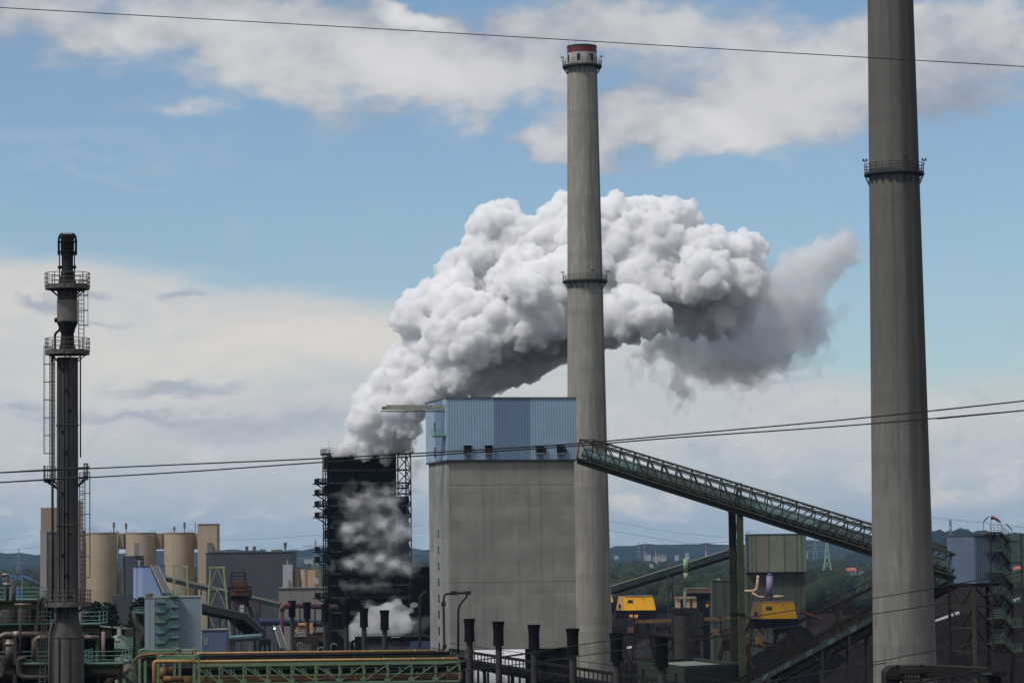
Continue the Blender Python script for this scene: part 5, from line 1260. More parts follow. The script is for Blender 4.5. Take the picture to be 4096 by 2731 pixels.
for a, b in ((161, 186), (205, 215), (232, 240), (312, 322)):
    front_box(m := MB(), a, b, 2128, DS - 31, 1.02); m.build('pilaster', mat('silo_grey_light', (130, 126, 122), .85, .08, .2), T)
front_box(m := MB(), 312, 329, 2002, DS - 32, 2, pyb=2200); m.build('duct', SILG, T)
front_box(m := MB(), 334, 341, 2196, DS - 12, 1.5, pyb=2420); m.build('duct', SILD, T)
T = thing('rain_pipe', (P(471, 2300, DS - 6).x, DS - 6, 0), 'slim grey pipe rising between the left and middle silos', 'pipe')
MB().tube([P(471, 2376, DS - 6), P(471, 2122, DS - 6)], .28, 8).build('pipe', VENT, T, True)
for y in (2180, 2240, 2300): MB().tube([P(471, y, DS - 6), P(471, y + 4, DS - 6)], .4, 8).build('clamp', VENT, T, True)
# dark halls
HALL = mat('dark_hall', (60, 64, 72), .7, .07, .1, streak=.15); HALL2 = mat('dark_hall_lower', (52, 56, 64), .7, .08, .1)
KALB = 1.3
T = thing('dark_hall', (P(992, 2300, 940).x, 950, 0), 'large dark grey hall between the beige tower and the quench tower', 'hall')
za = P(992, 2210, 940).z; a, b = P(824, 2210, 940).x, P(1166, 2210, 940).x
MB().prism([(a, 940.12), (b, 940.12), (b, 962), (a, 962)], 0, za).build('wall', HALL, T)
for i in range(9):
    x0, x1 = a + (b - a) * i / 9, a + (b - a) * (i + 1) / 9; MB().corrug((x0 + .03, 940, 0), (x1 - .03, 940, 0), 0, za - .02, (0, -1, 0), .6, .02).build('cladding_panel', HALL, T)
MB().prism([(a - .2, 939.8), (b + .2, 939.8), (b + .2, 962.2), (a - .2, 962.2)], za, za + .3).build('roof', HALL2, T)
for px, w, h in ((870, 1.6, .8), (903, 1.2, .5), (930, 1.8, .9), (1050, 1.8, .8), (1095, 1.8, .6), (1116, 2, .7)): MB().box((P(px, 2210, 945).x, 946, za + .3 + h / 2), (w, 2, h)).build('roof_vent', VENT, T)
for px, yt in ((987, 2184), (1017, 2184), (1141, 2169)):
    x = P(px, 2200, 945).x; zt_ = P(px, yt, 945).z
    MB().tube([(x, 945, za), (x, 945, zt_ - 1)], .32, 10).build('vent_pipe', VENT, T); MB().tube([(x, 945, zt_ - 1.6), (x, 945, zt_)], [.45, .62], 12).build('vent_cowl', VENT, T)
T = thing('dark_hall', (P(525, 2300, 960).x, 965, 0), 'narrow dark grey block in front of the middle silo', 'hall')
front_box(m := MB(), 487, 561, 2222, 962, 10); m.build('upper_wall', HALL, T); front_box(m := MB(), 450, 545, 2379, 958, 8); m.build('lower_wall', HALL2, T)
front_box(m := MB(), 489, 493, 2224, 961.6, .4); m.build('trim', VENT, T); front_box(m := MB(), 538, 554, 2172, 961, 1.4, pyb=2222); m.build('duct', mat('duct_blue_grey', (104, 108, 116), .6), T)
# blue building with chute conveyor
T = thing('blue_building', (P(588, 2330, 760).x, 764, 0), 'bright blue clad building left of the lime green frame with a conveyor leaning on it', 'building')
BB = [mat('blue_a', (104, 130, 176), .6, .06), mat('blue_b', (124, 148, 190), .6, .06), mat('blue_c', (92, 116, 164), .6, .06)]
zt_ = P(588, 2264, 760).z
a, b = P(533, 2264, 760).x, P(643, 2264, 760).x
MB().prism([(a, 760.1), (b, 760.1), (b, 770), (a, 770)], 0, zt_).build('wall', BB[0], T)
for s0, s1, ci in ((0, .12, 1), (.12, .16, 2), (.16, .34, 1), (.34, .6, 0), (.6, 1, 0)): MB().corrug((a + (b - a) * s0, 760, 0), (a + (b - a) * s1, 760, 0), 0, zt_ - .02, (0, -1, 0), .5, .02).build('cladding_panel', BB[ci], T)
MB().prism([(a - .1, 759.8), (b + .1, 759.8), (b + .1, 770.1), (a - .1, 770.1)], zt_, zt_ + .2).build('roof', mat('roof_grey', (70, 74, 80), .7), T)
v = P(552, 2240, 761); MB().tube([(v.x, 764, zt_), (v.x, 764, v.z)], .28, 10).build('vent_pipe', WH, T); MB().tube([(v.x, 764, v.z - .6), (v.x, 764, v.z)], .4, 10).build('vent_cowl', WH, T)
DGG = mat('dark_grey_green', (52, 58, 56), .8, .25, .5); CORR = mat('corrugated_grey', (66, 64, 60), .7, .2, .6)
def roofed_conveyor(label, A, B, w, h, n, m_side=DGG, m_roof=CORR, legs=()):
    A, B = Vector(A), Vector(B); d = (B - A).normalized(); s = V(-d.y, d.x, 0).normalized(); s = s if s.y > 0 else -s; up = V(0, 0, 1)
    T = thing('conveyor', (A + B) / 2, label, 'conveyor')
    for i in range(n):
        p, q = A + (B - A) * (i + .01) / n, A + (B - A) * (i + .99) / n
        MB().hexa([p, q, q + s * w, p + s * w, p + up * h, q + up * h, q + s * w + up * h, p + s * w + up * h]).build('housing_section', m_side, T)
        vs, nn = [], 8
        for c in (p, q):
            for k in range(nn + 1):
                f = k / nn; vs.append(c + s * (w * (f * 1.06 - .03)) + up * (h + .02 + .1 * (k % 2)))
        MB().add(vs, [(k, k + 1, nn + 2 + k, nn + 1 + k) for k in range(nn)]).build('roof_sheet', m_roof, T)
    for f in (0.0, w): MB().beam(A + s * f + up * (h + .1), B + s * f + up * (h + .1), .16, .2).build('roof_edge', mat('edge_bright', (112, 110, 106), .6), T)
    for t in legs:
        c = A + (B - A) * t
        for f in (0, w): MB().beam((c.x, c.y + f * .7, 0), c + s * f, .35).build('leg', m_side, T)
    return T
roofed_conveyor('steep roofed conveyor leaning against the bright blue building', P(604, 2282, 745), P(655, 2396, 640), 1.7, 1.3, 8)
roofed_conveyor('thin teal conveyor running behind the lime green frames', P(650, 2322, 870), P(1120, 2432, 850), 2.2, 1.3, 16, mat('teal_dark', (32, 44, 44), .8, .3), mat('grey_dark', (46, 48, 48), .8), (.3, .55, .8))
roofed_conveyor('long roofed conveyor from the pale blue transfer building bending down to the right, upper run', P(795, 2440, 545), P(980, 2480, 585), 3.0, 1.3, 7, DGG, CORR, (.2, .75))
roofed_conveyor('steep lower run of the roofed conveyor ending at the blue chute frame', P(980, 2482, 585), P(1058, 2550, 600), 3.4, 1.5, 6, DGG, CORR, (.5,))
roofed_conveyor('dark steep conveyor beside the maroon pipe', P(1094, 2520, 630), P(1122, 2612, 580), 1.3, 1.0, 5, mat('blue_grey_dark', (44, 48, 58), .8), mat('belt_grey', (66, 66, 68), .8))
# pale blue transfer building with teal stairs
PB = [mat('pale_blue_a', (104, 122, 134), .6, .05, .2), mat('pale_blue_b', (116, 134, 148), .6, .05, .2), mat('pale_blue_c', (90, 106, 118), .6, .06, .2)]
DP2 = 500.0; YP = rad(8)
px_, py_ = V(math.cos(YP), math.sin(YP), 0), V(-math.sin(YP), math.cos(YP), 0)
OP = P(580, 2390, DP2); zp = OP.z; OP.z = 0
PP = lambda u, v, z=0.0: OP + px_ * u + py_ * v + V(0, 0, z)
T = thing('transfer_building', PP(5, 4), 'pale blue grey transfer building with teal zigzag stairs in front', 'building')
WPB = 9.75
MB().prism([tuple(PP(u, v)[:2]) for u, v in ((.05, .05), (WPB - .05, .05), (WPB - .05, 8), (.05, 8))], 0, zp - .03).build('wall', PB[0], T)
for u0, u1_, ci in ((0, .7, 1), (.7, 1.0, 0), (1.0, 1.65, 1), (1.65, 5.5, 2), (5.5, WPB, 0)):  # lit left face and dim stair recess are put into the panel tones
    MB().corrug(tuple(PP(u0, 0))[:2] + (0,), tuple(PP(u1_, 0))[:2] + (0,), 0, zp - .02, -py_, .33, .014).build('cladding_panel', PB[ci], T)
MB().prism([tuple(PP(u, v)[:2]) for u, v in ((-.1, -.1), (WPB + .1, -.1), (WPB + .1, 8.1), (-.1, 8.1))], zp, zp + .15).build('roof', mat('roof_grey_pale', (112, 114, 116), .7), T)
MB().box(PP(WPB - .05, -.1, zp / 2 + 5), (.12, .12, zp - 10), YP).build('corner_trim', mat('trim_pale', (136, 146, 146), .6), T)
MB().lathe(PP(.75, 2.0, zp + .15), [(.55, 0), (.75, .25), (.62, .62), (.2, .7)], 14).build('roof_vent', mat('vent_brown', (84, 74, 66), .8), T, True)
STT = mat('stair_teal', (80, 128, 116), .6, .2); STD = mat('stair_teal_dark', (42, 68, 62), .7, .2)
for i in range(6):
    za = P(640, 2405 + i * 41, DP2 - 1).z; zb = P(690, 2384 + i * 41, DP2 - 1).z
    l1 = MB().prism([tuple(PP(u, v)[:2]) for u, v in ((1.7, -1.5), (3.4, -1.5), (3.4, -.1), (1.7, -.1))], za - .12, za).build('landing', STT, T)
    railing(l1, [PP(1.7, -1.5, za), PP(3.4, -1.5, za)], STT, 1.0, False, .42, .024)
    l2 = MB().prism([tuple(PP(u, v)[:2]) for u, v in ((4.3, -1.5), (5.8, -1.5), (5.8, -.1), (4.3, -.1))], zb - .12, zb).build('landing', STT, T)
    railing(l2, [PP(4.3, -1.5, zb), PP(5.8, -1.5, zb)], STT, 1.0, False, .42, .024)
    for (ua, z0, ub, z1, v) in ((3.4, za, 4.3, zb, -1.1),):
        f = MB()
        for k in (0, .6): f.beam(PP(ua, v - k + .3, z0 - .08), PP(ub, v - k + .3, z1 - .08), .05, .16)
        f = f.build('stair_flight', STD, T); railing(f, [PP(ua, v - .3, z0), PP(ub, v - .3, z1)], STT, 1.0, False, .4, .024, posts='join', toe=False)
    if i in (1, 2, 4): MB().box(PP(4.9 if i != 2 else 2.0, -.12, (zb if i != 2 else za) + 1.0), (.8, .1, 1.9), YP).build('door', mat('door_grey', (100, 100, 98), .7), T)
for u in (1.75, 5.75): MB().beam(PP(u, -1.48, 0), PP(u, -1.48, zp - .2), .1).build('stair_post', STD, T)
# pipework and small platform at its left
T = thing('dust_filter', (P(560, 2480, 520).x, 520, 0), 'dark olive filter vessel and bent pipe left of the pale blue transfer building', 'filter')
MB().tube(bend([P(538, 2440, 520), P(548, 2500, 520), P(572, 2520, 520), P(572, 2580, 520)]), .55, 12).build('bent_pipe', mat('olive_pipe', (54, 54, 42), .7, .25), T, True)
MB().lathe((P(556, 2450, 520).x, 522, 0), [(.9, 0), (.9, P(556, 2450, 520).z), (.3, P(556, 2440, 520).z)], 16).build('vessel', mat('olive_dark', (36, 40, 32), .8, .3), T, True)
zf = P(556, 2450, 519).z; dk = MB().prism([(P(537, 2450, 519).x, 518.6), (P(578, 2450, 519).x, 518.6), (P(578, 2450, 519).x, 521), (P(537, 2450, 519).x, 521)], zf - .15, zf).build('platform', STD, T)
railing(dk, [(P(537, 2450, 519).x, 518.7, zf), (P(578, 2450, 519).x, 518.7, zf)], STT, 1.0, False, .5, .028)
# lime green frames
LIME = mat('lime_paint', (120, 136, 88), .6, .15)
for x0, x1, xa, xb, yt, yb, d, lab in ((690, 757, 697, 746, 2264, 2560, 700, 'lime green A shaped steel frame before the beige silo'), (830, 911, 842, 894, 2268, 2560, 640, 'lime green A shaped steel frame before the dark hall')):
    T = thing('suspension_frame', (P((x0 + x1) / 2, yb, d).x, d, 0), lab, 'frame', 'lime green steel frames')
    zt_ = P(xa, yt, d).z; zk = P(xa, 2447, d).z
    A, B = P(xa, yt, d).x, P(xb, yt, d).x; k = (zt_) / (zt_ - zk)
    C0, D0 = A - (A - P(x0, 2447, d).x) * k, B + (P(x1, 2447, d).x - B) * k
    for (a, c) in ((A, C0), (B, D0)): MB().beam((a, d, zt_), (c, d, 0), .34).build('leg', LIME, T)
    MB().beam((A - .4, d, zt_), (B + .4, d, zt_), .35).build('top_beam', LIME, T); MB().beam((A - (A - C0) / k, d, zk), (B + (D0 - B) / k, d, zk), .5).build('cross_beam', LIME, T)
    f_ = lambda a, c, t: a + (c - a) * t
    for i in range(4):
        t0, t1 = i * .14 / 1, (i + 1) * .14; t1 = min(t1, 1 / k)
        xm = (f_(A, C0, t0) + f_(B, D0, t0)) / 2; z0, z1 = zt_ * (1 - t0), zt_ * (1 - t1)
        for xx in (f_(A, C0, t1), f_(B, D0, t1)): MB().beam((xm, d, z0), (xx, d, z1), .14).build('brace', LIME, T)
        MB().beam((f_(A, C0, t1), d, z1), (f_(B, D0, t1), d, z1), .12).build('brace', LIME, T)
# rusty machine
DR = 720.0
T = thing('reclaimer', (P(960, 2400, DR).x, DR + 3, 0), 'tall rusty brown reclaimer machine with orange railings before the dark hall', 'machine')
RD = mat('rust_dark', (48, 38, 34), .9, .3, .6); OR_ = mat('orange_rail', (92, 56, 30), .8, .3, .6)
def rb(x0, x1, y0, y1, dd, dep, m, name): front_box(q := MB(), x0, x1, y0, DR + dd, dep, pyb=y1); return q.build(name, m, T)
for x in (928, 978): MB().beam(P(x, 2290, DR + 1), P(x - 6 if x < 950 else x + 5, 2330, DR + 1), .5).build('mast', RD, T)
for y in (2290, 2303, 2315): MB().beam(P(926, y, DR + 1), P(980, y, DR + 1), .3).build('cross_beam', RD, T)
rb(922, 986, 2324, 2345, 1, 5, mat('rust_plate', (66, 48, 40), .9, .3), 'upper_house'); rb(912, 998, 2345, 2400, 0, 6, RD, 'machine_house'); rb(930, 985, 2400, 2424, -.4, 5, mat('rust_mid', (66, 46, 38), .9, .3), 'lower_house')
rb(922, 946, 2368, 2386, -1, 1, OR_, 'ballast_box'); rb(976, 1000, 2368, 2386, -1, 1, OR_, 'ballast_box'); rb(904, 916, 2370, 2395, 0, 3, RD, 'cab')
for x0, x1, y in ((925, 994, 2335), (935, 985, 2358), (925, 995, 2378), (990, 1008, 2355), (1000, 1035, 2425)):
    z = P(x0, y, DR - 1).z; a, b = P(x0, y, DR - 1).x, P(x1, y, DR - 1).x
    dk = MB().prism([(a, DR - 2), (b, DR - 2), (b, DR), (a, DR)], z - .15, z).build('platform', OR_, T); railing(dk, [(a, DR - 2, z), (b, DR - 2, z)], OR_, 1.1, False, .8, .04)
for (x0, y0, x1, y1) in ((925, 2345, 900, 2450), (986, 2400, 1012, 2470), (920, 2400, 905, 2470), (975, 2424, 978, 2500), (945, 2424, 935, 2500)): MB().beam(P(x0, y0, DR), P(x1, y1, DR), .8).build('leg', RD, T)
for y, tx_ in ((2424, '1'), (2440, '15')):
    pl = MB().box(P(968, y, DR - 2.4), (1.1, .08, .8)).build('number_plate', WH, T)
# small grey works buildings right of the hall
GW = mat('grey_works', (112, 110, 104), .85, .08, .2, streak=.4)
T = thing('works_building', (P(1205, 2400, 880).x, 886, 0), 'low light grey building below two small beige tanks left of the quench tower', 'building')
for i in range(4): front_box(m := MB(), 1115 + i * 48, 1115 + (i + 1) * 48 - 1, 2351, 880, 10); m.build('wall_panel', GW, T)
front_box(m := MB(), 1112, 1309, 2348, 879.6, 11, pyb=2351); m.build('roof_edge', SILG, T)
T = thing('silo', (P(1150, 2300, 884).x, 888, 0), 'slim light grey square silo on the low grey building', 'silo')
front_box(m := MB(), 1131, 1169, 2257, 884, 4, pyb=2350); m.build('wall', mat('light_grey_silo', (140, 142, 148), .8, .1, .3, streak=.4), T)
front_box(m := MB(), 1150, 1157, 2316, 883.4, .6, pyb=2350); m.build('duct', SILG, T)
mb = MB()
for i in range(6): mb.beam(P(1132 + i * 7, 2257, 884), P(1132 + i * 7, 2249, 884), .08)
mb.beam(P(1132, 2249, 884), P(1168, 2249, 884), .08); mb.build('roof_railing', VENT, T); MB().beam(P(1149, 2257, 885), P(1149, 2238, 885), .3).build('vent_pipe', WH, T)
for x0, r, yt, m, lab in ((1185, 15, 2281, SILD, 'small shaded beige tank between the slim silo and the twin tanks'), (1216, 15, 2277, SIL, 'small round beige tank, left of the square one'), (1263, 20, 2277, SIL, 'small beige tank nearest to the quench tower')):
    c = P(x0, yt, 886); R = r * 886 / FPX; T = thing('tank', (c.x, 886 + R, 0), lab, 'tank', 'small beige tanks')
    MB().lathe((c.x, 886 + R, P(x0, 2350, 886).z), [(R, 0), (R, c.z - P(x0, 2350, 886).z)], 24).build('barrel', m, T, True); MB().lathe((c.x, 886 + R, c.z), [(R + .05, -.1), (R + .05, .1), (0, .15)], 24).build('roof', SILD, T)
    if x0 == 1263: front_box(q := MB(), 1255, 1274, 2312, 885, 1.0, pyb=2335); q.build('duct', mat('light_grey_silo', (140, 142, 148)), T)
T = thing('tank_tower', (P(1241, 2320, 886).x, 888, 0), 'flat orange beige stair block between two small beige tanks', 'tower')
front_box(m := MB(), 1229, 1262, 2278, 885.5, 3, pyb=2350); m.build('wall', mat('orange_beige', (158, 128, 98), .85, .1, .3), T); front_box(m := MB(), 1244, 1262, 2262, 886, 2, pyb=2275); m.build('cooler', VENT, T)
# maroon duct, blue pipe, teal pipe, chute frame
MAR = mat('maroon_duct', (92, 52, 58), .7, .2, .5); MARD = mat('maroon_dark', (62, 26, 34), .7, .2, .5)
T = thing('gas_pipe', (P(1130, 2600, 635).x, 635, 0), 'thick maroon gas pipe turning from upright to level behind the black stacks', 'pipe')
MB().tube([P(1128, 2620, 635), P(1128, 2440, 635)], .45, 14).build('riser', MARD, T, True)
MB().tube(bend([P(1128, 2440, 635), P(1130, 2424, 635), P(1180, 2420, 640), P(1345, 2428, 655)], 7), .62, 14).build('level_run', MAR, T, True)
for x in (1200, 1260, 1320): MB().beam((P(x, 2430, 645).x, 645, 0), P(x, 2434, 645), .3).build('support', OLIVED, T)
T = thing('gas_pipe', (P(1080, 2480, 690).x, 690, 0), 'dark blue pipe running level behind the maroon pipe', 'pipe')
MB().tube([P(1035, 2486, 690), P(1300, 2494, 720)], .85, 14).build('pipe', mat('navy_pipe', (38, 44, 84), .6, .2), T, True)
for x in (1060, 1110, 1180, 1240): MB().beam((P(x, 2500, 697).x, 697, 0), P(x, 2497, 697), .4).build('support', RD, T)
T = thing('gas_pipe', (P(970, 2555, 560).x, 560, 0), 'light teal covered conveyor tube right of the small blue building', 'pipe')
MB().tube([P(900, 2552, 555), P(1042, 2541, 575)], .42, 14).build('tube', mat('teal_tube', (92, 138, 142), .55, .2, .8), T, True); MB().beam(P(900, 2565, 555), P(1042, 2556, 575), .7, .35).build('frame', mat('blue_grey_dark', (44, 48, 58), .8), T)
for x in (925, 1000): MB().beam((P(x, 2565, 560).x, 560, 0), P(x, 2565, 560), .5).build('support', mat('support_pink', (110, 90, 88), .8), T)
T = thing('small_blue_building', (P(855, 2560, 545).x, 548, 0), 'small blue building right of the pale blue transfer building', 'building')
front_box(m := MB(), 806, 904, 2519, 545, 6); m.build('wall', mat('blue_small', (66, 80, 108), .6, .06), T); front_box(m := MB(), 804, 906, 2515, 544.8, 6.5, pyb=2519); m.build('roof', mat('roof_grey_pale', (112, 114, 116), .7), T)
front_box(m := MB(), 816, 832, 2552, 544.9, .2, pyb=2580); m.build('door', mat('door_grey', (100, 100, 98), .7), T)
T = thing('chute_frame', (P(1050, 2570, 600).x, 600, 0), 'dark blue chute frame and inclined post at the end of the roofed conveyor', 'frame')
DBL = mat('dark_blue_steel', (38, 46, 66), .7, .25)
MB().beam(P(1026, 2440, 600), P(1046, 2545, 600), .5).build('inclined_post', DBL, T); MB().prism([(P(1040, 2550, 600).x, 598), (P(1080, 2550, 600).x, 598), (P(1080, 2550, 600).x, 602), (P(1040, 2550, 600).x, 602)], P(1040, 2580, 600).z, P(1040, 2552, 600).z).build('hopper', DBL, T)
for x in (1042, 1060, 1078): MB().beam((P(x, 2580, 600).x, 600, 0), P(x, 2580, 600), .4).build('leg', DBL, T)
# yellow framed crane house with white sign board
DK = 600
T = thing('crane', (P(1222, 2510, DK).x, DK, 0), 'small beige and yellow machine with a white sign board behind the black stacks', 'machine')
YO = mat('yellow_orange', (176, 118, 34), .6, .15)
front_box(m := MB(), 1199, 1223, 2505, DK, 3, pyb=2544); m.build('house', mat('house_pinkish', (122, 106, 100), .8), T); front_box(m := MB(), 1192, 1222, 2492, DK - .4, 3.4, pyb=2500); m.build('roof', YO, T)
front_box(m := MB(), 1238, 1250, 2490, DK, 1, pyb=2533); m.build('post', YO, T); front_box(m := MB(), 1178, 1190, 2517, DK - .6, .6, pyb=2524); m.build('bracket', YO, T)
sg = P(1196, 2536, DK - 1.2); bd = MB().box(sg, (1.75, .06, .86)).build('sign_board', WH, T)
fc = bpy.data.curves.new('lettering', 'FONT'); fc.body = 'SATI'; fc.size = .86; fc.align_x = 'CENTER'; fc.align_y = 'CENTER'; fc.extrude = .01; fc.offset = .02
fo = bpy.data.objects.new('lettering', fc); COL.objects.link(fo); fo.parent = bd; fo.location = sg + V(0, -.05, 0) - T.location; fo.rotation_euler = (math.pi / 2, 0, 0); fc.materials.append(DARKV)
lm = bpy.data.meshes.new_from_object(fo.evaluated_get(bpy.context.evaluated_depsgraph_get())); l_, p_ = fo.location.copy(), fo.rotation_euler.copy(); bpy.data.objects.remove(fo)
fo = bpy.data.objects.new('lettering', lm); COL.objects.link(fo); fo.parent = bd; fo.location = l_; fo.rotation_euler = p_
MB().box((P(1222, 2560, DK).x, DK + 1, (P(1222, 2546, DK).z) / 2), (5, 4, P(1222, 2546, DK).z)).build('base', RD, T)
T = thing('wagon', (P(1265, 2550, 610).x, 610, 0), 'rust red wagon body right of the yellow posted machine', 'wagon')
front_box(m := MB(), 1243, 1294, 2532, 610, 4, pyb=2566); m.build('body', mat('wagon_red', (78, 44, 38), .85, .3), T); front_box(m := MB(), 1240, 1297, 2528, 609.8, 4.4, pyb=2532); m.build('rim', RD, T)
front_box(m := MB(), 1245, 1292, 2566, 610.4, 3.4); m.build('base', DARKB, T)
# conifers by the silos
BARK = mat('bark', (44, 38, 32), .95)
def conifer(px, pyt, d, w, label, seed):
    rg = np.random.RandomState(seed); top = P(px, pyt, d); H = top.z + 2.0; h0 = max(top.z - 14, 0)
    T = thing('tree', (top.x, d, 0), label, 'tree', 'dark trees below the silos')
    MB().tube([(top.x, d, 0), (top.x, d, top.z - 1)], [.35, .08], 7).build('trunk', BARK, T)
    vs, fs, k = [], [], 0
    for i in range(620):
        f = rg.rand() ** .8; z = top.z - (top.z - h0) * f; r = w * (f * .9 + .08) * (.75 + .5 * rg.rand()); a = rg.rand() * 6.283
        c = np.array((top.x + math.cos(a) * r, d + math.sin(a) * r, z - r * .25)); s = .6 + .6 * rg.rand()
        q = (rg.rand(4, 3) - .5) * s * np.array((2, 2, 1.1)) + c; vs.append(q); fs += [(k, k + 1, k + 2), (k + 1, k + 3, k + 2), (k, k + 2, k + 3)]; k += 4
    me_o = raw_mesh('crown', np.concatenate(vs) - np.array(T.location), np.array(fs), mw); me_o.parent = T; return T
for i, (x, y, lab) in enumerate(((362, 2414, 'first dark conifer right of the flare stack platform'), (380, 2404, 'second dark conifer right of the flare stack platform'), (400, 2416, 'low dark conifer before the wide silo'), (425, 2407, 'dark conifer left of the dark lower block'), (448, 2412, 'dark conifer at the corner of the dark lower block'),
        (545, 2402, 'bushy dark tree at the foot of the bright blue building, left'), (556, 2390, 'tall dark tree at the foot of the bright blue building'), (568, 2388, 'dark tree touching the pale blue transfer building'))):
    conifer(x, y, 680 + (i % 3) * 6, 4.4, lab, i + 3)
# blue steel arches far left
BST = mat('blue_steel', (62, 104, 160), .6, .1)
T = thing('crane_bridge', (P(60, 2320, 1300).x, 1300, 0), 'bright blue steel roof trusses far behind the left pipe platforms', 'crane')
for pts in (((8, 2320), (45, 2299), (90, 2318)), ((50, 2320), (88, 2299), (130, 2318)), ((140, 2322), (160, 2332))):
    for a, b in zip(pts, pts[1:]): MB().beam(P(*a, 1300), P(*b, 1300), .5).build('truss_member', BST, T)
for x in (45, 88): MB().beam(P(x, 2299, 1300), (P(x, 2320, 1300).x, 1300, 0), .45).build('post', BST, T)
for x, y in ((70, 2350), (158, 2350)): front_box(m := MB(), x - 8, x + 6, y, 1290, 4); m.build('cabin', mat('blue_steel_dark', (48, 84, 128), .7), T)
# dark building right of the quench tower
T = thing('soot_building', (P(1676, 2400, 790).x, 796, 0), 'black sooty building between the quench tower and the coal tower', 'building')
front_box(m := MB(), 1640, 1760, 2270, 790, 12); m.build('wall', SOOT, T); z = P(1676, 2270, 789).z; a, b = P(1636, 2270, 789).x, P(1760, 2270, 789).x
dk = MB().prism([(a, 788.6), (b, 788.6), (b, 802.5), (a, 802.5)], z, z + .25).build('roof', SOOTS, T); railing(dk, [(a, 788.8, z + .25), (b, 788.8, z + .25)], mat('rail_grey', (70, 74, 76), .7), 1.2, False, 1.2, .05)
for i in range(5): front_box(m := MB(), 1642 + i * 14, 1651 + i * 14, 2300, 789.4, .5, pyb=2420); m.build('shutter', SOOTS, T)
T = thing('work_lamp', P(1098, 2512, 600), 'lit white work lamp glowing over the dark steep conveyor', 'lamp')
ml = bpy.data.materials.new('lamp_glow'); ml.use_nodes = True; ml.node_tree.nodes['Principled BSDF'].inputs['Emission Color'].default_value = (1, .98, .95, 1); ml.node_tree.nodes['Principled BSDF'].inputs['Emission Strength'].default_value = 6
MB().tube([P(1098, 2512, 600), P(1098, 2512, 600) + V(0, -.1, 0)], .16, 10).build('bulb', ml, T); MB().tube([P(1098, 2512, 600) + V(0, .3, 0), P(1098, 2512, 600) + V(0, .02, 0)], .24, 10).build('housing', DARKV, T); MB().beam((P(1098, 2512, 600).x, 600.3, 0), P(1098, 2512, 600) + V(0, .3, 0), .12).build('post', DBL, T)


# ------------------------------------------------------------------ coke battery with its row of capped stacks
KALB = 1.15
CAPM = mat('cap_black', (9, 9, 10), .85, .25, .8); STEM = mat('stack_stem', (58, 56, 54), .85, .25, .6, streak=.6)
BAT = mat('battery_black', (20, 19, 19), .95, .4, .5)
spots = [(2645, 2545, 55), (2465, 2530, 52), (2290, 2512, 49), (2135, 2497, 44), (1993, 2484, 42), (1877, 2473, 39), (1538, 2439, 32), (1455, 2431, 31), (1384, 2423, 30), (1300, 2415, 29), (1228, 2407, 29), (1168, 2401, 28)]
labs = ['black capped stack nearest to the trestle, last at the right', 'black capped stack on the right edge of the middle chimney foot', 'black capped stack standing where the coal tower meets the middle chimney', 'black capped stack right of the middle of the coal tower foot', 'black capped stack left of the middle of the coal tower foot', 'black capped stack at the left corner of the coal tower', 'black capped stack standing clear against the white ground steam, right one', 'black capped stack standing clear against the white ground steam, left one', 'black capped stack lost against the black quench tower foot', 'black capped stack at the left edge of the quench tower', 'black capped stack just left of the quench tower, before the maroon pipe', 'black capped stack farthest left before the low grey building']
first = None
for (px, py, wpx), lab in zip(spots, labs):
    hy = 2205 - (px - 2048) * ROLL
    d = 11500 * 10.3 / (py - hy); p = P(px, py, d)
    if first is None:
        Z0 = p.z
        T = thing('capped_stack', (p.x, d, 0), lab, 'stack', 'black capped stacks along the oven battery')
        o = (p.x, d, 0); zt = p.z
        MB().lathe(o, [(.46, 8), (.46, zt - 3.35)], 20).build('stem', STEM, T, True)
        cap = MB().lathe(o, [(.86, zt - 3.55), (.79, zt - 3.2), (.76, zt - 2.4), (.76, zt - 1.2), (.82, zt - .6), (.93, zt - .02), (.93, zt), (.76, zt), (.6, zt - 1.2), (0, zt - 1.2)], 24).build('cap', CAPM, T); smooth_by_angle(cap, 30)
        MB().lathe(o, [(.5, zt - 3.9), (.5, zt - 3.55), (.74, zt - 3.55)], 20).build('collar', STEM, T)
        lad = MB()
        for s in (-.14, .14): lad.beam((p.x + .62 + s, d - .1, 10), (p.x + .62 + s, d - .1, zt - 3.6), .045)
        for k in range(24): lad.beam((p.x + .48, d - .1, 10.5 + k * .6), (p.x + .76, d - .1, 10.5 + k * .6), .035)
        lad.build('ladder', STEM, T); first = T
    else:
        T = copy_tree(first); T.location = (p.x, d, p.z - Z0); T['label'] = lab
A_, B_ = P(1140, 2600, 640), P(3000, 2700, 312)
d_ = (V(B_.x, B_.y, 0) - V(A_.x, A_.y, 0)).normalized(); s_ = V(-d_.y, d_.x, 0); s_ = s_ if s_.y > 0 else -s_
T = thing('oven_battery', (V(A_.x, A_.y, 0) + V(B_.x, B_.y, 0)) / 2, 'long black oven battery running below the row of capped stacks', 'battery')
nb = 40
for i in range(nb):
    p, q = V(A_.x, A_.y, 0) + (V(B_.x, B_.y, 0) - V(A_.x, A_.y, 0)) * (i + .04) / nb, V(A_.x, A_.y, 0) + (V(B_.x, B_.y, 0) - V(A_.x, A_.y, 0)) * (i + .96) / nb
    MB().prism([tuple(x[:2]) for x in (p + s_ * 1.2, q + s_ * 1.2, q + s_ * 9, p + s_ * 9)], 0, 15.6 + random.uniform(-.15, .15)).build('oven_block', BAT, T)
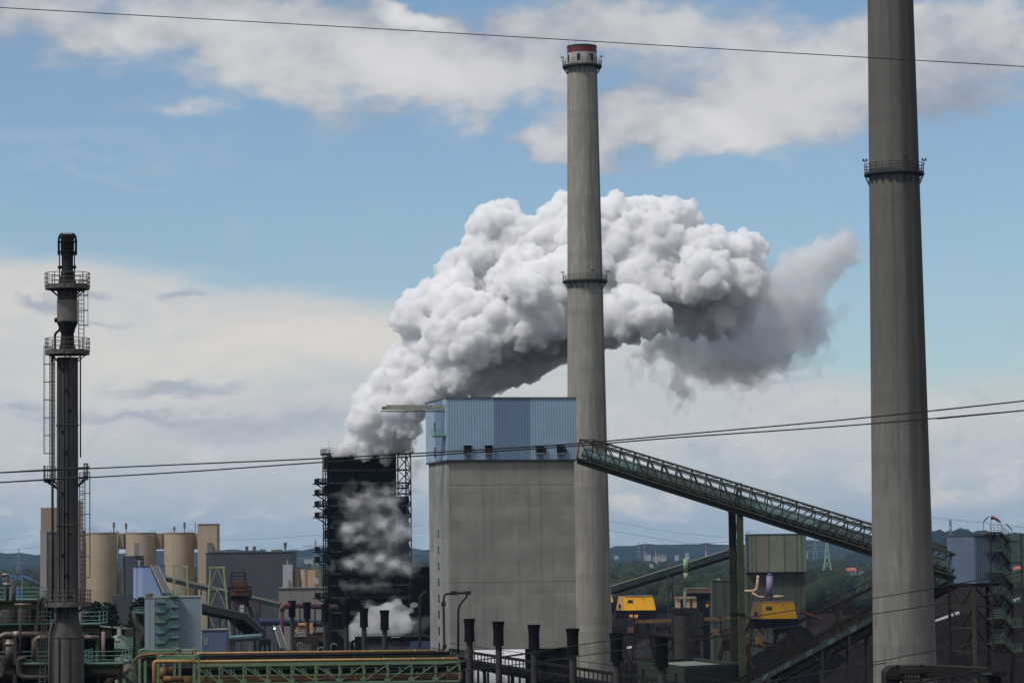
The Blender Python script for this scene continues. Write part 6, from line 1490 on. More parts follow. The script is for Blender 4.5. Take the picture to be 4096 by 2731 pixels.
# collecting main along the row, on posts
T = thing('collecting_main', (V(A_.x, A_.y, 0) + V(B_.x, B_.y, 0)) / 2, 'dark pipe bridge with open slots running along the foot of the capped stacks', 'pipe bridge')
CM_ = mat('main_black', (26, 26, 27), .85, .3)
pa, pb = P(1800, 2624, 470), P(2960, 2760, 318); pa.z = pb.z = 21.0
pa = pa - s_ * 0; n = 22
for h in (0, 1.25): MB().beam(pa + V(0, 0, h), pb + V(0, 0, h), .4, .36).build('chord', CM_, T)
for i in range(n * 3 + 1): 
    c = pa + (pb - pa) * i / (n * 3); MB().beam(c, c + V(0, 0, 1.25), .16, .26).build('web_plate', CM_, T)
for i in range(n + 1):
    c = pa + (pb - pa) * i / n; MB().beam(V(c.x, c.y, 8), c, .36).build('post', CM_, T)
for h in (1.45, 2.3): MB().beam(pa + V(0, 0, h), pb + V(0, 0, h), .07).build('handrail', CM_, T)
MB().tube([pa + s_ * 1.6 + V(0, 0, -.9), pb + s_ * 1.6 + V(0, 0, -.9)], .7, 10).build('main_pipe', CM_, T, True)
for i in range(16):
    c = pa + (pb - pa) * (i + .5) / 16 + s_ * 2.5
    MB().tube(bend([c + V(0, 0, -5), c + V(0, 0, -1.4 + random.uniform(-.3, .4)), c - s_ * 1.2 + V(0, 0, -1.2)]), .28, 8).build('riser_pipe', CM_, T, True)
# blackened gear along the left end of the battery
T = thing('charging_car', (P(1520, 2580, 560).x, 560, 0), 'black topped charging car with dim blue side at the foot of the steam', 'machine')
DC2 = 560
front_box(m := MB(), 1418, 1790, 2545, DC2, 7, pyb=2558); m.build('roof_deck', CAPM, T); front_box(m := MB(), 1450, 1700, 2558, DC2 + .5, 6, pyb=2600); m.build('body', mat('car_grey', (62, 62, 70), .8, .2), T)
front_box(m := MB(), 1640, 1790, 2562, DC2, 6, pyb=2602); m.build('side_panel', mat('car_blue', (46, 56, 92), .7, .2), T); front_box(m := MB(), 1420, 1452, 2552, DC2 - .2, 5, pyb=2600); m.build('cab', CAPM, T)
z = P(1500, 2545, DC2).z; a, b = P(1418, 2545, DC2).x, P(1790, 2545, DC2).x
mb = MB()
for i in range(24): mb.beam((a + (b - a) * i / 23, DC2, z), (a + (b - a) * i / 23, DC2, z + .5), .07)
mb.beam((a, DC2, z + .5), (b, DC2, z + .5), .07); mb.build('roof_railing', CAPM, T)
front_box(m := MB(), 1420, 1790, 2600, DC2 + 1, 5, zb=12); m.build('chassis', CAPM, T); front_box(m := MB(), 1565, 1600, 2546, DC2 - .3, .3, pyb=2549); m.build('lamp_strip', WH, T)
MB().tube(bend([P(1408, 2600, DC2), P(1408, 2565, DC2), P(1425, 2562, DC2)]), .3, 8).build('pipe', CAPM, T, True)
PGY = mat('pale_pipe', (112, 112, 108), .6, .2)
for i, (px, py, lab) in enumerate(((1325, 2575, 'thin pale bent pipe on the battery deck right of centre stack'), (1190, 2572, 'thin pale bent pipe beside the small railings'), (1272, 2590, 'short pale standpipe on the battery deck'))):
    d = 560; T = thing('standpipe', (P(px, py, d).x, d, 0), lab, 'pipe', 'pale standpipes on the battery')
    MB().tube(bend([P(px, 2606, d), P(px, py, d), P(px + 16, py - 3, d), P(px + 26, py + 10, d)]), .12, 7).build('pipe', PGY, T, True); MB().tube([P(px, 2606, d), (P(px, 2606, d).x, d, 10)], .16, 7).build('stem', PGY, T)
for x0, x1, lab in ((1134, 1166, 'small pale caged railing at the foot of the maroon pipe'), (1190, 1242, 'second small pale railing on the battery deck')):
    d = 560; z = P(x0, 2600, d).z; a, b = P(x0, 2600, d).x, P(x1, 2600, d).x
    T = thing('railed_platform', ((a + b) / 2, d, 0), lab, 'platform'); dk = MB().prism([(a, d), (b, d), (b, d + 2), (a, d + 2)], z - .2, z).build('deck', CM_, T); railing(dk, [(a, d, z), (b, d, z)], PGY, 1.1, False, .5, .035)
    MB().box(((a + b) / 2, d + 1, z / 2 - .2), (b - a, 1.6, z - .4)).build('base', BAT, T)
# gas risers climbing the coal tower
PBK = mat('pipe_black', (28, 28, 28), .7, .3); PBR = mat('pipe_brown', (56, 46, 38), .75, .35, .8, rust=.4)
def riser(label, pts, r, m, d, flanges=()):
    q = [P(x, y, d) for x, y in pts]; T = thing('riser_pipe', (q[0].x, d, 0), label, 'pipe', 'pipes climbing the coal tower')
    MB().tube(bend(q), r, 12).build('pipe', m, T, True)
    for x, y, w, h in flanges: front_box(mm := MB(), x - w / 2, x + w / 2, y - h / 2, d - r * 1.2, r * 2.4, pyb=y + h / 2); mm.build('flange', PBK, T)
    MB().tube([q[0], (q[0].x, d, 10)], r, 10).build('stem', m, T, True)
riser('black upright pipe bending into the coal tower at its left edge', [(1655, 2604), (1680, 2585), (1680, 2385), (1705, 2364)], .2, PBK, 452, ((1680, 2405, 13, 20), (1681, 2572, 15, 16)))
riser('brown upright pipe with elbow on the corner of the coal tower', [(1765, 2612), (1777, 2590), (1774, 2400), (1778, 2375), (1812, 2371), (1880, 2370)], .19, PBR, 452, ((1774, 2415, 17, 17), (1815, 2371, 22, 17), (1873, 2370, 22, 14), (1778, 2585, 17, 16)))
riser('dark kinked pipe running down the coal tower front from the bracket', [(1833, 2612), (1833, 2425), (1866, 2385), (1872, 2372)], .17, PBK, 454, ((1833, 2460, 9, 6), (1833, 2520, 9, 6)))

# ------------------------------------------------------------------ pipe bridge along the bottom
GBR = mat('green_bridge', (86, 110, 83), .65, .15, .8, rust=.15, sat=.95); GBD = mat('green_bridge_dark', (56, 74, 58), .7, .2); YP_ = mat('yellow_pipe', (166, 122, 40), .55, .15, .6, rust=.2); YPD = mat('yellow_pipe_dull', (106, 76, 24), .6, .25, .6, rust=.35); BP_ = mat('black_lagged_pipe', (40, 38, 38), .9, .25)
D3 = 330.0
def bl(x, y, d=D3): return P(x, y, d)
T = thing('pipe_bridge', (bl(1250, 2700).x, D3, 0), 'green lattice pipe bridge carrying yellow pipes along the bottom of the picture', 'pipe bridge')
xL, xR = 782, 1838; ztop = bl(1300, 2655).z; zbot = bl(1300, 2728).z
XL, XR = bl(xL, 2690).x, bl(xR, 2690).x
for dd in (0, 3.0):
    MB().beam((XL, D3 + dd, ztop), (XR, D3 + dd, ztop), .2, .24).build('top_chord', GBR, T); MB().beam((XL, D3 + dd, zbot), (XR, D3 + dd, zbot), .2, .22).build('bottom_chord', GBR, T)
    npan = 11; xs_ = [XL + (XR - XL) * i / npan for i in range(npan + 1)]
    for i in range(npan + 1):
        MB().beam((xs_[i], D3 + dd, zbot + .13), (xs_[i], D3 + dd, ztop - .14), .2, .16).build('upright', GBR, T)
        if i < npan:
            a, b = (ztop - .2, zbot + .2) if xs_[i] < bl(1330, 2690).x - 1 else (zbot + .2, ztop - .2)
            MB().beam((xs_[i] + .12, D3 + dd, a), (xs_[i + 1] - .12, D3 + dd, b), .12, .12).build('diagonal', GBR, T)
            xm = (xs_[i] + xs_[i + 1]) / 2; MB().beam((xm, D3 + dd, ztop - .4), (xm, D3 + dd, ztop - 1.15), .1).build('hanger', GBR, T)
            MB().box((xs_[i], D3 + dd, zbot + .25), (.7, .26, .4)).build('gusset', GBR, T)
for h in (.42, 1.16): MB().beam((XL, D3 + .1, ztop - h), (XR, D3 + .1, ztop - h), .09).build('inner_rail', GBR if h > 1 else GBD, T)
MB().beam((XL, D3 + .3, ztop + .42), (XR, D3 + .3, ztop + .42), .3, .1).build('cable_tray', GBD, T)
def lp(name, label, x0, x1, y, d, r, m, group=None, joints=0):
    a, b = bl(x0, y, d), bl(x1, y, d); a.z = b.z = bl((x0 + x1) / 2, y, d).z
    T = thing('pipe', ((a.x + b.x) / 2, d, a.z), label, 'pipe', group); MB().tube([a, b], r, 14).build('barrel', m, T, True)
    for i in range(joints): c = a + (b - a) * (i + .5) / joints; MB().tube([c - V(.12, 0, 0), c + V(.12, 0, 0)], r * 1.18, 14).build('flange', m, T, True)
    return T
lp('pipe', 'slim bright yellow pipe on top of the green pipe bridge', 770, 1832, 2640, D3 + .4, .2, YP_, 'yellow pipes of the bridge', 9)
lp('pipe', 'fat dull yellow pipe inside the green pipe bridge', 640, 1850, 2713, D3 + 1.6, .52, YPD, 'yellow pipes of the bridge', 10)
lp('pipe', 'black lagged pipe under the top chord of the green bridge', 600, 1850, 2664, D3 + 1.4, .26, BP_)
lp('pipe', 'thin yellow pipe on the farther dark pipe deck', 560, 1745, 2607, 350, .12, YP_, 'yellow pipes of the bridge', 7)
lp('pipe', 'black lagged pipe below the thin yellow pipe on the farther deck', 560, 1800, 2617, 349.5, .22, BP_)
T = thing('pipe_bridge', (bl(1200, 2640, 352).x, 353, 0), 'second darker pipe deck right behind the green lattice bridge', 'pipe bridge')
a, b = bl(560, 2630, 352).x, bl(1860, 2630, 352).x
for py in (2629, 2648): MB().beam((a, 350.5, bl(1200, py, 351).z), (b, 350.5, bl(1200, py, 351).z), .3, .22).build('beam', GBD, T)
MB().prism([(a, 351), (b, 351), (b, 356), (a, 356)], bl(1200, 2760, 352).z, bl(1200, 2626, 352).z).build('pipe_bank', mat('pipe_bank_dark', (30, 29, 29), .95, .4, .8), T)
for i in range(26): MB().beam((a + (b - a) * i / 25, 350.3, bl(1200, 2650, 351).z), (a + (b - a) * i / 25, 350.3, bl(1200, 2606, 351).z), .14).build('stub', GBD, T)
for i in range(14): 
    x = a + (b - a) * random.random(); MB().box((x, 350.2, bl(1200, 2614, 351).z), (random.uniform(.4, 1.4), .5, random.uniform(.25, .6))).build('valve_block', BP_, T)
# portal frames at its left end
def portal(x0, x1, yt, d, dep, label):
    T = thing('portal_frame', (bl((x0 + x1) / 2, yt, d).x, d, 0), label, 'frame', 'green portal frames')
    a, b, z = bl(x0, yt, d).x, bl(x1, yt, d).x, bl(x0, yt, d).z
    for x in (a, b):
        for dd in (0, dep): MB().beam((x, d + dd, 0), (x, d + dd, z), .3).build('post', GBR, T)
        MB().beam((x, d - .15, z + .13), (x, d + dep + .15, z + .13), .3, .24).build('tie_beam', GBR, T)
    for dd in (0, dep): MB().beam((a - .15, d + dd, z - .08), (b + .15, d + dd, z - .08), .2, .3).build('head_beam', GBR, T)
    MB().beam((a, d, z + .27), (b, d, z + .27), .05).build('top_edge', mat('edge_pale_green', (150, 160, 142), .6), T)
    return T
portal(558, 698, 2606, 325, 5, 'larger green portal frame behind, left of the bridge end')
portal(632, 776, 2630, 318, 5, 'nearer green portal frame at the left end of the bridge')
T = thing('pipe_bend', (bl(527, 2680, 322).x, 322, 0), 'upright yellow pipe with elbow at the left portal frame', 'pipe', 'yellow pipes of the bridge')
MB().tube(bend([bl(526, 2780, 322), bl(526, 2617, 322), bl(700, 2615, 322)]), .17, 12).build('barrel', YPD, T, True); MB().tube([bl(526, 2705, 322), bl(526, 2712, 322)], .25, 12).build('flange', YPD, T, True)
T = thing('pipe_bend', (bl(617, 2690, 316).x, 316, 0), 'thick upright yellow pipe with elbow at the nearer portal frame', 'pipe', 'yellow pipes of the bridge')
MB().tube(bend([bl(617, 2790, 316), bl(616, 2645, 316), bl(640, 2644, 316), bl(780, 2644, 316)]), .2, 12).build('barrel', YP_, T, True)
T = thing('valve', (bl(655, 2690, 321).x, 321, 0), 'big yellow valve body inside the nearer portal frame', 'valve')
MB().tube([bl(640, 2690, 321), bl(665, 2690, 321)], .62, 16).build('body', YPD, T, True); MB().tube([bl(672, 2680, 321), bl(690, 2680, 321)], .42, 16).build('drum', YPD, T, True); MB().tube([bl(648, 2690, 321), bl(655, 2760, 321)], .3, 10).build('stem', YPD, T, True)
MB().tube([bl(655, 2714, 320.5), bl(735, 2714, 320.5)], .36, 14).build('neck', YPD, T, True)
T = thing('lagged_pipe', (bl(545, 2680, 328).x, 328, 0), 'fat dark grey lagged pipe bending down inside the larger portal frame', 'pipe')
MB().tube(bend([bl(545, 2790, 328), bl(545, 2640, 328), bl(585, 2625, 328), bl(640, 2622, 328)]), .34, 12).build('barrel', mat('lagging_grey', (62, 60, 64), .85, .2), T, True)
T = thing('equipment_cabinet', (bl(742, 2603, 340).x, 340, 0), 'pale green equipment cabinet row on the far deck before the pale blue building', 'cabinet')
for i in range(3): front_box(m := MB(), 702 + i * 27, 728 + i * 27, 2595, 340, 1.5, pyb=2612); m.build('door', mat('pale_green', (112, 130, 112), .7, .12), T)
MB().tube(bend([bl(770, 2640, 339), bl(770, 2598, 339), bl(780, 2598, 339)]), .09, 8).build('pipe', YPD, T, True)

# ------------------------------------------------------------------ flare stack
D0 = 235.0
FS = mat('flare_steel', (70, 70, 68), .75, .2, .5, streak=.7, rust=.08); FT = mat('flare_tip', (30, 30, 31), .85, .3, .8); FB = mat('flare_bright_steel', (108, 104, 96), .45, .25, .8, metal=.3, streak=.5); RAILG = mat('rail_grey_steel', (82, 80, 76), .7, .2)
fl_axis = lambda y: 270 + (y - 1100) * .003
T = thing('flare_stack', (P(270, 1900, D0).x, D0, 0), 'tall dark steel flare stack with ringed platforms and ladders at the left', 'stack')
X0 = T.location.x; k0 = D0 / FPX
zy = lambda y: P(270, y, D0).z
oc = (X0, D0, 0)
def fl(name, prof, m, n=28): return MB().lathe(oc, [(r * k0, zy(y)) for r, y in prof], n).build(name, m, T, True)
MB().lathe(oc, [(65 * k0, 0), (65 * k0, zy(2546)), (45 * k0, zy(2475)), (43 * k0, zy(2300)), (42 * k0, zy(1430))], 32).build('shaft', FS, T, True)
fl('neck', [(36, 1408), (28, 1370), (26, 1350), (26, 1330), (30, 1328), (30, 1320)], FT); fl('lower_cone', [(28, 1322), (42, 1292), (42, 1285)], FT); fl('steel_barrel', [(42, 1290), (42, 1202)], FB); fl('upper_barrel', [(40, 1202), (40, 1172), (42, 1165)], FS)
fl('upper_cone', [(42, 1140), (36, 1130), (27, 1105), (24, 1095)], FT); fl('tip_pipe', [(26, 1100), (26, 1085), (23, 1082), (23, 960), (25, 945), (22, 938), (12, 938), (12, 980), (0, 980)], FT)
for y in (2475, 2546, 1700, 2100): MB().lathe(oc, [((45 if y < 2500 else 66) * k0, zy(y) - .06), ((46.5 if y < 2500 else 67.5) * k0, zy(y)), ((45 if y < 2500 else 66) * k0, zy(y) + .06)], 28).build('weld_ring', FS, T)
for i in range(18):
    a = 2 * math.pi * i / 18; r1, r2 = 37 * k0, 26 * k0; ca, sa = math.cos(a), math.sin(a)
    pts = [(X0 + r1 * ca, D0 + r1 * sa, zy(1020)), (X0 + r1 * ca, D0 + r1 * sa, zy(962)), (X0 + r1 * .93 * ca, D0 + r1 * .93 * sa, zy(945)), (X0 + r2 * ca, D0 + r2 * sa, zy(934))]
    MB().tube(pts, .045, 6).build('steam_pipe', FT, T, True)
for y, r in ((968, 38), (1008, 38), (950, 35)): MB().lathe((X0, D0, zy(y)), [(r * k0 + .05 * math.cos(q * math.pi / 3), .05 * math.sin(q * math.pi / 3)) for q in range(6)], 28, True).build('steam_ring', FT, T, True)
for s in (-1, 1):
    MB().tube([(X0 + s * 30 * k0, D0 - .2, zy(1140)), (X0 + s * 30 * k0, D0 - .2, zy(1010))], .05, 6).build('pilot_pipe', FT, T); MB().box((X0 + s * 29 * k0, D0 - .2, zy(1070)), (.3, .2, .25)).build('pilot_box', FT, T)
MB().tube(bend([(X0 - 50 * k0, D0, zy(1408)), (X0 - 50 * k0, D0, zy(1334)), (X0 - 30 * k0, D0, zy(1318)), (X0 - 30 * k0, D0, zy(1300))]), .1, 8).build('steam_supply', FT, T, True); MB().tube([(X0 - 50 * k0, D0 - .1, zy(1280)), (X0 - 38 * k0, D0 - .1, zy(1280))], .2, 10).build('manway', FT, T, True)
for px in (-26, 8, -6): MB().tube([(X0 + px * k0, D0 - 43.5 * k0, zy(2470)), (X0 + px * k0, D0 - 43.5 * k0, zy(1430))], .045, 6).build('conduit', FT, T, True)
for px in (-24, 18): MB().tube([(X0 + px * k0, D0 - 64 * k0, zy(2900)), (X0 + px * k0, D0 - 64.5 * k0, zy(2548))], .045, 6).build('conduit', FT, T, True)
for i in range(12):
    y = 1480 + i * 82; a = -1.9 + (i % 3) * .35; MB().tube([(X0 + 42 * k0 * math.cos(a), D0 + 42 * k0 * math.sin(a), zy(y)), (X0 + 50 * k0 * math.cos(a), D0 + 50 * k0 * math.sin(a), zy(y))], .1, 8).build('nozzle', FT, T)
def ring_platform(y, r, n, sector=None, m=RAILG):
    z = zy(y); R = r * k0; pts = []
    if sector is None:
        deck = MB().lathe((X0, D0, z), [(38 * k0, -.1), (R, -.16), (R, .06), (38 * k0, .06)], n, True).build('platform', m, T)
        pts = [(X0 + R * .99 * math.cos(2 * math.pi * (i + .5) / n), D0 + R * .99 * math.sin(2 * math.pi * (i + .5) / n), z + .05) for i in range(n)]
        railing(deck, pts, m, 1.12, True, 9, .026)
    else:
        a0, a1 = sector; deck = MB().lathe((X0, D0, z), [(40 * k0, -.1), (R, -.16), (R, .06), (40 * k0, .06)], n, True, a0, a1).build('platform', m, T)
        pts = [(X0 + R * .99 * math.cos(a0 + (a1 - a0) * i / n), D0 + R * .99 * math.sin(a0 + (a1 - a0) * i / n), z + .05) for i in range(n + 1)]
        railing(deck, pts, m, 1.12, False, 9, .026)
    for i in range(6):
        a = 2 * math.pi * (i + .5) / 6 if sector is None else sector[0] + (sector[1] - sector[0]) * (i + .5) / 6
        MB().beam((X0 + R * .9 * math.cos(a), D0 + R * .9 * math.sin(a), z - .1), (X0 + 40 * k0 * math.cos(a), D0 + 40 * k0 * math.sin(a), z - .75), .08).build('bracket', m, deck)
ring_platform(1150, 90, 14); ring_platform(1411, 89, 14); ring_platform(1920, 95, 6, (math.pi * .72, math.pi * 1.15)); ring_platform(1912, 82, 6, (-.5, .75)); ring_platform(2417, 93, 14)
ladder(T, (X0 + 58 * k0, D0 - .3, zy(1411)), (X0 + 58 * k0, D0 - .3, zy(1125)), RAILG, (1, .2, 0), .42, .33, True, (.8, -.5, 0))
ladder(T, (X0 - 60 * k0, D0 - .1, zy(1920)), (X0 - 60 * k0, D0 - .1, zy(1385)), RAILG, (1, -.2, 0), .42, .33, True, (-.9, -.3, 0))
ladder(T, (X0 + 60 * k0, D0 - .1, zy(2417)), (X0 + 60 * k0, D0 - .1, zy(1890)), RAILG, (1, .2, 0), .42, .33, True, (.9, -.3, 0))
ladder(T, (X0 - 92 * k0, D0 - 1.2, zy(2760)), (X0 - 82 * k0, D0 - 1.2, zy(2400)), RAILG, (1, 0, 0), .42, .33, True, (-.6, -.7, 0))
MB().tube([(X0 + 52 * k0, D0, zy(1830)), (X0 + 52 * k0, D0, zy(1425))], .06, 8).build('steam_line', FT, T, True); MB().tube(bend([(X0 - 56 * k0, D0 - .5, zy(2475)), (X0 - 56 * k0, D0 - .5, zy(1425))]), .11, 8).build('steam_line', mat('line_olive', (62, 60, 44), .7), T, True)
MB().tube(bend([(X0 - 68 * k0, D0 - .5, zy(2900)), (X0 - 68 * k0, D0 - .5, zy(2550)), (X0 - 56 * k0, D0 - .5, zy(2480))]), .12, 8).build('steam_line', RAILG, T, True)

# ------------------------------------------------------------------ gas plant platforms, lower left
D4 = 262.0
TR = mat('teal_rail', (86, 138, 126), .6, .12); OLG = mat('olive_green', (50, 54, 26), .7, .15, .5); OLB = mat('olive_beam', (40, 44, 26), .8, .2); SP_ = mat('silver_pipe', (96, 82, 74), .45, .25, .5, metal=.4, rust=.15); SPD = mat('dull_pipe', (58, 50, 46), .7, .25, .5, rust=.25); BLK = mat('plant_black', (13, 13, 14), .95, .4, .6)
def p4(x, y, d=D4): return P(x, y, d)
def deck_platform(x0, x1, y, label, d=D4, dep=6, sp=2.2, cols=True):
    z = p4((x0 + x1) / 2, y, d).z; a, b = p4(x0, y, d).x, p4(x1, y, d).x
    T = thing('work_platform', ((a + b) / 2, d + dep / 2, 0), label, 'platform', 'teal railed platforms of the gas plant')
    dk = MB().prism([(a, d), (b, d), (b, d + dep), (a, d + dep)], z - .12, z).build('deck', OLB, T)
    MB().beam((a, d + .3, z - .5), (b, d + .3, z - .5), .3, .7).build('edge_beam', OLB, T)
    railing(dk, [(a, d + dep, z), (a, d, z), (b, d, z), (b, d + dep, z)], TR, 1.12, False, sp, .026)
    if cols:
        n = max(1, int((b - a) / 7))
        for i in range(n + 1): MB().beam((a + .3 + (b - a - .6) * i / n, d + .8, 0), (a + .3 + (b - a - .6) * i / n, d + .8, z - .15), .32).build('column', OLG, T)
    return T
deck_platform(-70, 152, 2399, 'top teal railed platform at the left edge', D4, 5)
deck_platform(-70, 212, 2497, 'second teal railed platform left of the flare stack', D4 + 1, 5)
deck_platform(200, 398, 2496, 'teal railed platform peeping out right of the flare stack', D4 + 2.5, 5)
deck_platform(-70, 330, 2655, 'lowest teal railed platform left of the flare stack', D4 - 4, 6)
deck_platform(280, 490, 2654, 'lowest teal railed platform right of the flare stack', D4 - 2, 6)
deck_platform(438, 515, 2594, 'small teal railed platform before the pale green tank', 300, 3, 1.0)
T = thing('gas_plant_block', (p4(120, 2600, 275).x, 275, 0), 'black mass of vessels and ducts behind the lower left platforms', 'plant')
front_box(m := MB(), -80, 335, 2520, 272, 12); m.build('casing', BLK, T); front_box(m := MB(), -80, 150, 2412, 274, 8, pyb=2520); m.build('upper_casing', BLK, T); front_box(m := MB(), 330, 405, 2560, 272, 9); m.build('side_casing', BLK, T)
for i, (x, y, r) in enumerate(((40, 2440, .8), (95, 2445, .7), (10, 2470, .5), (60, 2585, .7), (180, 2590, .8), (250, 2575, .6))):
    c = p4(x, y, 271); MB().lathe((c.x, 271, c.z - 3), [(0, 0), (r, .3), (r, 3), (r * .6, 3.6), (0, 3.8)], 18).build('vessel', SPD, T, True)
for i in range(9):
    x = -20 + i * 38; a = p4(x, 2520 + (i % 3) * 14, 270.5); MB().tube(bend([a + V(0, 0, -4), a, a + V(1.6, 0, .1)]), .14 + .05 * (i % 3), 8).build('small_pipe', SPD, T, True)
for x in (150, 60, 240, 300): MB().beam((p4(x, 2500, 270).x, 270, 0), p4(x, 2380 if x == 150 else 2510, 270), .35).build('column', OLG if x in (150, 300) else SPD, T)
def pl(label, pts, d, r, m, fl=(), cat='pipe', group='silver pipes of the gas plant'):
    q = [p4(x, y, d) for x, y in pts]; T = thing('process_pipe', q[len(q) // 2], label, cat, group)
    MB().tube(bend(q, 6), r, 14).build('barrel', m, T, True)
    for (x, y, dx, dy) in fl: MB().tube([p4(x, y, d), p4(x + dx, y + dy, d)], r * 1.2, 14).build('sleeve', mat('bright_sleeve', (124, 118, 114), .4, .15, .8, metal=.4), T, True)
pl('long level silver pipe left of the flare stack with an offset bend', [(-40, 2560), (5, 2545), (20, 2536), (205, 2536)], 258, .26, SP_, ((54, 2536, 24, 0),))
pl('silver pipe with elbow turning down beside the flare stack', [(205, 2549), (138, 2549), (138, 2640)], 257, .24, SP_)
pl('upright silver pipe capped below the long level pipe', [(38, 2660), (38, 2556)], 257.5, .36, SP_, ((38, 2580, 0, -13),))
pl('level pipe right of the flare stack running to the olive column', [(330, 2548), (395, 2548)], 263, .22, SP_)
pl('low brown pipe loop at the bottom left corner', [(-30, 2625), (12, 2628), (12, 2705), (-40, 2712)], 256, .24, SPD)
pl('low brown pipe loop left of the flare stack foot', [(105, 2632), (75, 2634), (75, 2708), (205, 2708)], 256, .24, SPD)
pl('fat brown level pipe right of the flare stack at the bottom', [(335, 2692), (470, 2692)], 268, .42, SPD)
pl('brown level pipe just above the lowest right platform', [(335, 2632), (392, 2632)], 267, .3, SPD)
pl('bent brown pipe elbow at the foot of the right platforms', [(415, 2760), (440, 2712), (480, 2700), (520, 2668)], 272, .3, mat('tan_pipe', (104, 84, 70), .7, .2))
pl('short stub pipe under the top left platform', [(58, 2418), (122, 2418)], 257, .16, SP_)
pl('thin upright pipe rising through the top left platform', [(30, 2400), (29, 2300)], 259, .13, SPD, ((12, 2336, 34, 0), (8, 2298, 28, 0)))
pl('thin upright brown pipe right of the second left platform', [(165, 2640), (165, 2400), (176, 2388)], 264, .18, SPD)
pl('upright brown post pipe beside the top left platform', [(54, 2420), (54, 2336)], 257.6, .2, SPD)
pl('thin upright pipe before the second left platform', [(81, 2660), (81, 2426)], 256.5, .09, SPD)
pl('upright pinkish post on the lowest right platform', [(414, 2648), (413, 2524)], 262, .17, mat('pink_post', (108, 94, 92), .7))
T = thing('lamp_post', p4(153, 2400, 258), 'slanted lamp post at the corner of the top left platform', 'lamp')
MB().beam(p4(153, 2420, 258), p4(153, 2316, 258), .08).build('post', SPD, T); MB().beam(p4(153, 2316, 258), p4(108, 2273, 258), .16, .1).build('lamp_head', SPD, T)
T = thing('lamp_post', p4(467, 2600, 270), 'slanted lamp post with box on the lowest right platform', 'lamp')
MB().beam(p4(467, 2655, 270), p4(467, 2566, 270), .08).build('post', SPD, T); MB().beam(p4(467, 2568, 270), p4(422, 2528, 270), .16, .1).build('lamp_head', SPD, T); MB().box(p4(472, 2566, 270), (.3, .2, .16)).build('control_box', mat('tan_box', (120, 90, 74), .7), T)
T = thing('lamp_post', p4(388, 2600, 268), 'bent lamp post leaning right beside the olive column', 'lamp')
MB().beam(p4(388, 2655, 268), p4(388, 2575, 268), .08).build('post', SPD, T); MB().beam(p4(388, 2575, 268), p4(411, 2530, 268), .14, .1).build('lamp_head', SPD, T)
T = thing('olive_house', (p4(450, 2560, 330).x, 332, 0), 'olive green plant house with grey roof left of the pale blue transfer building', 'building')
front_box(m := MB(), 360, 446, 2512, 330, 8); m.build('wall', mat('olive_bright', (76, 84, 30), .7, .12), T); front_box(m := MB(), 446, 502, 2516, 331, 7); m.build('side_wall', mat('olive_shade', (54, 60, 30), .7, .12), T)
for a_, b_, yy in ((398, 452, 2506), (444, 505, 2510)):
    MB().hexa([p4(a_, yy, 329), p4(b_, yy + 5, 329), p4(b_, yy + 5, 338), p4(a_, yy, 338)] + [p4(a_, yy, 329) + V(0, 0, .2), p4(b_, yy + 5, 329) + V(0, 0, .2), p4(b_, yy + 5, 338) + V(0, 0, .2), p4(a_, yy, 338) + V(0, 0, .2)]).build('roof', mat('roof_grey_pale', (112, 114, 116), .7), T)
T = thing('process_tank', (p4(475, 2580, 312).x, 312, 0), 'stained pale green tank with ladder cage before the olive house', 'tank')
c = p4(476, 2550, 312); MB().lathe((c.x, 312, 0), [(.95, 0), (.95, c.z), (.4, c.z + .3), (0, c.z + .3)], 22).build('barrel', mat('tank_green', (104, 122, 108), .7, .2, .8, streak=.8), T, True)
front_box(m := MB(), 468, 482, 2514, 311, .6, pyb=2543); m.build('control_box', WB, T); front_box(m := MB(), 480, 486, 2498, 312, .5, pyb=2516); m.build('vent', TEAL, T)
T = thing('portal_frame', (p4(455, 2700, 290).x, 290, 0), 'pale green cabin frame below the lowest right platform', 'frame', None)
for x in (437, 474, 488, 520): MB().beam((p4(x, 2700, 290).x, 290, 0), p4(x, 2618 if x > 480 else 2690, 290), .28).build('post', GBR, T)
MB().beam(p4(480, 2622, 290), p4(524, 2622, 290), .25).build('head_beam', GBR, T); front_box(m := MB(), 486, 518, 2640, 291, 3, pyb=2680); m.build('wall', mat('pale_green', (112, 130, 112)), T)
T = thing('stair', (p4(508, 2710, 286).x, 286, 0), 'teal railed stair descending between the platforms and the portal frames', 'stair')
for dd in (0, .9): MB().beam(p4(460, 2680, 286 + dd), p4(545, 2745, 286 + dd), .1, .3).build('stringer', GBD, T)
fl_ = MB()
for i in range(12): fl_.box(p4(460, 2680, 286.4) + (p4(545, 2745, 286.4) - p4(460, 2680, 286.4)) * (i + .5) / 12, (.25, .85, .05))
fl_ = fl_.build('tread', TR, T); railing(fl_, [p4(460, 2678, 286), p4(545, 2743, 286)], TR, 1.05, False, .45, .028, posts='join')

# ------------------------------------------------------------------ boom with cab, bottom right
D5 = 255.0
BR = mat('boom_brown', (40, 34, 34), .85, .25, .5); BRD = mat('boom_dark', (26, 23, 24), .9, .3, .5); b5 = lambda x, y, d=D5: P(x, y, d)
T = thing('loading_boom', (b5(3700, 2720).x, D5 + 1.5, 0), 'heavy dark brown boom with a glazed cab crossing the foot of the right chimney', 'boom')
prof = [(3543, 2760), (3543, 2688), (3566, 2665), (3684, 2659), (3956, 2671), (4022, 2686), (4022, 2700), (3700, 2712), (3600, 2724), (3598, 2760)]
vs = [b5(x, y, D5) for x, y in prof] + [b5(x, y, D5) + V(0, 3.2, 0) for x, y in prof]; n = len(prof)
MB().add(vs, [tuple(range(n)), tuple(reversed(range(n, 2 * n)))] + [(i, n + i, n + (i + 1) % n, (i + 1) % n) for i in range(n)]).build('boom', BR, T)
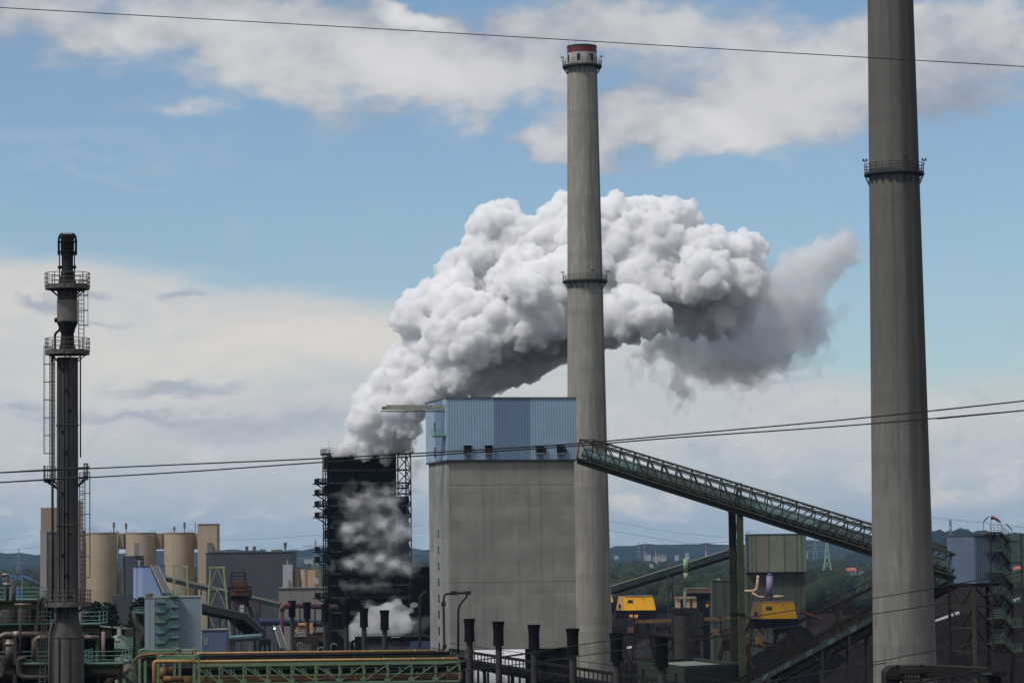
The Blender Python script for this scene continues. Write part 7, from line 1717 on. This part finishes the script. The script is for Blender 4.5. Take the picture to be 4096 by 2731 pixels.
front_box(m := MB(), 3606, 3700, 2672, D5 - 1.3, 1.25, pyb=2692); m.build('cab_roof', BR, T); front_box(m := MB(), 3612, 3690, 2692, D5 - 1.2, 1.1, pyb=2760); m.build('cab', BRD, T)
for j, (y0, y1) in enumerate(((2694, 2711), (2715, 2727))):
    for i in range(5): front_box(m := MB(), 3618 + i * 12.5, 3628 + i * 12.5, y0, D5 - 1.24, .05, pyb=y1); m.build('window', mat('cab_glass', (58, 58, 54), .15, .3, 3), T)
front_box(m := MB(), 3545, 3600, 2700, D5 - .3, .25, pyb=2716); m.build('end_plate', BRD, T)
for x in (3590, 3683): MB().tube([b5(x, 2664), b5(x, 2656)], .12, 8).build('lifting_lug', BRD, T)
for i in range(6): MB().beam(b5(3720 + i * 45, 2712 - i * 2), b5(3742 + i * 45, 2728 - i * 2), .1).build('under_brace', BRD, T)
front_box(m := MB(), 3924, 4022, 2684, D5 - .6, .5, pyb=2704); m.build('drive_box', BRD, T); front_box(m := MB(), 3928, 3970, 2688, D5 - .7, .1, pyb=2698); m.build('drive_panel', mat('teal_dim', (48, 66, 62), .7, .3), T)
MB().box((b5(3570, 2760).x, D5 + 1.6, b5(3570, 2760).z / 2), (1.1, 3, b5(3570, 2760).z)).build('mast', BR, T); MB().box((b5(3990, 2700).x, D5 + 1.6, b5(3990, 2700).z / 2), (.8, 2.4, b5(3990, 2700).z)).build('mast', BRD, T)

# ------------------------------------------------------------------ overhead wires near the camera
WN = mat('cable_black', (30, 30, 32), .6, .1)
GW_ = 'near overhead cables'
wire([(-300, 14), (0, 31), (800, 76), (1600, 121), (2400, 168), (3200, 215), (4096, 267), (4400, 285)], 96, 96, .0155, 'single overhead cable crossing the sky at the top', WN, GW_, 'overhead_cable', 70)
wire([(-300, 1908), (0, 1890), (700, 1858), (1260, 1834), (1800, 1805), (2300, 1774), (2700, 1739), (3400, 1676), (4096, 1603), (4400, 1570)], 100, 100, .026, 'upper of the two overhead cables crossing the quench tower and coal tower', WN, GW_, 'overhead_cable', 70)
wire([(-300, 1948), (0, 1929), (700, 1889), (1260, 1850), (1800, 1815), (2300, 1783), (2700, 1750), (3400, 1701), (4096, 1641), (4400, 1612)], 101, 101, .026, 'lower of the two overhead cables crossing the quench tower and coal tower', WN, GW_, 'overhead_cable', 70)
wire([(1500, 2690), (1900, 2640), (2250, 2588), (2560, 2540), (3000, 2467), (3490, 2392), (3740, 2350), (4096, 2284), (4300, 2246)], 104, 104, .019, 'highest of the lower cables crossing the right chimney foot', WN, GW_, 'overhead_cable', 70)
wire([(1200, 2740), (1700, 2695), (2100, 2652), (2500, 2597), (3000, 2528), (3490, 2455), (3740, 2416), (4096, 2350), (4300, 2312)], 104, 104, .019, 'second highest of the lower cables crossing the right chimney foot', WN, GW_, 'overhead_cable', 70)
wire([(2900, 2750), (3200, 2703), (3490, 2648), (3740, 2600), (4096, 2535), (4300, 2498)], 105, 105, .019, 'third of the lower cables crossing the right chimney foot', WN, GW_, 'overhead_cable', 70)
wire([(3300, 2790), (3490, 2757), (3740, 2714), (3920, 2680), (4096, 2640), (4300, 2596)], 105, 105, .019, 'lowest cable in the bottom right corner', WN, GW_, 'overhead_cable', 70)
